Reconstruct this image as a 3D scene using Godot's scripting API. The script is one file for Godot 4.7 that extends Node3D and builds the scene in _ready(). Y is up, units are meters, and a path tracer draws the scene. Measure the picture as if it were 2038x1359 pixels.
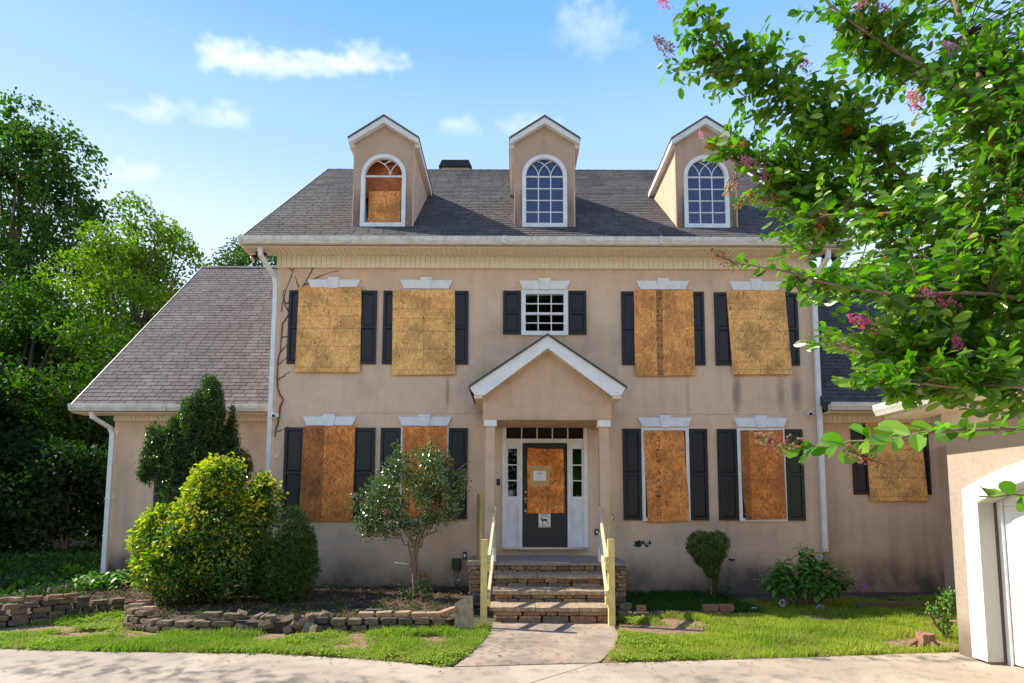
extends Node3D

# ------------------------------------------------------------------ mesh builder
class Mb:
	var v := PackedVector3Array()
	var n := PackedVector3Array()
	var uv := PackedVector2Array()
	var c := PackedColorArray()
	var col := Color.WHITE
	var mode := 0            # 0: uv in metres by the main axis; 1: uv fitted to rect (x, y); 2: fitted to rect (z, y); 3: fitted to rect (x, z)
	var rect := Rect2(0, 0, 1, 1)

	func uvof(p: Vector3, nn: Vector3) -> Vector2:
		if mode == 1:
			return Vector2((p.x - rect.position.x) / rect.size.x, 1.0 - (p.y - rect.position.y) / rect.size.y)
		if mode == 2:
			return Vector2((p.z - rect.position.x) / rect.size.x, 1.0 - (p.y - rect.position.y) / rect.size.y)
		if mode == 3:
			return Vector2((p.x - rect.position.x) / rect.size.x, (p.z - rect.position.y) / rect.size.y)
		var a := nn.abs()
		if a.x > a.y and a.x > a.z:
			return Vector2(p.z, -p.y)
		if a.y > a.z:
			return Vector2(p.x, p.z)
		return Vector2(p.x, -p.y)

	func tri(a: Vector3, b: Vector3, d: Vector3) -> void:
		var nn := (d - a).cross(b - a).normalized()
		for p in [a, b, d]:
			v.append(p); n.append(nn); uv.append(uvof(p, nn)); c.append(col)

	func stri(a: Vector3, b: Vector3, d: Vector3, na: Vector3, nb: Vector3, nd: Vector3, ua := Vector2.ZERO, ub := Vector2.ZERO, ud := Vector2.ZERO) -> void:
		v.append(a); v.append(b); v.append(d)
		n.append(na); n.append(nb); n.append(nd)
		uv.append(ua); uv.append(ub); uv.append(ud)
		c.append(col); c.append(col); c.append(col)

	func quad(a: Vector3, b: Vector3, d: Vector3, e: Vector3) -> void:   # clockwise seen from the front
		tri(a, b, d); tri(a, d, e)

	func hexa(p: Array) -> void:   # 8 corners: bottom 0-3 (counted -x-z, +x-z, +x+z, -x+z), top 4-7
		quad(p[4], p[5], p[6], p[7])
		quad(p[3], p[2], p[1], p[0])
		quad(p[7], p[6], p[2], p[3])
		quad(p[5], p[4], p[0], p[1])
		quad(p[4], p[7], p[3], p[0])
		quad(p[6], p[5], p[1], p[2])

	func box(a: Vector3, b: Vector3) -> void:
		hexa([Vector3(a.x, a.y, a.z), Vector3(b.x, a.y, a.z), Vector3(b.x, a.y, b.z), Vector3(a.x, a.y, b.z),
			Vector3(a.x, b.y, a.z), Vector3(b.x, b.y, a.z), Vector3(b.x, b.y, b.z), Vector3(a.x, b.y, b.z)])

	func xbox(t: Transform3D, s: Vector3) -> void:   # a box of size s about t's origin
		var p := []
		for y in [-0.5, 0.5]:
			for q in [[-0.5, -0.5], [0.5, -0.5], [0.5, 0.5], [-0.5, 0.5]]:
				p.append(t * Vector3(q[0] * s.x, y * s.y, q[1] * s.z))
		hexa(p)

	func bar(a: Vector3, b: Vector3, w: float, h: float, up := Vector3.UP) -> void:   # a bar from a to b, w wide, h high
		var z := (b - a).normalized()
		var x := up.cross(z).normalized()
		xbox(Transform3D(Basis(x, z.cross(x), z), (a + b) / 2), Vector3(w, h, a.distance_to(b)))

	func prism(poly: PackedVector2Array, o: Vector3, ex: Vector3, ey: Vector3, ez: Vector3) -> void:   # poly in (ex, ey), front face at o, back face at o - ez
		var q := poly
		if Geometry2D.is_polygon_clockwise(q):
			q = q.duplicate(); q.reverse()
		var t := Geometry2D.triangulate_polygon(q)
		var hand := ex.cross(ey).dot(ez) > 0
		for i in range(0, t.size(), 3):
			var a: Vector2 = q[t[i]]
			var b: Vector2 = q[t[i + 1]]
			var d: Vector2 = q[t[i + 2]]
			if ((b - a).cross(d - a) > 0) == hand:
				var k := b; b = d; d = k
			var pa: Vector3 = o + ex * a.x + ey * a.y
			var pb: Vector3 = o + ex * b.x + ey * b.y
			var pd: Vector3 = o + ex * d.x + ey * d.y
			tri(pa, pb, pd)
			tri(pa - ez, pd - ez, pb - ez)
		for i in q.size():
			var a: Vector2 = q[i]
			var b: Vector2 = q[(i + 1) % q.size()]
			var pa: Vector3 = o + ex * a.x + ey * a.y
			var pb: Vector3 = o + ex * b.x + ey * b.y
			if hand:
				quad(pa, pb, pb - ez, pa - ez)
			else:
				quad(pb, pa, pa - ez, pb - ez)

	func tube(pts: Array, radii: Array, sides := 8) -> void:
		var rings := []
		var x := Vector3.ZERO
		for i in pts.size():
			var z: Vector3 = ((pts[mini(i + 1, pts.size() - 1)] as Vector3) - (pts[maxi(i - 1, 0)] as Vector3)).normalized()
			if x == Vector3.ZERO:
				x = z.cross(Vector3(0.3, 0.1, 0.95) if absf(z.z) < 0.9 else Vector3.UP).normalized()
			x = (x - z * x.dot(z)).normalized()
			var y := z.cross(x)
			var ring := []
			for k in sides:
				var a := TAU * k / sides
				ring.append(x * cos(a) + y * sin(a))
			rings.append(ring)
		var along := 0.0
		for i in pts.size() - 1:
			var p: Vector3 = pts[i]
			var q: Vector3 = pts[i + 1]
			var step := p.distance_to(q)
			for k in sides:
				var k2 := (k + 1) % sides
				var n0: Vector3 = rings[i][k]
				var n1: Vector3 = rings[i][k2]
				var n2: Vector3 = rings[i + 1][k2]
				var n3: Vector3 = rings[i + 1][k]
				var r0: float = radii[i]
				var r1: float = radii[i + 1]
				var u0 := Vector2(float(k) / sides, along)
				var u1 := Vector2(float(k + 1) / sides, along)
				var u2 := Vector2(float(k + 1) / sides, along + step)
				var u3 := Vector2(float(k) / sides, along + step)
				stri(p + n0 * r0, q + n2 * r1, p + n1 * r0, n0, n2, n1, u0, u2, u1)
				stri(p + n0 * r0, q + n3 * r1, q + n2 * r1, n0, n3, n2, u0, u3, u2)
			along += step
		for e in [[0, 1], [pts.size() - 1, -1]]:
			var p: Vector3 = pts[e[0]]
			for k in range(1, sides - 1):
				var a: Vector3 = p + (rings[e[0]][0] as Vector3) * radii[e[0]]
				var b: Vector3 = p + (rings[e[0]][k] as Vector3) * radii[e[0]]
				var d: Vector3 = p + (rings[e[0]][k + 1] as Vector3) * radii[e[0]]
				if e[1] > 0:
					tri(a, b, d)
				else:
					tri(a, d, b)

	func mesh() -> ArrayMesh:
		var arr := []
		arr.resize(Mesh.ARRAY_MAX)
		arr[Mesh.ARRAY_VERTEX] = v
		arr[Mesh.ARRAY_NORMAL] = n
		arr[Mesh.ARRAY_TEX_UV] = uv
		arr[Mesh.ARRAY_COLOR] = c
		var m := ArrayMesh.new()
		m.add_surface_from_arrays(Mesh.PRIMITIVE_TRIANGLES, arr)
		return m

var rng := RandomNumberGenerator.new()
var M := {}
var taken := {}

# ------------------------------------------------------------------ scene tree helpers
func numbered(parent: Node, called: String) -> String:
	var key := str(parent.get_instance_id()) + called
	taken[key] = int(taken.get(key, -1)) + 1
	return called if taken[key] == 0 else "%s_%03d" % [called, taken[key]]

func part(parent: Node, called: String, shape, mat: Material, at := Transform3D()) -> MeshInstance3D:
	var o := MeshInstance3D.new()
	o.name = numbered(parent, called)
	o.mesh = shape.mesh() if shape is Mb else shape
	o.material_override = mat
	o.transform = at
	parent.add_child(o, true)
	return o

func tag(o: Node, label: String, category: String, group := "") -> void:
	o.set_meta("label", label)
	o.set_meta("category", category)
	if group:
		o.set_meta("group", group)

func thing(called: String, label: String, category: String, at := Vector3.ZERO, group := "") -> Node3D:
	var o := Node3D.new()
	o.name = numbered(self, called)
	o.position = at
	add_child(o, true)
	tag(o, label, category, group)
	return o

func struct(called: String, shape, mat: Material) -> MeshInstance3D:
	var o := part(self, called, shape, mat)
	o.set_meta("kind", "structure")
	return o

func holder(parent: Node, called: String) -> Node3D:   # a part that is only its sub-parts
	var o := Node3D.new()
	o.name = numbered(parent, called)
	parent.add_child(o, true)
	return o

func scatter(parent: Node, called: String, mesh: Mesh, mat: Material, xfs: Array, cols: Array) -> MultiMeshInstance3D:
	var mm := MultiMesh.new()
	mm.transform_format = MultiMesh.TRANSFORM_3D
	mm.use_colors = true
	mm.mesh = mesh
	mm.instance_count = xfs.size()
	var off: Vector3 = parent.position if parent != self else Vector3.ZERO     # copies are given in the world
	for i in xfs.size():
		mm.set_instance_transform(i, Transform3D(xfs[i].basis, xfs[i].origin - off))
		mm.set_instance_color(i, cols[i])
	var o := MultiMeshInstance3D.new()
	o.name = numbered(parent, called)
	o.multimesh = mm
	o.material_override = mat
	o.set_meta("kind", "stuff")
	parent.add_child(o, true)
	return o

# ------------------------------------------------------------------ textures and materials
func srgb(r: float, g: float, b: float) -> Color:   # a base colour given in linear values
	return Color(r, g, b).linear_to_srgb()

func noise_bytes(w: int, h: int, freq: float, seed_: int, octaves := 4, seamless := true) -> PackedByteArray:
	var f := FastNoiseLite.new()
	f.seed = seed_
	f.frequency = freq
	f.fractal_octaves = octaves
	var im: Image = f.get_seamless_image(w, h) if seamless else f.get_image(w, h)
	im.convert(Image.FORMAT_L8)
	return im.get_data()

func tex(w: int, h: int, bytes: PackedByteArray) -> ImageTexture:
	return ImageTexture.create_from_image(Image.create_from_data(w, h, false, Image.FORMAT_RGB8, bytes))

func blend_tex(size: int, a: Color, b: Color, d: Color, f1: float, f2: float, seed_: int) -> ImageTexture:
	# two tones mixed by a broad pattern, a third by a fine one; colours are linear
	var n1 := noise_bytes(size, size, f1, seed_, 5)
	var n2 := noise_bytes(size, size, f2, seed_ + 7, 3)
	var out := PackedByteArray()
	out.resize(size * size * 3)
	var lut := PackedByteArray()
	lut.resize(32 * 32 * 3)
	for i in 32:
		for j in 32:
			var k := a.lerp(b, smoothstep(0.2, 0.8, i / 31.0)).lerp(d, smoothstep(0.45, 1.0, j / 31.0) * 0.8).linear_to_srgb()
			var q := (i * 32 + j) * 3
			lut[q] = k.r8; lut[q + 1] = k.g8; lut[q + 2] = k.b8
	for p in size * size:
		var q := ((n1[p] >> 3) * 32 + (n2[p] >> 3)) * 3
		out[p * 3] = lut[q]; out[p * 3 + 1] = lut[q + 1]; out[p * 3 + 2] = lut[q + 2]
	return tex(size, size, out)

func bump_tex(size: int, f: float, seed_: int, octaves := 4) -> ImageTexture:
	var n1 := noise_bytes(size, size, f, seed_, octaves)
	return ImageTexture.create_from_image(Image.create_from_data(size, size, false, Image.FORMAT_L8, n1))

func mat(color: Color, rough := 0.8, t: Texture2D = null, per_m := 0.0, bump: Texture2D = null, depth := 0.0) -> StandardMaterial3D:
	# color is linear; per_m > 0: triplanar in the world, so many repeats per metre; else by uv
	var m := StandardMaterial3D.new()
	m.albedo_color = color.linear_to_srgb()
	m.roughness = rough
	m.vertex_color_use_as_albedo = true
	if t:
		m.albedo_texture = t
	if per_m > 0:
		m.uv1_triplanar = true
		m.uv1_world_triplanar = true
		m.uv1_scale = Vector3.ONE * per_m
	if bump:
		m.heightmap_enabled = true
		m.heightmap_texture = bump
		m.heightmap_scale = depth
	return m

func leaf_mat(through: Color, rough := 0.4, gloss := 0.5) -> StandardMaterial3D:
	var m := StandardMaterial3D.new()
	m.vertex_color_use_as_albedo = true
	m.roughness = rough
	m.metallic_specular = gloss
	m.backlight_enabled = true
	m.backlight = through
	m.cull_mode = BaseMaterial3D.CULL_DISABLED
	return m

# stucco wall print: base colour with grime. stains: [x, y, half width, half height, strength, tint]
func wall_tex(w: int, h: int, r: Rect2, seed_: int, foot: float, stains: Array, base := Color(0.715, 0.512, 0.358)) -> ImageTexture:
	var broad := noise_bytes(w, h, 0.008, seed_, 4, false)
	var fine := noise_bytes(w, h, 0.25, seed_ + 3, 2, false)
	var mid := noise_bytes(w, h, 0.03, seed_ + 9, 4, false)
	var runs := noise_bytes(w, maxi(h / 12, 8), 0.03, seed_ + 5, 4, false)
	var rh := maxi(h / 12, 8)
	var dirt := PackedFloat32Array()
	dirt.resize(w * h)
	var warm := PackedFloat32Array()
	warm.resize(w * h)
	for j in h:
		var y := r.end.y - (j + 0.5) / h * r.size.y
		var low := 1.0 - smoothstep(0.0, foot, y)
		for i in w:
			var p := j * w + i
			var b := broad[p] / 255.0
			var s := runs[mini(j / 12, rh - 1) * w + i] / 255.0
			dirt[p] = 0.10 * smoothstep(0.4, 0.9, b) + 0.08 * smoothstep(0.45, 0.85, s) + 0.06 * smoothstep(0.45, 0.8, mid[p] / 255.0) + low * (0.20 + 0.55 * b + 0.25 * mid[p] / 255.0) * 1.05
			warm[p] = low * b * 0.9
	for st in stains:
		var cx: float = (st[0] - r.position.x) / r.size.x * w
		var cy: float = (r.end.y - st[1]) / r.size.y * h
		var rx: float = st[2] / r.size.x * w
		var ry: float = st[3] / r.size.y * h
		for j in range(maxi(0, int(cy - ry)), mini(h, int(cy + ry) + 1)):
			for i in range(maxi(0, int(cx - rx)), mini(w, int(cx + rx) + 1)):
				var d := Vector2((i - cx) / rx, (j - cy) / ry).length()
				var p := j * w + i
				if d < 1.0:
					dirt[p] += st[4] * (1.0 - d * d) * (0.6 + 0.5 * runs[mini(j / 12, rh - 1) * w + i] / 255.0)
	var out := PackedByteArray()
	out.resize(w * h * 3)
	var grime := Color(0.085, 0.075, 0.066)
	var earth := Color(0.30, 0.16, 0.085)
	for p in w * h:
		var k := base.lerp(earth, clampf(warm[p], 0, 0.7)).lerp(grime, clampf(dirt[p], 0.0, 0.9))
		var f := 0.88 + 0.24 * fine[p] / 255.0
		k = Color(k.r * f, k.g * f, k.b * f).linear_to_srgb()
		out[p * 3] = k.r8; out[p * 3 + 1] = k.g8; out[p * 3 + 2] = k.b8
	return tex(w, h, out)

# oriented strand board: thousands of overlapping wood flakes; marks: Callable-free list of print, each ["grid"], ["column", u], ["seam", u]
func osb_tex(w: int, h: int, dark: Color, light: Color, seed_: int, per_m: float, marks: Array) -> ImageTexture:
	rng.seed = seed_
	var out := PackedByteArray()
	out.resize(w * h * 3)
	var k0 := dark.lerp(light, 0.5).linear_to_srgb()
	for p in w * h:
		out[p * 3] = k0.r8; out[p * 3 + 1] = k0.g8; out[p * 3 + 2] = k0.b8
	var count := int(w * h / (per_m * per_m) * 1500)
	for s in count:
		var k := dark.lerp(light, clampf(rng.randfn(0.5, 0.26), 0, 1))
		if rng.randf() < 0.025:
			k = Color(k.r * 0.5, k.g * 0.45, k.b * 0.4)
		k = k.linear_to_srgb()
		var ang := rng.randfn(PI / 2, 0.75)
		var d := Vector2(cos(ang), sin(ang))
		var e := Vector2(-d.y, d.x)
		var len := rng.randf_range(0.04, 0.15) * per_m
		var wid := rng.randf_range(0.009, 0.032) * per_m
		var c := Vector2(rng.randf() * w, rng.randf() * h)
		var grain := rng.randf_range(0.9, 1.08)
		var a := -len / 2
		while a < len / 2:
			var half := wid / 2 * (1.0 - 0.5 * pow(absf(a) / (len / 2), 4))
			var b := -half
			while b < half:
				var q := c + d * a + e * b
				var x := int(q.x)
				var y := int(q.y)
				if x >= 0 and y >= 0 and x < w and y < h:
					var p := (y * w + x) * 3
					var g := grain * (0.88 if b + 1.0 >= half else 1.0)
					out[p] = mini(255, int(k.r8 * g)); out[p + 1] = mini(255, int(k.g8 * g)); out[p + 2] = mini(255, int(k.b8 * g))
				b += 0.9
			a += 0.9
	var wet := noise_bytes(w, h, 0.005, seed_ + 1, 3, false)      # weathering
	for p in w * h:
		var f := 1.06 - 0.18 * smoothstep(0.2, 0.9, wet[p] / 255.0)
		out[p * 3] = mini(255, int(out[p * 3] * f)); out[p * 3 + 1] = mini(255, int(out[p * 3 + 1] * f * 0.99)); out[p * 3 + 2] = mini(255, int(out[p * 3 + 2] * f * 0.98))
	for m in marks:
		if m[0] == "grid":
			for v in [0.23, 0.345, 0.49, 0.7, 0.94]:
				_ink(out, w, h, 0, int(v * h), w, 2, 0.55, 0.9)
			for u in [0.5]:
				_ink(out, w, h, int(u * w), 0, 2, h, 0.66, 0.7)
			_ink(out, w, h, int(0.34 * w), int(0.3 * h), 1, int(0.12 * h), 0.7, 0.6)
		if m[0] == "column":
			var x0 := int(m[1] * w)
			var cw := int(0.105 * w)
			var y := int(m[2] * h)
			var end := int(m[3] * h)
			if m[4] > 0:
				_ink(out, w, h, x0, y, cw, end - y, 0.8, 1.0)
			while y < end:
				var bh := rng.randi_range(int(0.012 * h), int(0.04 * h))
				var kind := rng.randi_range(0, 4)
				if kind == 0:   # a framed block
					_ink(out, w, h, x0, y, cw, 2, 0.3, 1.0); _ink(out, w, h, x0, y + bh, cw, 2, 0.3, 1.0)
					_ink(out, w, h, x0, y, 2, bh, 0.3, 1.0); _ink(out, w, h, x0 + cw - 2, y, 2, bh, 0.3, 1.0)
					for t in 5:
						_ink(out, w, h, x0 + 4 + rng.randi_range(0, cw - 12), y + 3 + rng.randi_range(0, maxi(1, bh - 6)), rng.randi_range(2, 5), 2, 0.3, 1.0)
				elif kind == 1:   # a bold line of strokes
					for t in 7:
						_ink(out, w, h, x0 + rng.randi_range(0, cw - 4), y, 3, bh, 0.35, 0.9)
				else:
					var x := x0 + 2
					while x < x0 + cw - 4:
						var s := rng.randi_range(2, 6)
						if rng.randf() < 0.75:
							_ink(out, w, h, x, y + rng.randi_range(0, 3), s, maxi(2, bh - 5), 0.4, 0.8)
						x += s + 2
				y += bh + rng.randi_range(3, int(m[5] * h))
		if m[0] == "seam":
			_ink(out, w, h, int(m[1] * w), 0, 2, h, 0.35, 0.9)
		if m[0] == "knot":
			for t in 14:
				_ink(out, w, h, int(m[1] * w) + rng.randi_range(-3, 3), int(m[2] * h) + rng.randi_range(-4, 4), 3, 3, 0.4, 0.9)
		if m[0] == "half":   # a darker weathered side
			_ink(out, w, h, 0, 0, int(m[1] * w), h, 0.78, 1.0)
	return tex(w, h, out)

func _ink(out: PackedByteArray, w: int, h: int, x0: int, y0: int, ww: int, hh: int, f: float, cover: float) -> void:
	for y in range(maxi(0, y0), mini(h, y0 + hh)):
		for x in range(maxi(0, x0), mini(w, x0 + ww)):
			if cover >= 1.0 or rng.randf() < cover:
				var p := (y * w + x) * 3
				out[p] = int(out[p] * f); out[p + 1] = int(out[p + 1] * f); out[p + 2] = int(out[p + 2] * f)

# ------------------------------------------------------------------ sky
func sky_tex() -> ImageTexture:
	var w := 2048
	var h := 1024
	var f := PackedFloat32Array()
	f.resize(w * h * 3)
	var stops := [[0.0, Color(0.93, 0.97, 1.0)], [12.0, Color(0.85, 0.92, 1.0)], [22.0, Color(0.68, 0.81, 1.0)], [32.0, Color(0.39, 0.60, 0.97)], [43.0, Color(0.185, 0.43, 0.89)], [60.0, Color(0.075, 0.30, 0.76)], [90.0, Color(0.05, 0.22, 0.62)]]
	var ground := Color(0.30, 0.29, 0.26)
	for j in h:
		var el := (0.5 - (j + 0.5) / h) * 180.0
		var k := ground
		if el >= 0:
			for s in stops.size() - 1:
				if el >= stops[s][0] and el <= stops[s + 1][0]:
					k = (stops[s][1] as Color).lerp(stops[s + 1][1], smoothstep(0.0, 1.0, (el - stops[s][0]) / (stops[s + 1][0] - stops[s][0])) * 0.5 + 0.5 * (el - stops[s][0]) / (stops[s + 1][0] - stops[s][0]))
		for i in w:
			var q := (j * w + i) * 3
			f[q] = k.r * 0.64; f[q + 1] = k.g * 0.655; f[q + 2] = k.b * 0.66
	# thin fair-weather clouds, the same all round: azimuth, elevation, half width, half height (degrees), strength
	var wisps := [[-21.4, 37.2, 8.5, 1.1, 0.85], [-27.5, 36.5, 3.2, 1.3, 0.7], [-15.5, 38.6, 3.6, 1.2, 0.6], [8.5, 41.3, 3.6, 2.2, 0.38], [-33.2, 31.2, 2.8, 1.0, 0.5], [-27.8, 32.3, 2.6, 1.1, 0.5], [-34.8, 26.5, 2.4, 0.9, 0.45], [-5.8, 34.8, 2.2, 0.9, 0.4], [1.5, 34.8, 3.2, 1.2, 0.4], [-29.5, 41.5, 2.0, 1.0, 0.3], [20.0, 31.0, 3.5, 1.0, 0.3]]
	rng.seed = 77
	for t in 44:
		var az := rng.randf_range(46.0, 314.0)
		wisps.append([az, rng.randf_range(22.0, 56.0), rng.randf_range(2.5, 9.0), rng.randf_range(0.9, 2.2), rng.randf_range(0.3, 0.8)])
	var nz := noise_bytes(512, 512, 0.018, 5, 5)
	for s in wisps:
		var cx: float = s[0] / 360.0 * w
		var cy: float = (0.5 - s[1] / 180.0) * h
		var rx: float = s[2] / cos(deg_to_rad(s[1])) / 360.0 * w
		var ry: float = s[3] / 180.0 * h
		var slope: float = clampf(-s[0], -45.0, 45.0) * 0.0085 if absf(s[0]) < 46.0 else 0.0      # streaks lie level along the horizon's circle of sight
		for j in range(int(cy - ry * 1.8 - rx * absf(slope) * 1.4), int(cy + ry * 1.8 + rx * absf(slope) * 1.4)):
			for i in range(int(cx - rx * 1.4), int(cx + rx * 1.4)):
				var n: float = nz[((j * 5) & 511) * 512 + ((i * 2) & 511)] / 255.0
				var n2: float = nz[((j * 9 + 100) & 511) * 512 + ((i * 5 + 200) & 511)] / 255.0
				var dx := (i - cx) / rx + (n - 0.5) * 0.9
				var dy := (j - cy + slope * (i - cx)) / ry + (n2 - 0.5) * 0.7 + (n - 0.5) * 0.5
				var d := 1.0 - dx * dx - dy * dy
				if d > 0:
					var a: float = minf(0.75, pow(d, 1.3) * s[4] * (0.35 + n2 * 0.6) * 1.1)
					var q := (j * w + (i + 2 * w) % w) * 3
					f[q] = lerpf(f[q], 0.66, a); f[q + 1] = lerpf(f[q + 1], 0.68, a); f[q + 2] = lerpf(f[q + 2], 0.70, a)
	return ImageTexture.create_from_image(Image.create_from_data(w, h, false, Image.FORMAT_RGBF, f.to_byte_array()))

func _ready() -> void:
	# ---------------------------------------------------------------- camera
	var cam := Camera3D.new()
	cam.name = "camera"
	cam.near = 0.05
	cam.far = 600.0
	cam.projection = Camera3D.PROJECTION_FRUSTUM
	cam.size = 0.05 * 1359.0 / 1150.0
	cam.frustum_offset = Vector2(0.0, 0.05 * 228.0 / 1150.0)      # a shift lens: 20 mm on full frame, raised
	cam.position = Vector3(0, 1.67, 11.39)
	cam.rotation_degrees = Vector3(5.06, 0, 0.2)
	add_child(cam)
	cam.current = true
	# ---------------------------------------------------------------- sky, sun, exposure
	var env := Environment.new()
	env.background_mode = Environment.BG_SKY
	var sky := Sky.new()
	var sm := PanoramaSkyMaterial.new()
	sm.panorama = sky_tex()
	sky.sky_material = sm
	env.sky = sky
	env.tonemap_mode = Environment.TONE_MAPPER_LINEAR
	env.tonemap_exposure = 2.0
	env.sdfgi_enabled = true
	env.ssao_enabled = true
	env.ssil_enabled = true
	var we := WorldEnvironment.new()
	we.name = "world_environment"
	we.environment = env
	add_child(we)
	var sun := DirectionalLight3D.new()
	sun.name = "sun"
	sun.light_color = Color(1.0, 0.965, 0.90)
	sun.light_energy = 1.3
	sun.light_angular_distance = 0.5
	sun.shadow_enabled = true
	sun.basis = Basis.looking_at(Vector3(1.0, -1.0, 0.25))
	add_child(sun)
	# ---------------------------------------------------------------- the place
	make_materials()
	build_ground()
	build_house()
	build_steps()
	build_garden_walls()
	build_boards()
	build_fixtures()
	build_lawn()
	build_shrubs()
	build_far_trees()
	build_crape()

func make_materials() -> void:
	var fine := bump_tex(256, 0.12, 3, 2)
	M.stucco = mat(Color.WHITE, 0.95, blend_tex(512, Color(0.62, 0.435, 0.305), Color(0.56, 0.39, 0.27), Color(0.59, 0.41, 0.285), 0.012, 0.2, 11), 0.4, fine, 0.15)
	M.fine = fine
	M.grain = bump_tex(1024, 0.42, 4, 3)
	M.trim = mat(Color.WHITE, 0.55, blend_tex(256, Color(0.80, 0.80, 0.79), Color(0.72, 0.715, 0.70), Color(0.76, 0.755, 0.74), 0.02, 0.15, 21), 0.7)
	M.cream = mat(Color.WHITE, 0.5, blend_tex(256, Color(0.88, 0.76, 0.60), Color(0.82, 0.70, 0.53), Color(0.74, 0.60, 0.42), 0.02, 0.1, 22), 0.8)
	M.gutter = mat(Color.WHITE, 0.5, blend_tex(256, Color(0.76, 0.74, 0.67), Color(0.60, 0.57, 0.49), Color(0.42, 0.39, 0.31), 0.02, 0.12, 23), 0.6)
	M.shutter = mat(Color(0.0085, 0.009, 0.012), 0.5, null, 0.0, fine, 0.02)
	M.green_shutter = mat(Color(0.018, 0.030, 0.018), 0.55)
	M.door = mat(Color(0.020, 0.021, 0.024), 0.4)
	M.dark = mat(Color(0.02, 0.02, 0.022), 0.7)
	M.room = mat(Color(0.09, 0.085, 0.08), 0.95)
	M.white = mat(Color(0.82, 0.82, 0.81), 0.5)
	M.black_plastic = mat(Color(0.015, 0.015, 0.017), 0.35)
	M.grey_plastic = mat(Color(0.07, 0.07, 0.07), 0.5)
	M.brass = mat(Color(0.85, 0.62, 0.22), 0.25)
	M.brass.metallic = 0.45
	M.steel = mat(Color(0.6, 0.6, 0.6), 0.3)
	M.steel.metallic = 1.0
	M.glass = StandardMaterial3D.new()
	M.glass.transparency = BaseMaterial3D.TRANSPARENCY_ALPHA
	M.glass.albedo_color = Color(0.05, 0.08, 0.14, 0.03)
	M.glass.roughness = 0.02
	M.sky_tint_glass = M.glass.duplicate()
	M.sky_tint_glass.albedo_color = Color(0.12, 0.25, 0.50, 0.42)  # blue of the reflected sky painted into the pane colour
	M.glass.metallic_specular = 0.7
	var grit := blend_tex(512, Color(0.95, 0.93, 0.93), Color(0.66, 0.64, 0.66), Color(0.8, 0.8, 0.8), 0.01, 0.3, 31)
	M.shingle = mat(Color.WHITE, 0.95, grit, 0.5, fine, 0.3)
	M.roof_deck = mat(Color(0.05, 0.047, 0.047), 0.95)
	var stone := blend_tex(512, Color(1, 1, 1), Color(0.62, 0.60, 0.58), Color(0.45, 0.44, 0.40), 0.02, 0.09, 41)
	M.stone_bump = bump_tex(256, 0.05, 42, 5)
	M.stones = []
	for k in [Color(0.36, 0.235, 0.145), Color(0.28, 0.195, 0.125), Color(0.44, 0.29, 0.165), Color(0.22, 0.165, 0.115), Color(0.38, 0.205, 0.105)]:
		M.stones.append(mat(k, 0.9, stone, 1.6, M.stone_bump, 1.0))
	M.slab = mat(Color(0.46, 0.33, 0.21), 0.9, stone, 0.9, M.stone_bump, 1.0)
	M.grey_stone = mat(Color(0.24, 0.215, 0.195), 0.9, stone, 1.5, M.stone_bump, 1.0)
	M.bricks = []
	for k in [Color(0.40, 0.19, 0.105), Color(0.44, 0.255, 0.14), Color(0.33, 0.165, 0.10), Color(0.47, 0.30, 0.175)]:
		M.bricks.append(mat(k, 0.92, stone, 2.0, M.stone_bump, 0.6))
	M.blocks = []
	for k in [Color(0.15, 0.11, 0.078), Color(0.20, 0.145, 0.092), Color(0.12, 0.096, 0.074), Color(0.24, 0.17, 0.105)]:
		M.blocks.append(mat(k, 0.95, stone, 1.7, M.stone_bump, 1.2))
	var wood := blend_tex(256, Color(0.74, 0.58, 0.22), Color(0.64, 0.48, 0.17), Color(0.52, 0.38, 0.13), 0.02, 0.2, 51)
	M.yellow_wood = mat(Color.WHITE, 0.7, wood, 1.4)
	M.old_wood = mat(Color(0.66, 0.59, 0.36), 0.75, blend_tex(256, Color(1, 1, 1), Color(0.8, 0.8, 0.76), Color(0.6, 0.6, 0.56), 0.03, 0.2, 52), 2.0)
	M.bark = mat(Color(0.20, 0.15, 0.115), 0.95, stone, 2.5, M.stone_bump, 1.0)
	M.smooth_bark = mat(Color(0.30, 0.205, 0.14), 0.8, stone, 3.0)
	M.twig = mat(Color(0.12, 0.06, 0.035), 0.8)
	M.vine = mat(Color(0.13, 0.08, 0.055), 0.9)
	M.soil = mat(Color.WHITE, 1.0, blend_tex(512, Color(0.085, 0.058, 0.042), Color(0.05, 0.036, 0.028), Color(0.14, 0.09, 0.06), 0.03, 0.12, 61), 0.7, M.stone_bump, 3.0)
	M.clay = mat(Color.WHITE, 1.0, blend_tex(512, Color(0.30, 0.165, 0.095), Color(0.20, 0.115, 0.07), Color(0.38, 0.25, 0.16), 0.02, 0.14, 62), 0.6, M.stone_bump, 2.0)
	M.turf = mat(Color.WHITE, 1.0, blend_tex(512, Color(0.05, 0.075, 0.02), Color(0.085, 0.075, 0.035), Color(0.04, 0.05, 0.02), 0.02, 0.14, 63), 0.4, M.stone_bump, 3.0)

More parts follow.
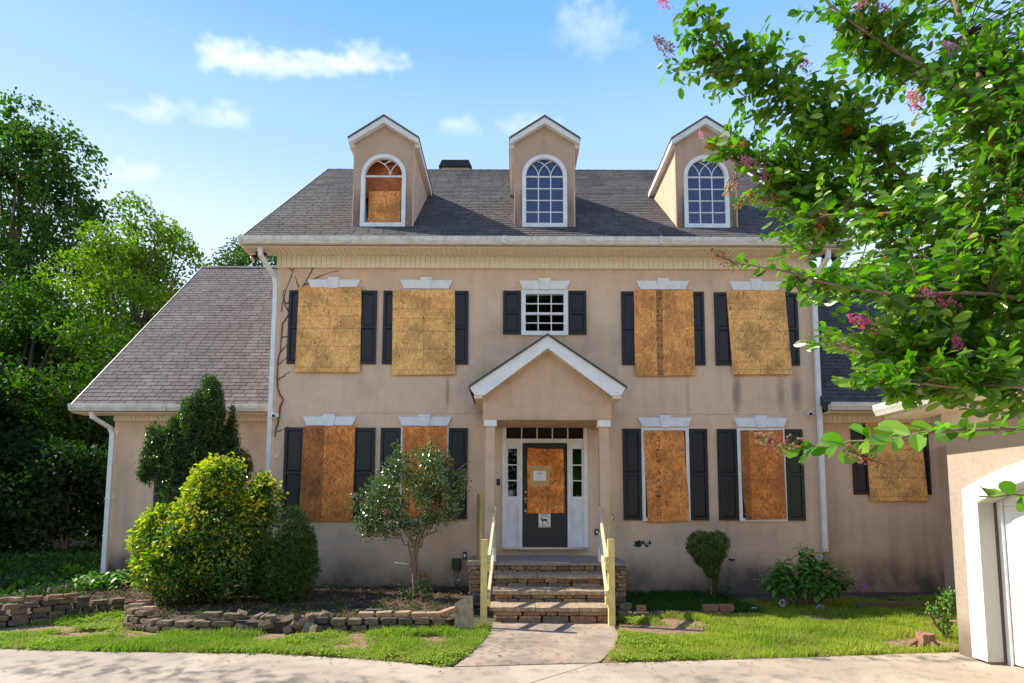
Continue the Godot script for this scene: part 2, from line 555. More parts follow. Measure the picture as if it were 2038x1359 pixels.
func ground_tex(w: int, h: int, r: Rect2, base: Color, pale: Color, spots: Array, seed_: int) -> ImageTexture:
	var broad := noise_bytes(w, h, 0.006, seed_, 5, false)
	var mid := noise_bytes(w, h, 0.035, seed_ + 1, 4, false)
	var fine := noise_bytes(w, h, 0.3, seed_ + 2, 2, false)
	var dark := PackedFloat32Array()
	dark.resize(w * h)
	for s in spots:
		var cx: float = (s[0] - r.position.x) / r.size.x * w
		var cy: float = (s[1] - r.position.y) / r.size.y * h
		var rx: float = s[2] / r.size.x * w
		var ry: float = s[3] / r.size.y * h
		for j in range(maxi(0, int(cy - ry)), mini(h, int(cy + ry) + 1)):
			for i in range(maxi(0, int(cx - rx)), mini(w, int(cx + rx) + 1)):
				var d := Vector2((i - cx) / rx, (j - cy) / ry).length()
				if d < 1.0:
					dark[j * w + i] += s[4] * (1.0 - d)
	var out := PackedByteArray()
	out.resize(w * h * 3)
	var mildew_and_spots := Color(0.10, 0.09, 0.075)  # mildew mottling, and the same darker tone over the listed spots
	for p in w * h:
		var b := broad[p] / 255.0
		var m := mid[p] / 255.0
		var k := base.lerp(pale, smoothstep(0.35, 0.7, b))
		k = k.lerp(mildew_and_spots, clampf(0.30 * smoothstep(0.5, 0.85, m) + dark[p] * smoothstep(0.25, 0.75, m), 0, 0.85))
		var f := 0.86 + 0.26 * fine[p] / 255.0
		k = Color(k.r * f, k.g * f, k.b * f).linear_to_srgb()
		out[p * 3] = k.r8; out[p * 3 + 1] = k.g8; out[p * 3 + 2] = k.b8
	return tex(w, h, out)

func sheet(poly: Array, y: float, depth: float, rect := Rect2()) -> Mb:   # a horizontal slab from points (x, z)
	var b := Mb.new()
	if rect.size.x > 0:
		b.mode = 3
		b.rect = rect
	b.prism(PackedVector2Array(poly), Vector3(0, y, 0), Vector3.RIGHT, Vector3.BACK, Vector3(0, depth, 0))
	return b

var LAWN_L := [Vector2(-9.4, 4.25), Vector2(-5.9, 4.46), Vector2(-4.7, 4.56), Vector2(-2.74, 4.62), Vector2(-1.5, 4.88), Vector2(-0.66, 5.15), Vector2(-0.42, 4.3), Vector2(-0.3, 3.5), Vector2(-0.3, 2.9), Vector2(-0.5, 3.2), Vector2(-0.95, 3.42), Vector2(-2.5, 3.5), Vector2(-3.7, 3.65), Vector2(-4.5, 3.62), Vector2(-5.16, 3.4), Vector2(-5.55, 2.75), Vector2(-5.75, 2.2), Vector2(-6.1, 2.05), Vector2(-6.6, 2.65), Vector2(-7.0, 3.3), Vector2(-9.4, 3.5)]
var BED_R := [Vector2(1.75, 0.15), Vector2(3.95, 0.15), Vector2(3.9, 2.12), Vector2(1.75, 2.15)]
var LAWN_R := [Vector2(0.98, 4.95), Vector2(2.69, 4.77), Vector2(3.91, 4.6), Vector2(5.17, 4.43), Vector2(5.6, 4.4), Vector2(9.5, 4.4), Vector2(9.5, 0.2), Vector2(4.0, 0.9), Vector2(3.8, 2.2), Vector2(1.75, 2.25), Vector2(1.55, 2.85), Vector2(1.45, 3.6), Vector2(1.2, 4.4)]

func build_ground() -> void:
	var g := Mb.new()
	g.box(Vector3(-160, -0.6, -160), Vector3(160, -0.03, 120))
	struct("ground", g, M.turf)
	# concrete: a broad drive along the front and a path to the steps
	var rd := Rect2(-9.5, 4.0, 16.0, 4.5)
	var conc := mat(Color.WHITE, 0.9, ground_tex(1600, 448, rd, Color(0.37, 0.29, 0.215), Color(0.45, 0.36, 0.27), [[-3.9, 5.35, 2.4, 0.35, 1.1], [-2.4, 5.75, 2.0, 0.35, 1.0], [-4.4, 4.9, 1.6, 0.3, 0.5], [4.6, 4.75, 0.9, 0.2, 1.3], [3.4, 4.78, 1.0, 0.14, 0.9], [2.2, 5.55, 1.2, 0.25, 0.5], [1.6, 5.9, 1.2, 0.3, 0.6], [-1.0, 5.9, 0.9, 0.3, 0.6]], 71), 0.0, M.stone_bump, 0.4)
	conc.texture_repeat = true
	var a := [Vector2(-40, 4.1), Vector2(-9.4, 4.28), Vector2(-5.91, 4.47), Vector2(-4.73, 4.57), Vector2(-2.74, 4.63), Vector2(-1.5, 4.9), Vector2(-0.62, 5.17), Vector2(0.88, 5.0), Vector2(0.10, 5.78), Vector2(-4.3, 10.5), Vector2(-12, 19), Vector2(-40, 19)]
	struct("driveway", sheet(a, 0.0, 0.12, rd), conc)
	var b := [Vector2(0.90, 5.0), Vector2(2.69, 4.8), Vector2(3.91, 4.63), Vector2(5.2, 4.45), Vector2(5.42, 4.45), Vector2(5.42, 8.6), Vector2(14, 8.6), Vector2(14, 19), Vector2(-11.98, 19), Vector2(-4.286, 10.5), Vector2(0.116, 5.785)]
	struct("driveway", sheet(b, 0.0, 0.12, rd), conc)
	var rp := Rect2(-0.9, 2.6, 2.6, 2.7)
	var pc := mat(Color.WHITE, 0.92, ground_tex(512, 512, rp, Color(0.29, 0.215, 0.155), Color(0.38, 0.285, 0.205), [[-0.1, 4.0, 0.5, 1.2, 0.5], [0.7, 3.2, 0.9, 0.4, 0.45], [0.2, 5.0, 0.8, 0.18, 0.6]], 75), 0.0, M.stone_bump, 0.4)
	var path := [Vector2(-0.27, 2.8), Vector2(1.45, 2.8), Vector2(1.43, 3.5), Vector2(1.24, 4.3), Vector2(0.95, 4.96), Vector2(0.87, 4.982), Vector2(-0.6, 5.15), Vector2(-0.44, 4.55), Vector2(-0.33, 3.9), Vector2(-0.27, 3.3)]
	struct("walkway", sheet(path, 0.004, 0.12, rp), pc)
	# lawn soil, beds
	struct("lawn_soil", sheet(LAWN_L, -0.006, 0.1), M.clay)
	struct("lawn_soil", sheet(LAWN_R, -0.006, 0.1), M.clay)
	struct("flower_bed", sheet([Vector2(-9.0, -1.69), Vector2(-4.77, -1.69), Vector2(-4.77, 0.0), Vector2(-0.74, 0.0), Vector2(-0.74, 3.2), Vector2(-0.95, 3.36), Vector2(-2.5, 3.42), Vector2(-3.7, 3.55), Vector2(-4.5, 3.52), Vector2(-5.1, 3.32), Vector2(-5.45, 2.7), Vector2(-5.65, 2.2), Vector2(-6.1, 1.9), Vector2(-6.7, 2.6), Vector2(-7.05, 3.2), Vector2(-9.0, 3.2)], 0.13, 0.25), M.soil)
	struct("flower_bed", sheet([Vector2(1.96, 0.0), Vector2(6.07, 0.0), Vector2(6.1, -0.24), Vector2(9.0, -0.24), Vector2(9.0, 0.4), Vector2(4.0, 1.0), Vector2(3.8, 2.15), Vector2(1.75, 2.2)], 0.02, 0.15), M.soil)

# ------------------------------------------------------------------ house
const HX0 := -4.78
const HX1 := 6.08
const DOORX := 0.65

func grid_wall(b: Mb, x0: float, x1: float, y0: float, y1: float, z: float, thick: float, holes: Array) -> void:
	# a wall in the plane z with rectangular openings [x0, x1, y0, y1], reveals included
	var xs := [x0, x1]
	var ys := [y0, y1]
	for q in holes:
		xs.append_array([q[0], q[1]]); ys.append_array([q[2], q[3]])
	xs.sort(); ys.sort()
	for i in xs.size() - 1:
		for j in ys.size() - 1:
			if xs[i + 1] - xs[i] < 0.001 or ys[j + 1] - ys[j] < 0.001:
				continue
			var m := Vector2((xs[i] + xs[i + 1]) / 2, (ys[j] + ys[j + 1]) / 2)
			var solid := true
			for q in holes:
				if m.x > q[0] and m.x < q[1] and m.y > q[2] and m.y < q[3]:
					solid = false
			if solid:
				b.quad(Vector3(xs[i], ys[j + 1], z), Vector3(xs[i + 1], ys[j + 1], z), Vector3(xs[i + 1], ys[j], z), Vector3(xs[i], ys[j], z))
				b.quad(Vector3(xs[i + 1], ys[j + 1], z - thick), Vector3(xs[i], ys[j + 1], z - thick), Vector3(xs[i], ys[j], z - thick), Vector3(xs[i + 1], ys[j], z - thick))
	for q in holes:
		var a := Vector3(q[0], q[2], z)
		var d := Vector3(q[1], q[3], z)
		var t := Vector3(0, 0, -thick)
		b.quad(Vector3(a.x, a.y, z), Vector3(a.x, d.y, z), Vector3(a.x, d.y, z) + t, Vector3(a.x, a.y, z) + t)
		b.quad(Vector3(d.x, d.y, z), Vector3(d.x, a.y, z), Vector3(d.x, a.y, z) + t, Vector3(d.x, d.y, z) + t)
		b.quad(Vector3(a.x, a.y, z), Vector3(a.x, a.y, z) + t, Vector3(d.x, a.y, z) + t, Vector3(d.x, a.y, z))
		b.quad(Vector3(a.x, d.y, z), Vector3(d.x, d.y, z), Vector3(d.x, d.y, z) + t, Vector3(a.x, d.y, z) + t)

func gable_wall(b: Mb, x: float, thick: float, pts: Array) -> void:   # a side wall from points (z, y); outside faces the sign of thick
	b.prism(PackedVector2Array(pts), Vector3(x, 0, 0), Vector3.BACK, Vector3.UP, Vector3(thick, 0, 0))

func shingle_color(x: float, s: float, slope: float, kind: int, nz: FastNoiseLite) -> Color:
	var n := nz.get_noise_2d(x * 60, s * 60)
	var streak := nz.get_noise_2d(x * 150 + 900, s * 14)
	var k := Color(0.185, 0.158, 0.145).lerp(Color(0.120, 0.108, 0.104), clampf(0.5 + n, 0, 1))
	if kind == 0:   # the main roof: paler lichen below, black streaks from the ridge, one rusty patch of moss
		k = Color(0.175, 0.152, 0.138).lerp(Color(0.105, 0.095, 0.092), clampf(0.5 + n, 0, 1))
		k = k.lerp(Color(0.045, 0.042, 0.042), clampf((streak - 0.05) * 2.2, 0, 0.75) * clampf(s / slope * 1.3 - 0.15, 0, 1))
		var d := Vector2((x + 4.05) / 0.75, (s - 0.75) / 0.62).length()
		if d < 1.0:
			k = k.lerp(Color(0.15, 0.062, 0.03), (1.0 - d) * 1.1 * clampf(0.6 + streak + n, 0, 1))
	else:
		k = k.lerp(Color(0.075, 0.068, 0.07), clampf((streak - 0.12) * 1.8, 0, 0.5))
		k = k.lerp(Color(0.17, 0.125, 0.12), clampf(0.3 + n, 0, 0.6))
	var f := rng.randf_range(0.86, 1.12)
	f *= [0.74, 0.98, 0.6][kind]  # last factor paints the shade on the right wing roof into its tabs
	return Color(k.r * f, k.g * f, k.b * f)

func shingles(roof: Node3D, x0: float, x1: float, ze: float, ye: float, zr: float, yr: float, kind: int, singles: int, exposure := 0.145) -> void:
	# courses of tabs on a slope that rises from (ye, ze) to (yr, zr); the first «singles» are parts of their own
	var up := Vector3(0, yr - ye, zr - ze)
	var slope := up.length()
	up /= slope
	var nn := Vector3.RIGHT.cross(up) * -1.0
	if nn.y < 0:
		nn = -nn
	var nz := FastNoiseLite.new()
	nz.seed = 4 + kind
	nz.frequency = 0.01
	rng.seed = 300 + kind
	var all := Mb.new()
	var rows := int(slope / exposure)
	var made := 0
	var variants := []
	for t in 6:
		var q := Mb.new()
		_shingle(q, Vector3.ZERO, Vector3.RIGHT, up, nn, 0.286 + 0.012 * (t - 3), exposure, 0.012 + 0.002 * (t % 3))
		variants.append(q.mesh())
	var tones := {}
	for r in rows + 1:
		var s := r * exposure
		var x := x0 - (0.15 if r % 2 else 0.0) - rng.randf() * 0.06
		while x < x1:
			var t := rng.randi_range(0, 5)
			var w := 0.30 + 0.012 * (t - 3)
			var a := maxf(x, x0)
			var e := minf(x + w, x1)
			if e - a > 0.03:
				var k := shingle_color((a + e) / 2, s, slope, kind, nz)
				if made < singles and e - a > w - 0.005:
					var key := int(k.get_luminance() * 60)
					if not tones.has(key):
						tones[key] = M.shingle.duplicate()
						tones[key].albedo_color = k.linear_to_srgb()
					part(roof, "shingle", variants[t], tones[key], Transform3D(Basis(), Vector3(a, ye, ze) + up * s))
					made += 1
				else:
					all.col = k
					_shingle(all, Vector3(a, ye, ze) + up * s, Vector3.RIGHT, up, nn, e - a - 0.014, minf(exposure, slope - s), 0.012 + 0.002 * (t % 3))
			x += w
	part(roof, "shingles", all, M.shingle).set_meta("kind", "stuff")
	var caps := Mb.new()
	var x := x0
	while x < x1 - 0.05:
		caps.col = Color(0.10, 0.09, 0.085) * rng.randf_range(0.8, 1.2)
		var e := minf(x + 0.24, x1)
		var o := Vector3(0, yr + 0.014 + rng.randf() * 0.006, zr)
		for side in [1.0, -1.0]:
			var low := Vector3(0, -0.105, 0.13 * side)
			var p := [o + Vector3(x, 0, 0), o + Vector3(e, -0.008, 0), o + Vector3(e, -0.008, 0) + low, o + Vector3(x, 0, 0) + low]
			if side > 0:
				caps.quad(p[0], p[1], p[2], p[3])
			else:
				caps.quad(p[1], p[0], p[3], p[2])
		x = e
	part(roof, "ridge_cap", caps, M.shingle)

func _shingle(b: Mb, o: Vector3, ex: Vector3, up: Vector3, nn: Vector3, w: float, e: float, t: float) -> void:
	var lo := nn * (t * 0.7 + 0.002)
	var hi := nn * 0.002
	var p0 := o
	var p1 := o + ex * w
	var top := up * (e + 0.015)
	b.quad(p0 + top + hi, p1 + top + hi, p1 + lo, p0 + lo)
	b.quad(p0 + lo, p1 + lo, p1, p0)
	b.quad(p0 + top + hi, p0 + lo, p0, p0 + top)
	b.quad(p1 + lo, p1 + top + hi, p1 + top, p1)

func roof_deck(house: Node3D, x0: float, x1: float, ze: float, ye: float, zr: float, yr: float, zb: float, yb: float) -> MeshInstance3D:
	var b := Mb.new()
	b.prism(PackedVector2Array([Vector2(ze, ye), Vector2(zr, yr), Vector2(zb, yb), Vector2(zb, yb - 0.16), Vector2(zr, yr - 0.18), Vector2(ze, ye - 0.16)]), Vector3(x0, 0, 0), Vector3.BACK, Vector3.UP, Vector3(x0 - x1, 0, 0))
	return part(house, "roof", b, M.roof_deck)

func shutter(house: Node3D, x0: float, x1: float, y0: float, y1: float, z: float, m: Material, split := 0.5) -> void:
	var s := part(house, "shutter", _shutter_frame(x0, x1, y0, y1, z, split), m)
	var st := 0.055
	for k in 2:
		var a := y0 + st if k == 0 else lerpf(y0, y1, split) + st / 2
		var e := lerpf(y0, y1, split) - st / 2 if k == 0 else y1 - st
		var b := Mb.new()
		var i := 0.028
		var lo := Vector3(x0 + st + 0.006, a + 0.006, z + 0.018)
		var hi := Vector3(x1 - st - 0.006, e - 0.006, z + 0.018)
		var p := [Vector3(lo.x, lo.y, lo.z), Vector3(hi.x, lo.y, lo.z), Vector3(hi.x, hi.y, lo.z), Vector3(lo.x, hi.y, lo.z)]
		var q := [Vector3(lo.x + i, lo.y + i, lo.z + 0.012), Vector3(hi.x - i, lo.y + i, lo.z + 0.012), Vector3(hi.x - i, hi.y - i, lo.z + 0.012), Vector3(lo.x + i, hi.y - i, lo.z + 0.012)]
		b.quad(q[3], q[2], q[1], q[0])
		b.quad(q[0], q[1], p[1], p[0]); b.quad(q[1], q[2], p[2], p[1]); b.quad(q[2], q[3], p[3], p[2]); b.quad(q[3], q[0], p[0], p[3])
		part(s, "panel", b, m)

func _shutter_frame(x0: float, x1: float, y0: float, y1: float, z: float, split: float) -> Mb:
	var b := Mb.new()
	var st := 0.055
	var ym := lerpf(y0, y1, split)
	b.box(Vector3(x0, y0, z), Vector3(x1, y1, z + 0.017))
	b.box(Vector3(x0, y0, z + 0.017), Vector3(x0 + st, y1, z + 0.036))
	b.box(Vector3(x1 - st, y0, z + 0.017), Vector3(x1, y1, z + 0.036))
	for y in [y0, ym - st / 2, y1 - st]:
		b.box(Vector3(x0 + st, y, z + 0.017), Vector3(x1 - st, y + st, z + 0.034))
	return b

func header(parent: Node3D, cx: float, w: float, y0: float, z: float) -> void:   # a flared lintel with its keystone
	var h := 0.18
	for s in [-1.0, 1.0]:
		var b := Mb.new()
		b.prism(PackedVector2Array([Vector2(s * 0.075, 0), Vector2(s * (w / 2 - 0.085), 0), Vector2(s * w / 2, h), Vector2(s * 0.105, h)]), Vector3(cx, y0, z + 0.05), Vector3.RIGHT, Vector3.UP, Vector3(0, 0, 0.06))
		part(parent, "lintel", b, M.trim)
	var k := Mb.new()
	k.prism(PackedVector2Array([Vector2(-0.078, -0.012), Vector2(0.078, -0.012), Vector2(0.118, h + 0.045), Vector2(-0.118, h + 0.045)]), Vector3(cx, y0, z + 0.075), Vector3.RIGHT, Vector3.UP, Vector3(0, 0, 0.085))
	part(parent, "keystone", k, M.trim)

func ring(b: Mb, x0: float, x1: float, y0: float, y1: float, t: float, za: float, zb: float) -> void:   # a rectangular frame, t wide
	b.box(Vector3(x0, y0, za), Vector3(x0 + t, y1, zb))
	b.box(Vector3(x1 - t, y0, za), Vector3(x1, y1, zb))
	b.box(Vector3(x0 + t, y0, za), Vector3(x1 - t, y0 + t, zb))
	b.box(Vector3(x0 + t, y1 - t, za), Vector3(x1 - t, y1, zb))

func pane(parent: Node3D, x0: float, x1: float, y0: float, y1: float, z: float, m: Material = null) -> void:
	var b := Mb.new()
	b.box(Vector3(x0, y0, z - 0.004), Vector3(x1, y1, z))
	part(parent, "pane", b, m if m else M.glass)

func arch_path(cx: float, y0: float, spring: float, r: float, rise := 1.0) -> PackedVector2Array:
	var p := PackedVector2Array([Vector2(cx - r, y0), Vector2(cx + r, y0)])
	for i in 25:
		var a := PI * i / 24
		p.append(Vector2(cx + r * cos(a), spring + r * rise * sin(a)))
	return p

func cut(b: Mb, outer: PackedVector2Array, hole: PackedVector2Array, cx: float, z: float, thick: float) -> void:   # outer minus hole, in two halves
	for s in [-1.0, 1.0]:
		var half := PackedVector2Array([Vector2(cx, -50), Vector2(cx + s * 50, -50), Vector2(cx + s * 50, 50), Vector2(cx, 50)])
		for q in Geometry2D.intersect_polygons(outer, half):
			for k in Geometry2D.clip_polygons(q, hole):
				b.prism(k, Vector3(0, 0, z), Vector3.RIGHT, Vector3.UP, Vector3(0, 0, thick))

func build_house() -> void:
	var house := thing("house", "two-storey beige stucco house with dark shingle roofs, three dormers and boarded windows", "house")
	var ye := 6.93
	# main front: openings for the small upper window and the entrance
	var rf := Rect2(HX0, -0.2, HX1 - HX0, 6.9)
	var stains := [[0.65, 5.0, 1.7, 0.75, 0.30], [-0.55, 4.0, 0.55, 0.7, 0.42], [1.75, 4.1, 0.5, 0.6, 0.30], [-1.3, 3.95, 0.05, 0.42, 0.6], [-2.95, 4.0, 0.25, 0.35, 0.16], [3.5, 3.9, 0.06, 0.5, 0.35], [4.48, 3.95, 0.12, 0.5, 0.55], [5.35, 3.95, 0.10, 0.45, 0.4], [5.68, 4.0, 0.14, 0.5, 0.55], [-2.3, 1.15, 0.35, 0.4, 0.25], [4.2, 1.2, 1.4, 0.35, 0.22], [-4.2, 4.1, 0.4, 0.3, 0.12], [2.3, 4.0, 0.2, 0.5, 0.2], [-0.6, 1.2, 0.35, 0.9, 0.16], [2.0, 1.2, 0.3, 0.8, 0.2], [4.4, 0.15, 1.2, 0.55, 0.45], [0.65, 0.5, 1.5, 0.5, 0.3], [2.9, 5.3, 0.9, 0.8, 0.08], [-1.9, 5.2, 1.0, 0.9, 0.07]]
	var fm := mat(Color.WHITE, 0.95, wall_tex(1024, 656, rf, 91, 0.85, stains), 0.0, M.grain, 0.5)
	var b := Mb.new()
	b.mode = 1
	b.rect = rf
	grid_wall(b, HX0, HX1, -0.2, 0.806, 0.0, 0.2, [])
	grid_wall(b, HX0, HX1, 0.812, 3.522, 0.0, 0.2, [[-0.14, 1.44, 0.88, 3.30]])
	grid_wall(b, HX0, HX1, 3.528, 6.7, 0.0, 0.2, [[0.22, 1.08, 5.16, 6.03]])
	for y in [0.803, 3.519]:   # joints in the stucco, cut 8 mm deep
		b.box(Vector3(HX0, y, -0.1), Vector3(HX1, y + 0.012, -0.008))
	part(house, "wall", b, fm)
	# sides, back and the inside
	b = Mb.new()
	var gable := [Vector2(-0.2, -0.2), Vector2(-0.2, 6.3), Vector2(-0.2, 7.15), Vector2(-4.53, 11.05), Vector2(-9.06, 7.0), Vector2(-9.06, -0.2)]
	gable_wall(b, HX0, -0.2, gable)
	gable_wall(b, HX1, 0.2, gable)
	b.box(Vector3(HX0 + 0.2, -0.2, -9.06), Vector3(HX1 - 0.2, 6.9, -8.86))
	part(house, "wall", b, M.stucco)
	b = Mb.new()
	b.box(Vector3(HX0 + 0.2, 3.38, -8.86), Vector3(HX1 - 0.2, 3.6, -0.2))
	b.box(Vector3(HX0 + 0.2, 6.55, -8.86), Vector3(HX1 - 0.2, 6.62, -1.6))
	b.box(Vector3(HX0 + 0.2, 0.70, -8.86), Vector3(HX1 - 0.2, 0.86, -0.2))
	b.box(Vector3(HX0 + 0.2, 0.86, -3.4), Vector3(HX1 - 0.2, 3.38, -3.3))
	b.box(Vector3(HX0 + 0.2, 3.6, -3.2), Vector3(HX1 - 0.2, 6.55, -3.1))
	part(house, "partition", b, M.room)
	# main roof
	var roof := roof_deck(house, -5.32, 6.62, 0.45, ye, -4.53, 11.39, -9.5, 6.94)
	shingles(roof, -5.33, 6.63, 0.46, ye + 0.005, -4.53, 11.395, 0, 0)
	for x in [-5.345, 6.645]:
		var rake := Mb.new()
		rake.bar(Vector3(x, ye - 0.075, 0.45), Vector3(x, 11.315, -4.53), 0.025, 0.17)
		rake.bar(Vector3(x, 11.315, -4.53), Vector3(x, 6.87, -9.5), 0.025, 0.17)
		part(roof, "rake_board", rake, M.gutter)
	eaves(house, -5.34, 6.64, 0.45, 6.77, 0.0, 6.50, HX0, HX1)
	# chimney beyond the ridge
	b = Mb.new()
	b.box(Vector3(-2.25, 8.0, -6.6), Vector3(-1.37, 12.32, -5.9))
	var ch := part(house, "chimney", b, M.stucco)
	b = Mb.new()
	b.prism(PackedVector2Array([Vector2(-0.52, 0), Vector2(0.52, 0), Vector2(0.42, 0.22), Vector2(-0.42, 0.22)]), Vector3(-1.81, 12.30, -5.84), Vector3.RIGHT, Vector3.UP, Vector3(0, 0, 0.82))
	part(ch, "chimney_cap", b, M.dark)
	build_wings(house)
	for k in 3:
		dormer(house, [-2.70, 0.66, 4.03][k], k)
	# boarded windows: frames, dark panes, shutters, lintels
	for w in [[-3.62, 4.50, 6.06, 0.98, -4.52, -2.74], [-1.75, 4.50, 6.06, 0.98, -2.61, -0.89], [3.04, 4.50, 6.06, 0.98, 2.20, 3.87], [4.92, 4.50, 6.05, 0.98, 4.08, 5.76]]:
		window(house, w)
	for w in [[-3.62, 1.41, 3.26, 0.94, -4.50, -2.71], [-1.73, 1.41, 3.26, 0.94, -2.60, -0.88], [3.03, 1.41, 3.26, 0.94, 2.19, 3.86], [4.925, 1.41, 3.26, 0.94, 4.06, 5.75]]:
		window(house, w)
	# small upper window with twelve panes
	var win := holder(house, "window")
	b = Mb.new()
	ring(b, 0.18, 1.12, 5.12, 6.06, 0.085, -0.06, 0.035)
	part(win, "frame", b, M.trim)
	b = Mb.new()
	for x in [0.51, 0.775]:
		b.box(Vector3(x, 5.205, -0.04), Vector3(x + 0.02, 5.975, -0.012))
	for y in [5.375, 5.775]:
		b.box(Vector3(0.265, y, -0.038), Vector3(1.035, y + 0.02, -0.014))
	b.box(Vector3(0.265, 5.555, -0.05), Vector3(1.035, 5.60, 0.0))
	part(win, "muntins", b, M.trim)
	for i in 3:
		for j in 4:
			pane(win, [0.268, 0.533, 0.798][i], [0.507, 0.772, 1.032][i], [5.208, 5.398, 5.603, 5.798][j], [5.372, 5.552, 5.772, 5.972][j], -0.03)
	header(win, 0.65, 1.04, 6.065, 0.0)
	shutter(house, -0.19, 0.165, 5.14, 6.04, 0.0, M.shutter)
	shutter(house, 1.135, 1.49, 5.14, 6.04, 0.0, M.shutter)
	entrance(house)
	portico(house)
	garage(house)
	# downspouts
	downspout(house, [Vector3(-4.98, 6.76, 0.40), Vector3(-4.97, 6.60, 0.38), Vector3(-4.80, 6.28, 0.10), Vector3(-4.78, 6.10, 0.07), Vector3(-4.78, 0.15, 0.07)], 0.085)
	downspout(house, [Vector3(6.22, 6.76, 0.40), Vector3(6.22, 6.60, 0.38), Vector3(6.08, 6.30, 0.10), Vector3(6.08, 6.10, 0.07), Vector3(6.08, 0.85, 0.07)], 0.085)
	downspout(house, [Vector3(-9.30, 3.74, -1.28), Vector3(-9.29, 3.62, -1.30), Vector3(-9.08, 3.42, -1.58), Vector3(-9.05, 3.30, -1.62), Vector3(-9.05, 0.0, -1.62)], 0.1)

func downspout(house: Node3D, pts: Array, w: float) -> void:
	var b := Mb.new()
	for i in pts.size() - 1:
		var a: Vector3 = pts[i]
		var e: Vector3 = pts[i + 1]
		var d := (e - a).normalized()
		b.bar(a - d * 0.012, e + d * 0.012, w, w * 0.75 + 0.001 * i, Vector3.BACK if absf(d.y) > 0.9 else Vector3.UP)
	for y in [0.55, 0.3]:
		var p: Vector3 = pts[-2]
		var q: Vector3 = pts[-1]
		b.box(Vector3(p.x - w * 0.62, lerpf(q.y, p.y, y), p.z - w * 0.45), Vector3(p.x + w * 0.62, lerpf(q.y, p.y, y) + 0.03, p.z + w * 0.45))
	part(house, "downspout", b, M.trim)

func eaves(house: Node3D, x0: float, x1: float, z: float, y: float, zw: float, yw: float, wx0: float, wx1: float) -> void:
	# gutter along z, ribbed soffit back to the wall at zw, frieze below it
	var b := Mb.new()
	b.prism(PackedVector2Array([Vector2(0, 0), Vector2(0.085, 0), Vector2(0.10, 0.035), Vector2(0.118, 0.07), Vector2(0.125, 0.145), Vector2(0.112, 0.15), Vector2(0.108, 0.12), Vector2(0.0, 0.12)]), Vector3(x0, y + 0.01, z), Vector3.BACK, Vector3.UP, Vector3(x0 - x1, 0, 0))
	var gu := part(house, "gutter", b, M.gutter)
	var gx := x0 + 2.1
	while gx < x1 - 0.5:      # lapped joints
		b = Mb.new()
		b.box(Vector3(gx, y + 0.008, z + 0.001), Vector3(gx + 0.05, y + 0.165, z + 0.1275))
		part(gu, "joint", b, M.gutter)
		gx += 3.05
	b = Mb.new()
	b.box(Vector3(x0, y - 0.012, z - 0.02), Vector3(x1, y + 0.15, z - 0.001))
	part(house, "fascia", b, M.cream)
	b = Mb.new()
	var n := int((x1 - x0) / 0.1)
	for i in n:
		var a := x0 + (x1 - x0) * i / n
		var e := x0 + (x1 - x0) * (i + 1) / n
		b.box(Vector3(a, y - 0.024, zw + 0.06), Vector3(e - 0.012, y - 0.004, z - 0.02))
		b.box(Vector3(e - 0.012, y - 0.014, zw + 0.06), Vector3(e, y - 0.004, z - 0.02))
	part(house, "soffit", b, M.cream).set_meta("kind", "stuff")
	b = Mb.new()
	n = int((wx1 - wx0) / 0.1)
	for i in n:
		var a := wx0 + (wx1 - wx0) * i / n
		var e := wx0 + (wx1 - wx0) * (i + 1) / n
		b.box(Vector3(a, yw, zw + 0.002), Vector3(e - 0.014, y - 0.024, zw + 0.06))
		b.box(Vector3(e - 0.014, yw, zw + 0.002), Vector3(e, y - 0.024, zw + 0.048))
	part(house, "frieze", b, M.cream).set_meta("kind", "stuff")

func window(house: Node3D, w: Array) -> void:
	var win := holder(house, "window")
	var x0: float = w[0] - w[3] / 2
	var x1: float = w[0] + w[3] / 2
	var b := Mb.new()
	ring(b, x0, x1, w[1], w[2], 0.065, 0.001, 0.03)
	part(win, "frame", b, M.trim)
	b = Mb.new()
	b.box(Vector3(x0 + 0.065, (w[1] + w[2]) / 2 - 0.02, 0.006), Vector3(x1 - 0.065, (w[1] + w[2]) / 2 + 0.02, 0.022))
	part(win, "sash_rail", b, M.trim)
	for k in 2:
		b = Mb.new()
		b.box(Vector3(x0 + 0.065, lerpf(w[1] + 0.065, w[2] - 0.065, k * 0.5), 0.001), Vector3(x1 - 0.065, lerpf(w[1] + 0.065, w[2] - 0.065, k * 0.5 + 0.5), 0.006))
		part(win, "pane", b, M.dark)
	header(win, w[0], 1.07, w[2] + 0.012, 0.0)
	shutter(house, w[4], x0 - 0.012, w[1] + 0.02, w[2] - 0.03, 0.0, M.shutter)
	shutter(house, x1 + 0.012, w[5], w[1] + 0.02, w[2] - 0.03, 0.0, M.green_shutter if w[5] > 5.7 and w[1] < 2 else M.shutter)

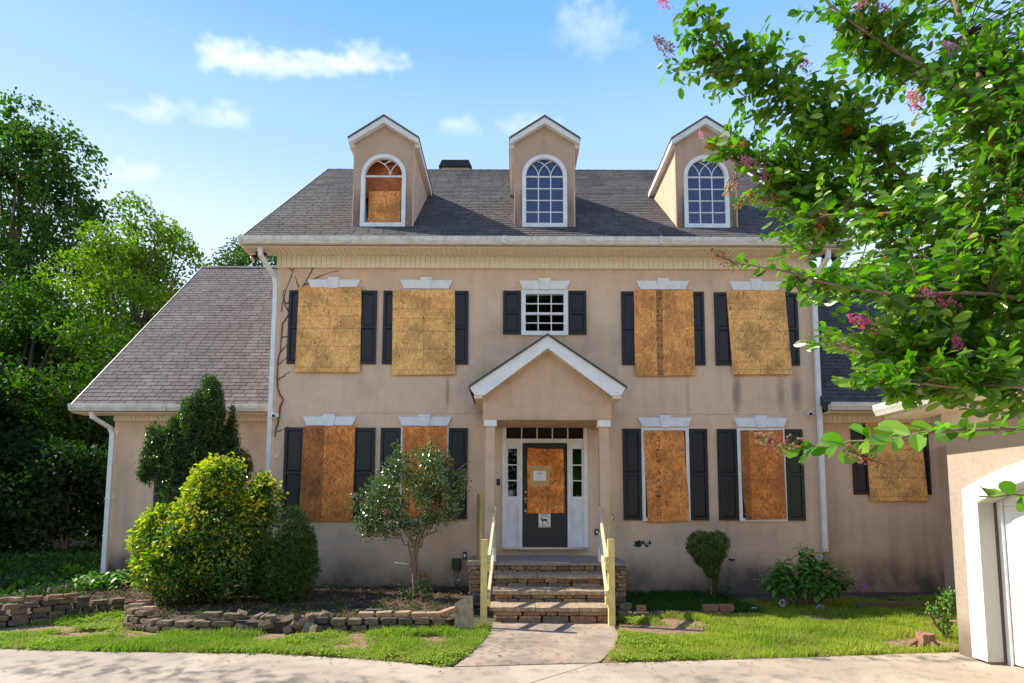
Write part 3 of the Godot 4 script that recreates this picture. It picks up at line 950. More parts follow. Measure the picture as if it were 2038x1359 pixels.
func dormer(house: Node3D, cx: float, k: int) -> void:
	var z := -0.13
	var y0 := 7.28
	var ye := 9.26
	var slope := 0.896
	var r := Rect2(cx - 0.64, 7.2, 1.28, 2.5)
	var st := [[cx - 0.55, 7.6, 0.16, 0.75, 0.75], [cx + 0.55, 7.55, 0.16, 0.8, 0.75], [cx, 7.36, 0.64, 0.16, 0.7], [cx - 0.45, 7.9, 0.1, 0.5, 0.3], [cx + 0.5, 8.2, 0.1, 0.7, 0.25]]
	var m := mat(Color.WHITE, 0.95, wall_tex(192, 384, r, 100 + k, 0.0, st, Color(0.56, 0.38, 0.27)), 0.0, M.grain, 0.5)
	var b := Mb.new()
	b.mode = 1
	b.rect = r
	cut(b, PackedVector2Array([Vector2(cx - 0.625, y0), Vector2(cx + 0.625, y0), Vector2(cx + 0.625, ye), Vector2(cx, ye + 0.42), Vector2(cx - 0.625, ye)]), arch_path(cx, 7.50, 8.56, 0.42), cx, z, 0.1)
	var d := part(house, "dormer", b, m)
	b = Mb.new()
	for s in [-1.0, 1.0]:   # cheeks
		var x: float = cx + s * 0.625
		b.prism(PackedVector2Array([Vector2(z - 0.1, y0), Vector2(z - 0.1, ye), Vector2(roof_z(ye) - 0.2, ye)]), Vector3(x, 0, 0), Vector3.BACK, Vector3.UP, Vector3(s * 0.06, 0, 0))
	part(d, "cheek", b, M.stucco)
	b = Mb.new()
	for s in [-1.0, 1.0]:   # corner strips
		b.box(Vector3(cx + s * 0.625 - 0.012, y0, z - 0.03), Vector3(cx + s * 0.625 + 0.012, ye, z + 0.01))
	b.box(Vector3(cx - 0.66, y0 + 0.06, z + 0.001), Vector3(cx + 0.66, y0 + 0.13, z + 0.02))
	part(d, "corner_strip", b, M.stucco)
	# roof with its white rakes
	var zb: float = roof_z(ye + 0.55) - 0.3
	b = Mb.new()
	for s in [-1.0, 1.0]:
		var a := Vector3(cx, ye + 0.545, 0)
		var e := Vector3(cx + s * 0.745, ye + 0.05, 0)
		var up := Vector3(0, 0.035, 0)
		var p := [Vector3(a.x, a.y, z + 0.13), Vector3(e.x, e.y, z + 0.13), Vector3(e.x, e.y, zb), Vector3(a.x, a.y, zb)]
		b.col = Color(0.12, 0.11, 0.11)
		b.hexa([p[3], p[2], p[1], p[0], p[3] + up, p[2] + up, p[1] + up, p[0] + up] if s > 0 else [p[2], p[3], p[0], p[1], p[2] + up, p[3] + up, p[0] + up, p[1] + up])
	part(d, "dormer_roof", b, M.shingle)
	b = Mb.new()
	var t := 0.105
	for s in [-1.0, 1.0]:
		b.prism(PackedVector2Array([Vector2(cx, ye + 0.545), Vector2(cx + s * 0.73, ye + 0.06), Vector2(cx + s * 0.73, ye + 0.06 - t), Vector2(cx + s * 0.62, ye + 0.06 - t + 0.06), Vector2(cx, ye + 0.545 - t - 0.03)]), Vector3(0, 0, z + 0.11), Vector3.RIGHT, Vector3.UP, Vector3(0, 0, 0.107))
		b.box(Vector3(minf(cx + s * 0.62, cx + s * 0.735), ye - 0.07, roof_z(ye - 0.07)), Vector3(maxf(cx + s * 0.62, cx + s * 0.735), ye + 0.045, z + 0.001))
	part(d, "rake", b, M.trim)
	# window
	b = Mb.new()
	cut(b, arch_path(cx, 7.44, 8.56, 0.468), arch_path(cx, 7.535, 8.56, 0.385), cx, z + 0.03, 0.09)
	part(d, "window_frame", b, M.trim)
	b = Mb.new()
	var zi := z - 0.02
	var xs := [cx - 0.128, cx + 0.128]
	b.box(Vector3(cx - 0.385, 8.545, zi - 0.02), Vector3(cx + 0.385, 8.575, zi + 0.012))
	if k > 0:
		for x in xs:
			b.box(Vector3(x - 0.011, 7.535, zi - 0.018), Vector3(x + 0.011, 8.56, zi + 0.01))
		for y in [7.79, 8.045, 8.30]:
			b.box(Vector3(cx - 0.385, y - 0.01, zi - 0.016), Vector3(cx + 0.385, y + 0.01, zi + 0.008))
	for s in [-1.0, 1.0]:   # crossing arcs in the head
		for q in [[s * 0.128, s, 1], [s * 0.128, -s, 0]]:
			if k == 0 and (s < 0 and q[2] == 1):
				continue
			var pts := []
			for i in 15:
				var a := PI / 2 * i / 14 * 0.93
				var p := Vector2(cx + q[0] + q[1] * 0.40 * (1 - cos(a)), 8.56 + 0.36 * sin(a))
				if (p - Vector2(cx, 8.56)).length() < 0.392 and not (k == 0 and s < 0 and i < 8):
					pts.append(Vector3(p.x, p.y, zi))
			if pts.size() > 1:
				var rad := []
				for i in pts.size():
					rad.append(0.011)
				b.tube(pts, rad, 5)
	part(d, "muntins", b, M.trim)
	if k > 0:
		for i in 3:
			for j in 4:
				pane(d, [cx - 0.383, cx - 0.115, cx + 0.141][i], [cx - 0.141, cx + 0.115, cx + 0.383][i], [7.537, 7.802, 8.057, 8.312][j], [7.778, 8.033, 8.288, 8.543][j], zi, M.sky_tint_glass)
	else:
		b = Mb.new()      # the lower light is broken out but for shards
		b.prism(PackedVector2Array([Vector2(cx - 0.383, 7.537), Vector2(cx - 0.25, 7.537), Vector2(cx - 0.33, 7.62), Vector2(cx - 0.36, 7.95), Vector2(cx - 0.383, 8.0)]), Vector3(0, 0, zi), Vector3.RIGHT, Vector3.UP, Vector3(0, 0, 0.004))
		part(d, "glass_shard", b, M.glass)
	b = Mb.new()
	if k > 0:
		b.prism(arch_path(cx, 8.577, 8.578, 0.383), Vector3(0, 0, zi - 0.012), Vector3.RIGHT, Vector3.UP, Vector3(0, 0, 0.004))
		part(d, "head_pane", b, M.sky_tint_glass)
	b = Mb.new()   # dark backing sheet that stands in for the unlit loft
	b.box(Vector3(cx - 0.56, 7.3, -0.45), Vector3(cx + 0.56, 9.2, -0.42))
	part(d, "dark_backing", b, M.dark)

func build_wings(house: Node3D) -> void:
	# left wing, set back
	var r := Rect2(-9.07, -0.2, 4.3, 4.0)
	var m := mat(Color.WHITE, 0.95, wall_tex(448, 416, r, 120, 0.75, [[-8.75, 1.6, 0.3, 1.3, 0.22], [-6.0, 1.2, 1.0, 0.8, 0.2], [-8.6, 0.3, 0.8, 0.5, 0.4]]), 0.0, M.grain, 0.5)
	var b := Mb.new()
	b.mode = 1
	b.rect = r
	grid_wall(b, -9.07, -4.79, -0.2, 0.77, -1.7, 0.2, [])
	grid_wall(b, -9.07, -4.79, 0.776, 3.8, -1.7, 0.2, [])
	b.box(Vector3(-9.07, 0.768, -1.8), Vector3(-4.79, 0.778, -1.708))
	part(house, "wall", b, m)
	b = Mb.new()
	gable_wall(b, -9.07, -0.2, [Vector2(-1.9, -0.2), Vector2(-1.9, 4.3), Vector2(-6.2, 8.9), Vector2(-10.7, 4.2), Vector2(-10.7, -0.2)])
	b.box(Vector3(-8.87, -0.2, -10.7), Vector3(-4.79, 4.0, -10.5))
	part(house, "wall", b, M.stucco)
	var roof := roof_deck(house, -9.72, -4.79, -1.25, 3.90, -6.2, 9.18, -11.2, 3.9)
	shingles(roof, -9.73, -4.79, -1.24, 3.905, -6.2, 9.185, 1, 296)
	b = Mb.new()
	b.bar(Vector3(-9.74, 3.83, -1.25), Vector3(-9.74, 9.11, -6.2), 0.02, 0.15)
	b.bar(Vector3(-9.74, 9.11, -6.2), Vector3(-9.74, 3.83, -11.2), 0.02, 0.15)
	part(roof, "rake_board", b, M.gutter)
	eaves(house, -9.74, -4.86, -1.25, 3.74, -1.7, 3.60, -9.07, -4.79)
	# its window, hidden by the shrubs but for the black shutters
	var win := holder(house, "window")
	b = Mb.new()
	ring(b, -7.73, -6.73, 1.43, 3.25, 0.065, -1.699, -1.67)
	part(win, "frame", b, M.trim)
	b = Mb.new()
	b.box(Vector3(-7.665, 1.495, -1.698), Vector3(-6.795, 3.185, -1.692))
	part(win, "pane", b, M.dark)
	shutter(house, -8.08, -7.745, 1.43, 3.25, -1.7, M.shutter)
	shutter(house, -6.715, -6.38, 1.43, 3.25, -1.7, M.shutter)
	# right wing, just behind the main front
	r = Rect2(6.0, -0.2, 6.0, 3.9)
	m = mat(Color.WHITE, 0.95, wall_tex(640, 416, r, 130, 0.9, [[7.7, 1.0, 1.2, 0.7, 0.2], [8.6, 0.5, 1.2, 0.6, 0.2], [7.0, 0.4, 0.9, 0.5, 0.15], [6.4, 1.5, 0.3, 1.2, 0.12]]), 0.0, M.grain, 0.5)
	b = Mb.new()
	b.mode = 1
	b.rect = r
	grid_wall(b, 6.09, 12.0, -0.2, 0.80, -0.25, 0.2, [])
	grid_wall(b, 6.09, 12.0, 0.806, 3.6, -0.25, 0.2, [])
	b.box(Vector3(6.09, 0.798, -0.35), Vector3(12.0, 0.808, -0.258))
	part(house, "wall", b, m)
	b = Mb.new()
	gable_wall(b, 12.0, 0.2, [Vector2(-0.45, -0.2), Vector2(-0.45, 4.1), Vector2(-4.9, 8.3), Vector2(-9.3, 4.0), Vector2(-9.3, -0.2)])
	b.box(Vector3(6.09, -0.2, -9.3), Vector3(11.8, 3.7, -9.1))
	part(house, "wall", b, M.stucco)
	roof = roof_deck(house, 6.09, 12.4, 0.25, 3.72, -4.9, 8.65, -9.9, 3.7)
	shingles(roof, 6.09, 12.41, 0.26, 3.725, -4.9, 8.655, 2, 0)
	eaves(house, 6.16, 12.4, 0.25, 3.56, -0.25, 3.40, 6.09, 12.0)
	win = holder(house, "window")
	b = Mb.new()
	ring(b, 7.21, 8.21, 1.9, 3.36, 0.065, -0.249, -0.22)
	part(win, "frame", b, M.trim)
	b = Mb.new()
	b.box(Vector3(7.275, 1.965, -0.248), Vector3(8.145, 3.295, -0.242))
	part(win, "pane", b, M.dark)
	shutter(house, 6.87, 7.19, 1.95, 3.36, -0.25, M.shutter)
	shutter(house, 8.23, 8.42, 1.95, 3.36, -0.25, M.shutter)

func entrance(house: Node3D) -> void:
	var f := holder(house, "door_surround")
	var b := Mb.new()   # casing, mullions, transom bar and threshold
	b.box(Vector3(-0.19, 0.90, -0.05), Vector3(-0.115, 3.28, 0.03))
	b.box(Vector3(1.415, 0.90, -0.05), Vector3(1.49, 3.28, 0.03))
	b.box(Vector3(-0.19, 3.28, -0.05), Vector3(1.49, 3.35, 0.032))
	b.box(Vector3(-0.115, 2.945, -0.055), Vector3(1.415, 3.025, 0.02))
	b.box(Vector3(0.135, 0.90, -0.055), Vector3(0.205, 2.945, 0.02))
	b.box(Vector3(1.095, 0.90, -0.055), Vector3(1.165, 2.945, 0.02))
	part(f, "casing", b, M.trim)
	b = Mb.new()
	b.box(Vector3(-0.19, 0.86, -0.15), Vector3(1.49, 0.898, 0.07))
	part(f, "threshold", b, M.steel)
	b = Mb.new()
	for i in range(1, 5):
		b.box(Vector3(-0.115 + 1.53 * i / 5 - 0.011, 3.025, -0.05), Vector3(-0.115 + 1.53 * i / 5 + 0.011, 3.28, -0.02))
	part(f, "muntins", b, M.trim)
	for i in 5:
		pane(f, -0.113 + 1.53 * i / 5 + 0.011, -0.117 + 1.53 * (i + 1) / 5 - 0.011, 3.028, 3.278, -0.035)
	for s in 2:
		var x0 := -0.115 if s == 0 else 1.165
		var x1 := 0.135 if s == 0 else 1.415
		b = Mb.new()
		b.box(Vector3(x0, 0.90, -0.06), Vector3(x1, 1.885, -0.015))
		b.box(Vector3(x0, 2.83, -0.06), Vector3(x1, 2.945, -0.015))
		b.box(Vector3(x0, 1.885, -0.06), Vector3(x0 + 0.035, 2.83, -0.016))
		b.box(Vector3(x1 - 0.035, 1.885, -0.06), Vector3(x1, 2.83, -0.016))
		for y in [2.185, 2.495]:
			b.box(Vector3(x0 + 0.035, y, -0.05), Vector3(x1 - 0.035, y + 0.022, -0.02))
		ring(b, x0 + 0.04, x1 - 0.04, 1.18, 1.69, 0.018, -0.015, -0.004)
		b.box(Vector3(x0 + 0.075, 1.215, -0.015), Vector3(x1 - 0.075, 1.655, -0.006))
		part(f, "sidelight", b, M.trim)
		for y in [[1.887, 2.183], [2.209, 2.493], [2.519, 2.828]]:
			pane(f, x0 + 0.037, x1 - 0.037, y[0], y[1], -0.035)
	# the door
	b = Mb.new()
	b.box(Vector3(0.207, 0.90, -0.10), Vector3(1.093, 2.943, -0.045))
	ring(b, 0.30, 1.0, 1.06, 1.47, 0.03, -0.045, -0.032)
	ring(b, 0.30, 1.0, 1.60, 2.80, 0.03, -0.045, -0.034)
	b.box(Vector3(0.36, 1.12, -0.045), Vector3(0.94, 1.41, -0.037))
	var door := part(house, "door", b, M.door)
	for q in [["deadbolt", 1.965, 0.032], ["knob", 1.835, 0.036]]:
		b = Mb.new()
		b.tube([Vector3(0.272, q[1], -0.045), Vector3(0.272, q[1], -0.030), Vector3(0.272, q[1], -0.028), Vector3(0.272, q[1], 0.0), Vector3(0.272, q[1], 0.025), Vector3(0.272, q[1], 0.035)], [q[2], q[2], 0.014, 0.016, q[2] * 0.85, 0.012], 14)
		part(door, q[0], b, M.brass)
	b = Mb.new()
	b.tube([Vector3(0.272, 1.77, -0.045), Vector3(0.272, 1.77, -0.03)], [0.016, 0.013], 10)
	part(door, "lock_cylinder", b, M.steel)
	b = Mb.new()
	b.tube([Vector3(0.27, 1.60, -0.045), Vector3(0.27, 1.60, -0.035), Vector3(0.27, 1.60, -0.028)], [0.028, 0.027, 0.015], 12)
	part(door, "cover_plate", b, M.white)
	for q in [[0.255, 2.24], [0.25, 2.66]]:
		b = Mb.new()
		b.tube([Vector3(q[0], q[1], -0.045), Vector3(q[0], q[1], -0.038)], [0.02, 0.016], 10)
		part(door, "bolt_hole_plug", b, M.grey_plastic)

func portico(house: Node3D) -> void:
	var cx := 0.615
	var zf := 1.35
	var g := holder(house, "portico")
	var b := Mb.new()
	var r := Rect2(-0.6, 3.1, 2.5, 1.5)
	var m := mat(Color.WHITE, 0.95, wall_tex(256, 160, r, 140, 0.0, [[cx, 3.2, 1.2, 0.12, 0.1]], Color(0.62, 0.42, 0.28)), 0.0, M.grain, 0.5)
	b.mode = 1
	b.rect = r
	b.prism(PackedVector2Array([Vector2(cx - 1.13, 3.2), Vector2(cx + 1.13, 3.2), Vector2(cx + 1.13, 3.62), Vector2(cx, 4.46), Vector2(cx - 1.13, 3.62)]), Vector3(0, 0, zf), Vector3.RIGHT, Vector3.UP, Vector3(0, 0, 0.16))
	b.mode = 0
	for s in [-1.0, 1.0]:
		b.box(Vector3(minf(cx + s * 1.13, cx + s * 0.97), 3.2, 0.001), Vector3(maxf(cx + s * 1.13, cx + s * 0.97), 3.62, zf - 0.16))
	b.box(Vector3(cx - 0.97, 3.24, 0.034), Vector3(cx + 0.97, 3.29, zf - 0.16))
	part(g, "gable", b, m)
	# roof
	b = Mb.new()
	for s in [-1.0, 1.0]:
		var a := Vector2(cx, 4.66)
		var e := Vector2(cx + s * 1.37, 3.73)
		b.col = Color(0.10, 0.09, 0.09)
		b.prism(PackedVector2Array([a, e, e + Vector2(0, 0.035), a + Vector2(0, 0.035)]), Vector3(0, 0, zf + 0.2), Vector3.RIGHT, Vector3.UP, Vector3(0, 0, zf + 0.195))
	part(g, "portico_roof", b, M.shingle)
	b = Mb.new()
	for s in [-1.0, 1.0]:   # broad white rakes that end square
		b.prism(PackedVector2Array([Vector2(cx, 4.66), Vector2(cx + s * 1.355, 3.735), Vector2(cx + s * 1.26, 3.60), Vector2(cx + s * 1.10, 3.60), Vector2(cx, 4.44)]), Vector3(0, 0, zf + 0.17), Vector3.RIGHT, Vector3.UP, Vector3(0, 0, 0.03))
	part(g, "rake", b, M.trim)
	b = Mb.new()
	for s in [-1.0, 1.0]:   # ribbed cream soffit under the rakes, and the strip against the gable
		for i in 14:
			var t0 := i / 14.0
			var t1 := (i + 0.9) / 14.0
			var p := Vector2(cx + s * 1.2 * t0, 4.62 - 0.84 * t0)
			var q := Vector2(cx + s * 1.2 * t1, 4.62 - 0.84 * t1)
			b.prism(PackedVector2Array([p, q, q - Vector2(0, 0.19), p - Vector2(0, 0.19)]), Vector3(0, 0, zf + 0.03), Vector3.RIGHT, Vector3.UP, Vector3(0, 0, 0.028))
			b.prism(PackedVector2Array([p - Vector2(0, 0.02), q - Vector2(0, 0.02), q - Vector2(0, 0.08), p - Vector2(0, 0.08)]), Vector3(0, 0, zf + 0.139), Vector3.RIGHT, Vector3.UP, Vector3(0, 0, 0.108))
		b.box(Vector3(minf(cx + s * 1.131, cx + s * 1.28), 3.56, 0.001), Vector3(maxf(cx + s * 1.131, cx + s * 1.28), 3.60, zf + 0.139))
	part(g, "soffit", b, M.cream).set_meta("kind", "stuff")
	for s in [-1.0, 1.0]:
		var x: float = cx + s * 1.0
		b = Mb.new()
		b.box(Vector3(x - 0.082, 0.80, zf - 0.20), Vector3(x + 0.082, 3.09, zf - 0.036))
		part(g, "column", b, M.stucco)
		b = Mb.new()
		b.box(Vector3(x - 0.112, 3.085, zf - 0.23), Vector3(x + 0.112, 3.199, zf - 0.006))
		part(g, "capital", b, M.trim)
		b = Mb.new()
		b.box(Vector3(x - 0.11, 0.737, zf - 0.228), Vector3(x + 0.11, 1.0, zf - 0.008))
		part(g, "column_base", b, M.trim)

func garage(house: Node3D) -> void:
	var x := 5.17
	var b := Mb.new()
	# the wall that faces the drive, with its segmental arch
	var r := Rect2(4.5, -0.2, 6.8, 3.4)
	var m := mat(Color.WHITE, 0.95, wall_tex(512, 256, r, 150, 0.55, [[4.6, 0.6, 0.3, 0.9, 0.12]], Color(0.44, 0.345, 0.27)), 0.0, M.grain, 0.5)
	b.mode = 2
	b.rect = r
	var hole := PackedVector2Array()
	for q in [Vector2(5.0, -0.3), Vector2(7.9, -0.3)]:
		hole.append(q)
	for i in 17:
		var t := 1.0 - i / 16.0
		hole.append(Vector2(lerpf(5.0, 7.9, t), 1.74 + 0.33 * (1.0 - pow(2 * t - 1, 2))))
	for s in [-1.0, 1.0]:
		var half := PackedVector2Array([Vector2(6.45, -0.2), Vector2(6.45 + s * 1.9, -0.2), Vector2(6.45 + s * 1.9, 3.0), Vector2(6.45, 3.0)])
		for k in Geometry2D.clip_polygons(half, hole):
			b.prism(k, Vector3(x, 0, 0), Vector3.BACK, Vector3.UP, Vector3(-0.16, 0, 0))
	part(house, "wall", b, m)
	b = Mb.new()
	b.box(Vector3(x + 0.16, -0.2, 4.551), Vector3(11.5, 2.9, 4.75))
	b.prism(PackedVector2Array([Vector2(x + 0.16, 2.9), Vector2(11.5, 2.9), Vector2(8.34, 5.8)]), Vector3(0, 0, 4.75), Vector3.RIGHT, Vector3.UP, Vector3(0, 0, 0.2))
	b.box(Vector3(x + 0.16, -0.2, 8.351), Vector3(11.5, 2.9, 8.55))
	b.prism(PackedVector2Array([Vector2(x, 2.9), Vector2(11.5, 2.9), Vector2(8.34, 5.8)]), Vector3(0, 0, 8.55), Vector3.RIGHT, Vector3.UP, Vector3(0, 0, 0.2))
	b.box(Vector3(11.3, -0.2, 4.75), Vector3(11.5, 2.9, 8.35))
	b.box(Vector3(8.6, -0.2, -0.45), Vector3(8.8, 2.9, 4.551))
	part(house, "wall", b, M.stucco)
	# white band round the opening, 4 cm proud
	b = Mb.new()
	var zs := [4.79, 5.0]
	b.box(Vector3(x - 0.04, 0.03, zs[0]), Vector3(x - 0.001, 1.74, zs[1]))
	b.box(Vector3(x - 0.04, 0.03, 7.9), Vector3(x - 0.001, 1.74, 8.11))
	for i in 16:
		var q := []
		for e in 2:
			var t: float = (i + e) / 16.0
			q.append(Vector2(lerpf(5.0, 7.9, t), 1.74 + 0.33 * (1.0 - pow(2 * t - 1, 2))))
			q.append(Vector2(lerpf(4.79, 8.11, t), 1.89 + 0.36 * (1.0 - pow(2 * t - 1, 2))))
		b.prism(PackedVector2Array([q[0], q[1], q[3], q[2]]), Vector3(x - 0.04, 0, 0), Vector3.BACK, Vector3.UP, Vector3(-0.039, 0, 0))
	for e in [[4.79, 5.0], [8.11, 7.9]]:
		b.prism(PackedVector2Array([Vector2(e[0], 1.74), Vector2(e[1], 1.74), Vector2(e[0], 1.89)]), Vector3(x - 0.04, 0, 0), Vector3.BACK, Vector3.UP, Vector3(-0.039, 0, 0))
	part(house, "arch_band", b, M.trim)
	# pale lining of the reveal
	b = Mb.new()
	b.box(Vector3(x - 0.041, 0.03, 5.0), Vector3(x + 0.132, 1.74, 5.004))
	for i in 16:
		var t0 := i / 16.0
		var t1 := (i + 1) / 16.0
		var p0 := Vector2(lerpf(5.004, 7.896, t0), 1.738 + 0.33 * (1.0 - pow(2 * t0 - 1, 2)))
		var p1 := Vector2(lerpf(5.004, 7.896, t1), 1.738 + 0.33 * (1.0 - pow(2 * t1 - 1, 2)))
		b.prism(PackedVector2Array([p0, p1, p1 - Vector2(0, 0.006), p0 - Vector2(0, 0.006)]), Vector3(x - 0.041, 0, 0), Vector3.BACK, Vector3.UP, Vector3(-0.173, 0, 0))
	part(house, "reveal_lining", b, mat(Color(0.46, 0.45, 0.40), 0.8, null, 0.0, M.grain, 0.3))
	# door: jamb trim and four panels
	var gd := holder(house, "garage_door")
	b = Mb.new()
	b.box(Vector3(x + 0.163, 0.0, 4.97), Vector3(x + 0.19, 2.4, 5.06))
	part(gd, "jamb", b, M.trim)
	b = Mb.new()
	b.box(Vector3(x + 0.135, 0.02, 5.001), Vector3(x + 0.159, 2.0, 5.012))
	part(gd, "weather_strip", b, mat(Color(0.09, 0.06, 0.045), 0.7))
	for k in 4:
		b = Mb.new()
		b.box(Vector3(x + 0.20, 0.02 + 0.56 * k, 4.97), Vector3(x + 0.24, 0.577 + 0.56 * k, 7.93))
		for j in 4:
			b.box(Vector3(x + 0.192, 0.10 + 0.56 * k, 5.16 + 0.68 * j), Vector3(x + 0.20, 0.49 + 0.56 * k, 5.72 + 0.68 * j))
		part(gd, "panel", b, M.white)
	# its roof: the eave runs towards the drive
	b = Mb.new()
	b.prism(PackedVector2Array([Vector2(4.72, 2.98), Vector2(8.34, 6.2), Vector2(11.95, 2.98), Vector2(11.95, 2.86), Vector2(8.34, 6.06), Vector2(4.72, 2.86)]), Vector3(0, 0, 8.95), Vector3.RIGHT, Vector3.UP, Vector3(0, 0, 4.83))
	var roof := part(house, "roof", b, M.roof_deck)
	var all := Mb.new()
	rng.seed = 55
	var up := Vector3(3.62, 3.22, 0).normalized()
	var nn := Vector3(-up.y, up.x, 0)
	for row in 32:
		var z := 4.1 + (0.15 if row % 2 else 0.0)
		while z < 8.9:
			var k := Color(0.31, 0.28, 0.265) * rng.randf_range(0.75, 1.15)
			all.col = k
			var o := Vector3(4.71, 2.985, z) + up * (0.15 * row)
			_shingle(all, o, Vector3(0, 0, 1), up, nn, 0.297, 0.15, 0.013)
			z += 0.3
	part(roof, "shingles", all, M.shingle).set_meta("kind", "stuff")
	b = Mb.new()
	b.prism(PackedVector2Array([Vector2(0, 0), Vector2(-0.085, 0), Vector2(-0.10, 0.035), Vector2(-0.118, 0.07), Vector2(-0.125, 0.14), Vector2(0.0, 0.14)]), Vector3(4.72, 2.84, 4.1), Vector3.RIGHT, Vector3.UP, Vector3(0, 0, -4.85))
	part(house, "gutter", b, M.gutter)
	b = Mb.new()
	b.box(Vector3(4.725, 2.80, 4.13), Vector3(x, 2.835, 8.94))
	b.box(Vector3(x - 0.05, 2.62, 4.56), Vector3(x - 0.001, 2.80, 8.54))
	part(house, "soffit", b, M.cream)

func roof_z(y: float) -> float:      # where the main roof has that height
	return 0.45 - (y - 6.93) / 0.896

# ------------------------------------------------------------------ masonry outdoors
var ROCKS := []

func rock_mesh(seed_: int, rough: float, split := 2) -> ArrayMesh:   # a unit block with worn corners and an uneven face
	rng.seed = seed_
	var b := Mb.new()
	var jit := {}
	var n := split
	var faces := [[Vector3.RIGHT, Vector3.UP, Vector3.BACK], [Vector3.LEFT, Vector3.UP, Vector3.FORWARD], [Vector3.BACK, Vector3.UP, Vector3.LEFT], [Vector3.FORWARD, Vector3.UP, Vector3.RIGHT], [Vector3.RIGHT, Vector3.FORWARD, Vector3.UP], [Vector3.RIGHT, Vector3.BACK, Vector3.DOWN]]
	for f in faces:
		for i in n:
			for j in n:
				var p := []
				for q in [[0, 1], [1, 1], [1, 0], [0, 0]]:
					var g: Vector3 = f[2] * 0.5 + f[0] * ((i + q[0]) / float(n) - 0.5) + f[1] * ((j + q[1]) / float(n) - 0.5)
					var key := Vector3i((g * 100).round())
					if not jit.has(key):
						var edges := int(absf(g.x) > 0.49) + int(absf(g.y) > 0.49) + int(absf(g.z) > 0.49)
						jit[key] = g * (1.0 - [0.0, 0.0, 0.045, 0.10][edges] * (0.5 + rng.randf())) + Vector3(rng.randf_range(-1, 1), rng.randf_range(-1, 1), rng.randf_range(-1, 1)) * rough
					p.append(jit[key])
				b.quad(p[0], p[1], p[2], p[3])
	return b.mesh()

func rocks_ready() -> void:
	if ROCKS.is_empty():
		for i in 6:
			ROCKS.append(rock_mesh(500 + i, 0.035))

func block(parent: Node3D, called: String, at: Vector3, size: Vector3, yaw: float, mats: Array, tilt := 0.0, roll := 0.0) -> MeshInstance3D:
	var basis := Basis(Vector3.UP, yaw) * Basis(Vector3.RIGHT, tilt) * Basis(Vector3.BACK, roll)
	return part(parent, called, ROCKS[rng.randi_range(0, 5)], mats[rng.randi_range(0, mats.size() - 1)], Transform3D(basis * Basis.from_scale(size), at))

func stone_face(parent: Node3D, x0: float, x1: float, y0: float, y1: float, z: float, depth: float, course: float) -> void:
	# dry stacked ledge stone on a face that looks towards +z
	var y := y0
	while y < y1 - 0.02:
		var h := minf(course * rng.randf_range(0.75, 1.25), y1 - y)
		if y1 - y - h < 0.03:
			h = y1 - y
		var x := x0
		while x < x1 - 0.02:
			var w := rng.randf_range(0.14, 0.42)
			if x1 - x - w < 0.10:
				w = x1 - x
			var two := h > 0.085 and rng.randf() < 0.25
			for k in (2 if two else 1):
				var hh := h / 2 if two else h
				block(parent, "stone", Vector3(x + w / 2, y + hh * (k + 0.5), z - depth / 2 + rng.randf_range(-0.012, 0.012)), Vector3(w * 1.0 - 0.006, hh - 0.005, depth), 0.0, M.stones)
			x += w
		y += h

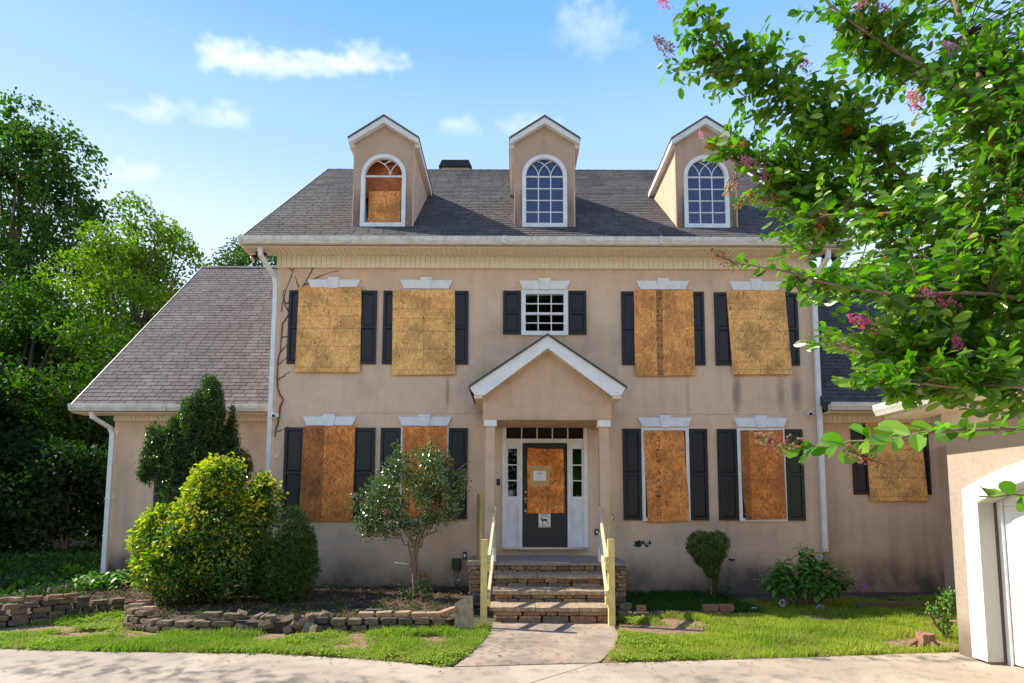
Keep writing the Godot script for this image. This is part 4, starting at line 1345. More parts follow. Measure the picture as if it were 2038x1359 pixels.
func build_steps() -> void:
	rocks_ready()
	rng.seed = 610
	var t := thing("stone_steps", "stacked stone entrance steps with worn slab treads below the front door", "steps", Vector3(0.6, 0, 1.5))
	var o := Vector3(-0.6, 0, -1.5)
	var core := Mb.new()
	core.box(Vector3(-0.68, -0.05, 0.002) + o, Vector3(1.90, 0.69, 1.34) + o)
	core.box(Vector3(-0.22, -0.05, 1.34) + o, Vector3(1.42, 0.53, 1.74) + o)
	core.box(Vector3(-0.22, -0.05, 1.74) + o, Vector3(1.42, 0.35, 2.22) + o)
	core.box(Vector3(-0.22, -0.05, 2.22) + o, Vector3(1.42, 0.18, 2.70) + o)
	part(t, "core", core, M.dark)
	var top := Mb.new()
	top.box(Vector3(-0.76, 0.688, 0.003) + o, Vector3(1.98, 0.735, 1.47) + o)
	part(t, "landing_slab", top, mat(Color.WHITE, 0.9, blend_tex(512, Color(0.33, 0.27, 0.22), Color(0.25, 0.20, 0.165), Color(0.17, 0.14, 0.12), 0.02, 0.1, 44), 0.8, M.stone_bump, 0.6))
	var body := holder(t, "masonry")
	body.position = o
	stone_face(body, -0.73, 1.95, 0.52, 0.685, 1.43, 0.11, 0.085)
	stone_face(body, -0.73, -0.26, 0.0, 0.52, 1.43, 0.11, 0.08)
	stone_face(body, 1.46, 1.95, 0.0, 0.52, 1.43, 0.11, 0.08)
	for s in [[1.83, 0.36, 0.52], [2.31, 0.19, 0.34], [2.80, 0.0, 0.175]]:
		stone_face(body, -0.25, 1.45, s[1], s[2], s[0], 0.12, 0.082)
		for sx in [-0.235, 1.435]:   # the sides of the flight
			var z: float = s[0] - 0.25
			while z > s[0] - 0.55:
				block(body, "stone", Vector3(sx, (s[1] + s[2]) / 2, z), Vector3(0.07, s[2] - s[1] - 0.01, 0.19), 0, M.stones)
				z -= 0.2
	for s in [[1.88, 0.575, 1.38], [2.36, 0.395, 1.84], [2.86, 0.228, 2.32]]:   # treads, each of two or three slabs with broken edges
		var xs := [-0.29, 0.42, 1.5] if s[0] < 2 else ([-0.30, 0.85, 1.49] if s[0] < 2.5 else [-0.32, 0.35, 0.98, 1.52])
		for i in xs.size() - 1:
			var b := Mb.new()
			var poly := PackedVector2Array([Vector2(xs[i] + 0.004, s[2]), Vector2(xs[i + 1] - 0.004, s[2])])
			var n := 7
			for e in n + 1:
				poly.append(Vector2(lerpf(xs[i + 1] - 0.004, xs[i] + 0.004, e / float(n)), s[0] + rng.randf_range(-0.035, 0.02)))
			b.prism(poly, Vector3(0, s[1] - rng.randf() * 0.006, 0) + o, Vector3.RIGHT, Vector3.BACK, Vector3(0, 0.055, 0))
			part(t, "tread_slab", b, M.slab)

func path_points(path: Array, step: float) -> Array:   # [position, yaw] every step along a polyline of (x, z)
	var out := []
	var carry := 0.0
	for i in path.size() - 1:
		var a: Vector2 = path[i]
		var e: Vector2 = path[i + 1]
		var l := a.distance_to(e)
		var s := carry
		while s < l:
			out.append([a.lerp(e, s / l), atan2(-(e - a).y, (e - a).x)])
			s += step
		carry = s - l
	return out

func course(parent: Node3D, called: String, path: Array, y: float, h: float, length: float, depth: float, mats: Array, loose := 0.0, keep := 1.0) -> void:
	for q in path_points(path, length * 1.02):
		if rng.randf() > keep:
			continue
		var p: Vector2 = q[0]
		block(parent, called, Vector3(p.x, y + h / 2 + rng.randf_range(0, loose * 0.25), p.y), Vector3(length * rng.randf_range(0.72, 1.02), h * rng.randf_range(0.86, 1.03), depth * rng.randf_range(0.9, 1.1)), q[1] + rng.randf_range(-1, 1) * loose, mats, rng.randf_range(-1, 1) * loose * 0.25, rng.randf_range(-1, 1) * loose * 0.25)

func build_garden_walls() -> void:
	rng.seed = 720
	# the raised planter at the far left
	var w := thing("planter_wall", "low curved retaining wall of weathered concrete blocks at the far left bed", "garden wall", Vector3(-6.8, 0, 2.8))
	w.position = Vector3.ZERO
	var p := [Vector2(-8.6, 2.75), Vector2(-7.6, 3.28), Vector2(-7.1, 3.33), Vector2(-6.8, 3.05), Vector2(-6.45, 2.55), Vector2(-6.1, 2.08)]
	for k in 4:
		course(w, "block", [p[0] + Vector2(0.1 * (k % 2), 0)] + p.slice(1) if k < 3 else [p[0], p[1], p[2], p[3], p[4]], 0.0 + 0.078 * k, 0.076, 0.20 if k % 2 else 0.235, 0.16, M.blocks, 0.05)
	rng.seed = 721
	var nth := 0
	for q in [[-7.33, 3.22, 0.2, 0.5], [-7.12, 3.1, 0.6, 1.1], [-6.98, 3.1, -0.3, 0.7], [-6.82, 2.98, 0.4, 0.2], [-6.62, 2.86, 0.9, -0.3], [-6.50, 2.72, 1.1, 0.2]]:
		var o := block(self, "loose_brick", Vector3(q[0], 0.35 + rng.randf() * 0.01, q[1]), Vector3(0.19, 0.06, 0.095), q[2], M.bricks, 0.0, 0.06 * q[3])
		tag(o, "%s red brick lying loose on top of the planter wall, counted from the woods" % ["first", "second", "third", "fourth", "fifth", "last"][nth], "brick", "loose bricks on the planter wall")
		nth += 1
	# the curved edging in front of the yellow bush and on to the steps
	rng.seed = 730
	var e := thing("bed_edging", "curved stacked stone edging of the flower bed below the yellow bush", "garden wall")
	p = [Vector2(-5.72, 2.2), Vector2(-5.55, 2.8), Vector2(-5.2, 3.28), Vector2(-4.7, 3.5), Vector2(-4.2, 3.56), Vector2(-3.75, 3.56)]
	course(e, "block", p, 0.0, 0.075, 0.24, 0.17, M.blocks, 0.05)
	course(e, "block", p, 0.076, 0.08, 0.26, 0.15, M.blocks, 0.09, 0.95)
	course(e, "block", [Vector2(-5.5, 2.9), Vector2(-5.15, 3.28), Vector2(-4.85, 3.42)], 0.156, 0.07, 0.22, 0.14, M.blocks, 0.2, 0.9)
	course(e, "block", [Vector2(-4.0, 3.5), Vector2(-3.6, 3.5)], 0.156, 0.08, 0.26, 0.16, M.blocks, 0.1)
	rng.seed = 733
	nth = 0
	for q in [[-5.66, 2.35, 0.16, 0.3], [-5.52, 2.52, 0.18, 0.1], [-5.5, 2.78, 0.16, 0.35], [-5.42, 2.70, 0.235, 0.2], [-5.33, 3.02, 0.24, 0.15], [-4.98, 3.3, 0.245, -0.2]]:
		var o := block(self, "stacked_brick", Vector3(q[0], q[2] + 0.02, q[1]), Vector3(0.22, 0.065, 0.11), q[3], M.bricks, 0.0, 0.05)
		tag(o, "%s of the orange bricks piled on the curved edging, counted from the house wall" % ["first", "second", "third", "fourth", "fifth", "last"][nth], "brick", "bricks piled on the curved edging")
		nth += 1
	# the tumbled part
	rng.seed = 740
	var places := []
	for i in 28:
		places.append(rng.randf())
	places.sort()
	for i in 28:
		var t: float = places[i]
		var x := lerpf(-3.75, -2.35, t)
		var up := 0.05 + 0.11 * float(i % 3 == 0) + 0.09 * float(i % 3 == 1) * t
		var s := rng.randf_range(0.11, 0.24)
		var o := block(self, "rubble_stone", Vector3(x, up, 3.52 + rng.randf_range(-0.17, 0.17) - up * 0.9), Vector3(s, s * rng.randf_range(0.4, 0.7), s * rng.randf_range(0.6, 0.9)), rng.randf() * PI, [M.grey_stone, M.grey_stone, M.blocks[3], M.blocks[1], M.stones[3]], rng.randf_range(-0.5, 0.5), rng.randf_range(-0.5, 0.5))
		tag(o, "%s grey stone, number %d in the rubble heap counting from the yellow shrub" % ["small" if s < 0.17 else ("large" if s > 0.225 else "middling"), i + 1], "stone", "tumbled stones of the bed edge")
	rng.seed = 750
	var f := thing("bed_edging", "two-course block edging capped with bricks right beside the steps", "garden wall")
	p = [Vector2(-2.55, 3.43), Vector2(-1.7, 3.42), Vector2(-0.98, 3.36)]
	course(f, "block", p, 0.0, 0.085, 0.25, 0.17, M.blocks, 0.05)
	course(f, "block", p, 0.086, 0.085, 0.22, 0.15, M.blocks, 0.10, 0.95)
	course(f, "block", [Vector2(-2.2, 3.0), Vector2(-1.5, 3.02)], 0.13, 0.07, 0.24, 0.12, M.blocks, 0.12, 0.8)
	for q in [[-1.98, 0.02, 0.0, "split-faced ochre brick at the rubble end of the capped row of bricks"], [-1.74, 0.1, 0.05, "mossy ochre brick next to the outermost brick of the capped row"], [-1.47, -0.35, 0.08, "brick turned askew in the middle of the capped row before the camellia"], [-1.27, 0.25, 0.0, "sunlit brick leaning low in the capped row before the camellia"], [-1.06, 0.02, 0.03, "long flat orange brick of the capped row nearest the tilted brick"], [-0.86, 0.25, 0.32, "orange brick tilted up against the leaning stone slab"]]:
		var o := block(self, "cap_brick", Vector3(q[0], 0.205 + absf(q[2]) * 0.15, 3.34), Vector3(0.215, 0.068, 0.13), q[1], [M.bricks[1], M.bricks[3]], 0.05, q[2])
		tag(o, q[3], "brick", "bricks capping the edging")
	# the slab that leans beside the post
	var b := Mb.new()
	b.prism(PackedVector2Array([Vector2(-0.155, 0.0), Vector2(0.125, 0.0), Vector2(0.118, 0.25), Vector2(0.10, 0.49), Vector2(0.02, 0.475), Vector2(-0.06, 0.43), Vector2(-0.145, 0.375), Vector2(-0.135, 0.33), Vector2(-0.12, 0.25), Vector2(-0.135, 0.1)]), Vector3.ZERO, Vector3.RIGHT, Vector3.UP, Vector3(0, 0, 0.06))
	var o := part(self, "leaning_slab", b, M.slab, Transform3D(Basis(Vector3.RIGHT, -0.2), Vector3(-0.64, -0.02, 3.4)))
	tag(o, "broken flagstone slab standing on end beside the foot of a handrail post", "stone slab")
	b = Mb.new()
	b.bar(Vector3(-0.58, 0.02, 3.28), Vector3(-0.28, 0.02, 3.28), 0.03, 0.1)
	# right bed
	rng.seed = 760
	var r := thing("bed_edging", "low sunken row of dark edging blocks along the bed with the clipped bush", "garden wall")
	course(r, "block", [Vector2(1.75, 2.28), Vector2(2.5, 2.26), Vector2(3.5, 2.22)], -0.02, 0.09, 0.25, 0.16, [M.blocks[0], M.bricks[2], M.blocks[1]], 0.04)
	var ys := 0.075
	o = block(self, "edging_brick", Vector3(2.02, 0.11, 2.2), Vector3(0.15, 0.1, 0.1), 0.1, [M.bricks[0]])
	tag(o, "red brick end standing alone on the sunken edging nearest the steps", "brick", "bricks on the sunken edging")
	o = block(self, "edging_brick", Vector3(3.10, ys + 0.045, 2.2), Vector3(0.235, 0.1, 0.14), 0.02, [M.bricks[2]])
	tag(o, "brown brick on the sunken edging, nearer the steps of the pair below the clipped bush", "brick", "bricks on the sunken edging")
	o = block(self, "edging_brick", Vector3(3.345, ys + 0.048, 2.19), Vector3(0.235, 0.1, 0.14), -0.02, [M.bricks[2]])
	tag(o, "brown brick on the sunken edging, nearer the hydrangea of the pair below the clipped bush", "brick", "bricks on the sunken edging")
	o = block(self, "edging_brick", Vector3(1.78, 0.13, 2.15), Vector3(0.2, 0.1, 0.12), 0.2, [M.blocks[3]])
	tag(o, "buff block on the sunken edging against the handrail post", "brick", "bricks on the sunken edging")
	o = block(self, "white_stone", Vector3(3.9, 0.06, 1.95), Vector3(0.09, 0.05, 0.06), 0.4, [mat(Color(0.75, 0.77, 0.8), 0.7)])
	tag(o, "small white stone lying on the dark soil by the hydrangea", "stone")
	# long kerb of the right bed against the far wall
	o = block(self, "long_stone", Vector3(6.4, 0.05, 1.5), Vector3(1.2, 0.10, 0.15), 0.03, [M.blocks[0]])
	tag(o, "long dark kerb stone half buried in the shade past the hydrangea", "stone")
	# stump by the garage corner
	rng.seed = 770
	var st := thing("tree_stump", "sawn reddish tree stump in the grass at the garage corner", "stump", Vector3(5.02, 0, 4.2))
	b = Mb.new()
	var pts := PackedVector2Array()
	for i in 11:
		var a := TAU * i / 11
		pts.append(Vector2(cos(a), sin(a)) * rng.randf_range(0.085, 0.12))
	b.prism(pts, Vector3(0, 0.16, 0), Vector3.RIGHT, Vector3.BACK, Vector3(0, 0.2, 0))
	part(st, "stump_wood", b, mat(Color(0.34, 0.17, 0.10), 0.9, null, 0.0, M.stone_bump, 2.0))
	b = Mb.new()
	for i in 6:
		var a := TAU * i / 6 + 0.3
		b.tube([Vector3(cos(a) * 0.07, 0.08, sin(a) * 0.07), Vector3(cos(a) * 0.15, 0.02, sin(a) * 0.15), Vector3(cos(a) * 0.22, -0.03, sin(a) * 0.22)], [0.035, 0.025, 0.012], 6)
	part(st, "root", b, mat(Color(0.22, 0.12, 0.075), 0.9))

# ------------------------------------------------------------------ boards, notices, fittings
func board(label: String, poly: Array, z: float, m: Material, thick := 0.013) -> void:
	# poly: corners (x, y) clockwise from the upper left; u, v fitted to their bounds
	var b := Mb.new()
	var lo := Vector2(99, 99)
	var hi := Vector2(-99, -99)
	for p in poly:
		lo = lo.min(p); hi = hi.max(p)
	b.mode = 1
	b.rect = Rect2(lo, hi - lo)
	b.prism(PackedVector2Array(poly), Vector3(0, 0, z), Vector3.RIGHT, Vector3.UP, Vector3(0, 0, thick))
	var t := thing("plywood_board", label, "board", Vector3((lo.x + hi.x) / 2, lo.y, z), "boards over the windows")
	var o := part(t, "sheet", b, m)
	o.position = -t.position
	b = Mb.new()
	for q in [0.06, 0.5, 0.94]:
		for s in [0.03, 0.97]:
			var c := Vector3(lerpf(lo.x, hi.x, s), lerpf(lo.y, hi.y, q), z)
			b.tube([c - Vector3(0, 0, 0.004), c + Vector3(0, 0, 0.003)], [0.007, 0.006], 6)
	o = part(t, "screws", b, M.steel)
	o.set_meta("kind", "stuff")
	o.position = -t.position

func build_boards() -> void:
	var tan_d := Color(0.70, 0.335, 0.09)
	var tan_l := Color(1.0, 0.58, 0.20)
	var or_d := Color(0.47, 0.125, 0.02)
	var or_l := Color(1.0, 0.37, 0.075)
	var grid1 := mat(Color.WHITE, 0.75, osb_tex(384, 512, tan_d, tan_l, 801, 300.0, [["grid"]]))
	var grid2 := mat(Color.WHITE, 0.75, osb_tex(384, 512, tan_d, tan_l, 802, 300.0, [["grid"]]))
	var grid3 := mat(Color.WHITE, 0.75, osb_tex(384, 512, tan_d.lerp(or_d, 0.15), tan_l, 803, 300.0, [["grid"]]))
	var print1 := mat(Color.WHITE, 0.75, osb_tex(384, 512, tan_d.lerp(or_d, 0.55), tan_l.lerp(or_l, 0.5), 804, 300.0, [["column", 0.37, 0.0, 1.0, 1, 0.012]]))
	var or1 := mat(Color.WHITE, 0.75, osb_tex(320, 576, or_d, or_l, 805, 310.0, [["half", 0.42], ["knot", 0.5, 0.42]]))
	var or2 := mat(Color.WHITE, 0.75, osb_tex(288, 576, or_d, or_l, 806, 310.0, []))
	var or3 := mat(Color.WHITE, 0.75, osb_tex(288, 576, or_d.lerp(tan_d, 0.2), or_l.lerp(tan_l, 0.15), 807, 310.0, [["column", 0.27, 0.08, 0.34, 0, 0.03], ["column", 0.27, 0.45, 1.0, 0, 0.05], ["knot", 0.5, 0.47]]))
	var or4 := mat(Color.WHITE, 0.75, osb_tex(288, 576, or_d * 0.85, or_l * 0.85, 808, 310.0, [["knot", 0.45, 0.38], ["half", 0.2]]))
	board("weathered tan board scored with a grid over the upper window beside the dead vine", [Vector2(-4.32, 6.085), Vector2(-3.05, 6.10), Vector2(-3.04, 4.34), Vector2(-4.335, 4.345)], 0.055, grid1)
	board("weathered tan gridded board over the second upper window, between the vine and the small window", [Vector2(-2.42, 6.03), Vector2(-1.165, 6.05), Vector2(-1.14, 4.31), Vector2(-2.40, 4.29)], 0.055, grid2)
	board("brown board with a vertical column of black printing over an upper window", [Vector2(2.45, 6.065), Vector2(3.645, 6.05), Vector2(3.65, 4.305), Vector2(2.45, 4.29)], 0.055, print1)
	board("tan gridded board hung slightly crooked over the upper window by the flowering tree", [Vector2(4.32, 6.05), Vector2(5.50, 6.06), Vector2(5.585, 4.335), Vector2(4.40, 4.325)], 0.055, grid3)
	board("orange board weathered darker down one half over the ground floor window near the yellow bush", [Vector2(-4.13, 3.25), Vector2(-3.105, 3.265), Vector2(-3.115, 1.40), Vector2(-4.155, 1.385)], 0.047, or1)
	board("orange board over the ground floor window behind the camellia", [Vector2(-2.165, 3.255), Vector2(-1.29, 3.26), Vector2(-1.285, 1.44), Vector2(-2.165, 1.44)], 0.047, or2)
	board("orange board with broken lines of black print over the ground floor window beside the steps", [Vector2(2.605, 3.195), Vector2(3.40, 3.20), Vector2(3.41, 2.55), Vector2(3.46, 2.0), Vector2(3.465, 1.42), Vector2(2.66, 1.385)], 0.047, or3)
	board("plain reddish brown board over the ground floor window nearest the downspout above the hydrangea", [Vector2(4.525, 3.20), Vector2(5.355, 3.215), Vector2(5.365, 1.46), Vector2(4.575, 1.44), Vector2(4.52, 2.1)], 0.047, or4)
	board("tan gridded board over the wing window beside the garage", [Vector2(7.14, 3.40), Vector2(8.25, 3.38), Vector2(8.33, 1.83), Vector2(7.17, 1.82)], -0.195, grid3)
	board("small rough cut orange board screwed over the glass of the front door", [Vector2(0.315, 2.84), Vector2(0.66, 2.825), Vector2(1.015, 2.83), Vector2(1.035, 2.3), Vector2(1.03, 1.56), Vector2(0.30, 1.55), Vector2(0.31, 2.1), Vector2(0.295, 2.5)], -0.012, mat(Color.WHITE, 0.75, osb_tex(256, 448, or_d, or_l * 1.05, 809, 340.0, [["seam", 0.54], ["knot", 0.48, 0.26], ["knot", 0.75, 0.5]])))
	board("board with white paint blots standing behind the glass of the broken dormer window", [Vector2(-3.05, 8.32), Vector2(-2.37, 8.33), Vector2(-2.37, 7.50), Vector2(-3.05, 7.50)], -0.30, mat(Color.WHITE, 0.8, osb_tex(256, 320, or_d.lerp(tan_d, 0.3), or_l.lerp(tan_l, 0.4), 810, 330.0, [["column", 0.1, 0.62, 0.7, 0, 0.5], ["knot", 0.78, 0.55]])))
	board("dark red board closing the head of the broken dormer window", [Vector2(-3.16, 9.02), Vector2(-2.28, 9.02), Vector2(-2.28, 8.2), Vector2(-3.16, 8.2)], -0.34, mat(Color.WHITE, 0.8, osb_tex(256, 256, Color(0.36, 0.10, 0.035), Color(0.58, 0.19, 0.06), 811, 300.0, [])))
	# notice on the door board
	var b := Mb.new()
	b.prism(PackedVector2Array([Vector2(0.335, 2.50), Vector2(0.78, 2.495), Vector2(0.775, 2.44), Vector2(0.745, 2.435), Vector2(0.74, 2.09), Vector2(0.45, 2.095), Vector2(0.445, 2.065), Vector2(0.375, 2.07), Vector2(0.355, 2.30)]), Vector3(0, 0, -0.007), Vector3.RIGHT, Vector3.UP, Vector3(0, 0, 0.004))
	var t := thing("notice", "white printed notice taped to a piece of brown cardboard on the front door", "notice", Vector3(0.55, 2.07, -0.007))
	part(t, "cardboard", b, mat(Color(0.60, 0.38, 0.15), 0.8)).position = -t.position
	b = Mb.new()
	b.mode = 1
	b.rect = Rect2(0.425, 2.195, 0.245, 0.19)
	b.box(Vector3(0.425, 2.195, -0.0065), Vector3(0.67, 2.385, -0.0045))
	part(t, "paper", b, mat(Color.WHITE, 0.6, notice_tex())).position = -t.position
	# watch-dog sign on the door below it
	t = thing("dog_sign", "small white warning sign with a standing black dog below the door board", "sign", Vector3(0.645, 1.28, -0.04))
	b = Mb.new()
	b.mode = 1
	b.rect = Rect2(-0.116, 0, 0.232, 0.275)
	b.box(Vector3(-0.116, 0, 0), Vector3(0.116, 0.275, 0.004))
	part(t, "sign_face", b, mat(Color.WHITE, 0.4, dog_tex()), Transform3D(Basis(Vector3.BACK, 0.01), Vector3(0, 0, 0.01)))

func _fill(im: Image, x: int, y: int, w: int, h: int, k: Color) -> void:
	im.fill_rect(Rect2i(x, y, w, h), k)

func notice_tex() -> ImageTexture:
	var im := Image.create(196, 152, false, Image.FORMAT_RGB8)
	im.fill(Color(0.93, 0.92, 0.95))
	rng.seed = 9
	for row in [[70, 12, 50, 3, 0.45], [95, 20, 30, 7, 0.3], [45, 36, 100, 9, 0.25], [30, 62, 60, 3, 0.6], [70, 72, 60, 3, 0.65], [45, 84, 110, 3, 0.6], [70, 96, 80, 3, 0.45], [35, 112, 120, 3, 0.65], [50, 124, 100, 3, 0.65], [30, 136, 70, 2, 0.7]]:
		var x: int = row[0]
		while x < row[0] + row[2]:
			var w := rng.randi_range(3, 11)
			_fill(im, x, row[1], w, row[3], Color(row[4], row[4], row[4] + 0.04))
			x += w + rng.randi_range(2, 5)
	return ImageTexture.create_from_image(im)

func dog_tex() -> ImageTexture:
	var im := Image.create(186, 220, false, Image.FORMAT_RGB8)
	im.fill(Color(0.90, 0.91, 0.89))
	var ink := Color(0.06, 0.06, 0.07)
	rng.seed = 10
	for row in [[14, 4, 158, 16], [36, 30, 38, 13], [92, 30, 58, 13], [54, 50, 120, 15], [44, 180, 100, 12], [18, 198, 150, 13]]:
		var x: int = row[0]
		while x < row[0] + row[2] - 6:
			var w := rng.randi_range(7, 13)
			_fill(im, x, row[1], 4, row[3], ink)
			_fill(im, x, row[1] + (0 if rng.randf() < 0.5 else row[3] / 2), w, 4, ink)
			if rng.randf() < 0.6:
				_fill(im, x + w - 4, row[1], 4, row[3], ink)
			x += w + 4
	# a lean standing dog, head raised
	var dog := PackedVector2Array([Vector2(22, 76), Vector2(38, 72), Vector2(44, 66), Vector2(50, 74), Vector2(56, 84), Vector2(70, 90), Vector2(110, 88), Vector2(124, 92), Vector2(128, 86), Vector2(132, 94), Vector2(132, 120), Vector2(150, 146), Vector2(158, 172), Vector2(150, 172), Vector2(140, 150), Vector2(116, 128), Vector2(96, 118), Vector2(72, 120), Vector2(66, 146), Vector2(66, 172), Vector2(56, 172), Vector2(56, 140), Vector2(46, 112), Vector2(42, 92), Vector2(36, 84), Vector2(24, 82)])
	for y in range(64, 174):
		for x in range(18, 162):
			if Geometry2D.is_point_in_polygon(Vector2(x, y), dog):
				im.set_pixel(x, y, ink)
	return ImageTexture.create_from_image(im)

func wall_box(called: String, label: String, cat: String, lo: Vector3, hi: Vector3, body: Material, face: Material, inset: float) -> void:
	var t := thing(called, label, cat, Vector3((lo.x + hi.x) / 2, lo.y, lo.z))
	var b := Mb.new()
	b.box(lo - t.position, hi - t.position)
	part(t, "plate", b, body)
	b = Mb.new()
	var w := (hi.x - lo.x) * inset
	var h := (hi.y - lo.y) * inset
	b.box(Vector3(lo.x + w, lo.y + h, hi.z) - t.position, Vector3(hi.x - w, hi.y - h, hi.z + 0.006) - t.position)
	part(t, "face", b, face)

func camera_unit(label: String, at: Vector3, turn: float) -> void:
	var t := thing("security_camera", label, "security camera", at, "security cameras on the front wall")
	t.rotation.y = turn
	var b := Mb.new()
	b.tube([Vector3(0, 0, -0.035), Vector3(0, 0, 0.0), Vector3(0, 0.0, 0.02)], [0.045, 0.045, 0.022], 14)
	part(t, "mount", b, M.white)
	b = Mb.new()
	b.tube([Vector3(0, 0, 0.015), Vector3(0, -0.003, 0.03), Vector3(0, -0.012, 0.12), Vector3(0, -0.013, 0.128)], [0.03, 0.048, 0.05, 0.044], 16)
	part(t, "housing", b, M.white)
	b = Mb.new()
	b.tube([Vector3(0, -0.013, 0.127), Vector3(0, -0.0134, 0.133)], [0.036, 0.03], 16)
	part(t, "lens", b, M.black_plastic)

func flood(label: String, at: Vector3) -> void:
	var t := thing("flood_light", label, "flood light", at, "twin flood lights under the eaves")
	var b := Mb.new()
	b.tube([Vector3(0, 0, 0), Vector3(0, -0.03, 0)], [0.11, 0.10], 14)
	part(t, "mount", b, M.black_plastic)
	for s in [-1.0, 1.0]:
		b = Mb.new()
		var d := Vector3(s * 0.45, -0.75, 0.5).normalized()
		var o := Vector3(s * 0.05, -0.03, 0.02)
		b.tube([o, o + d * 0.05, o + d * 0.09, o + d * 0.17], [0.02, 0.03, 0.05, 0.065], 12)
		part(t, "lamp_head", b, M.black_plastic)
		b = Mb.new()
		b.tube([o + d * 0.168, o + d * 0.185], [0.06, 0.045], 12)
		part(t, "bulb", b, mat(Color(0.72, 0.55, 0.33), 0.35))

func handrail(label: String, x: float, z: float, side: float) -> void:
	var t := thing("handrail", label, "handrail", Vector3(x, 0, z), "timber handrails of the steps")
	var b := Mb.new()
	b.box(Vector3(-0.045, -0.1, -0.045), Vector3(0.045, 1.22, 0.045))
	part(t, "post", b, M.yellow_wood)
	var zc := 1.31 - z                                # the column that carries the upper end
	var xi := -side * 0.068
	var xc: float = (0.615 + side * 0.90) - x
	for k in 2:
		var y: float = [1.64, 1.20][k]
		var y1: float = [0.93, 0.45][k]
		b = Mb.new()
		b.bar(Vector3(xc - side * 0.0, y, zc), Vector3(xi, y1, 0.02), 0.04, 0.09)
		part(t, "rail", b, M.old_wood)
		b = Mb.new()
		b.box(Vector3(xi - 0.022, y1 - 0.15, -0.03), Vector3(xi + 0.022, y1 - 0.045, 0.05))
		part(t, "block", b, M.yellow_wood)

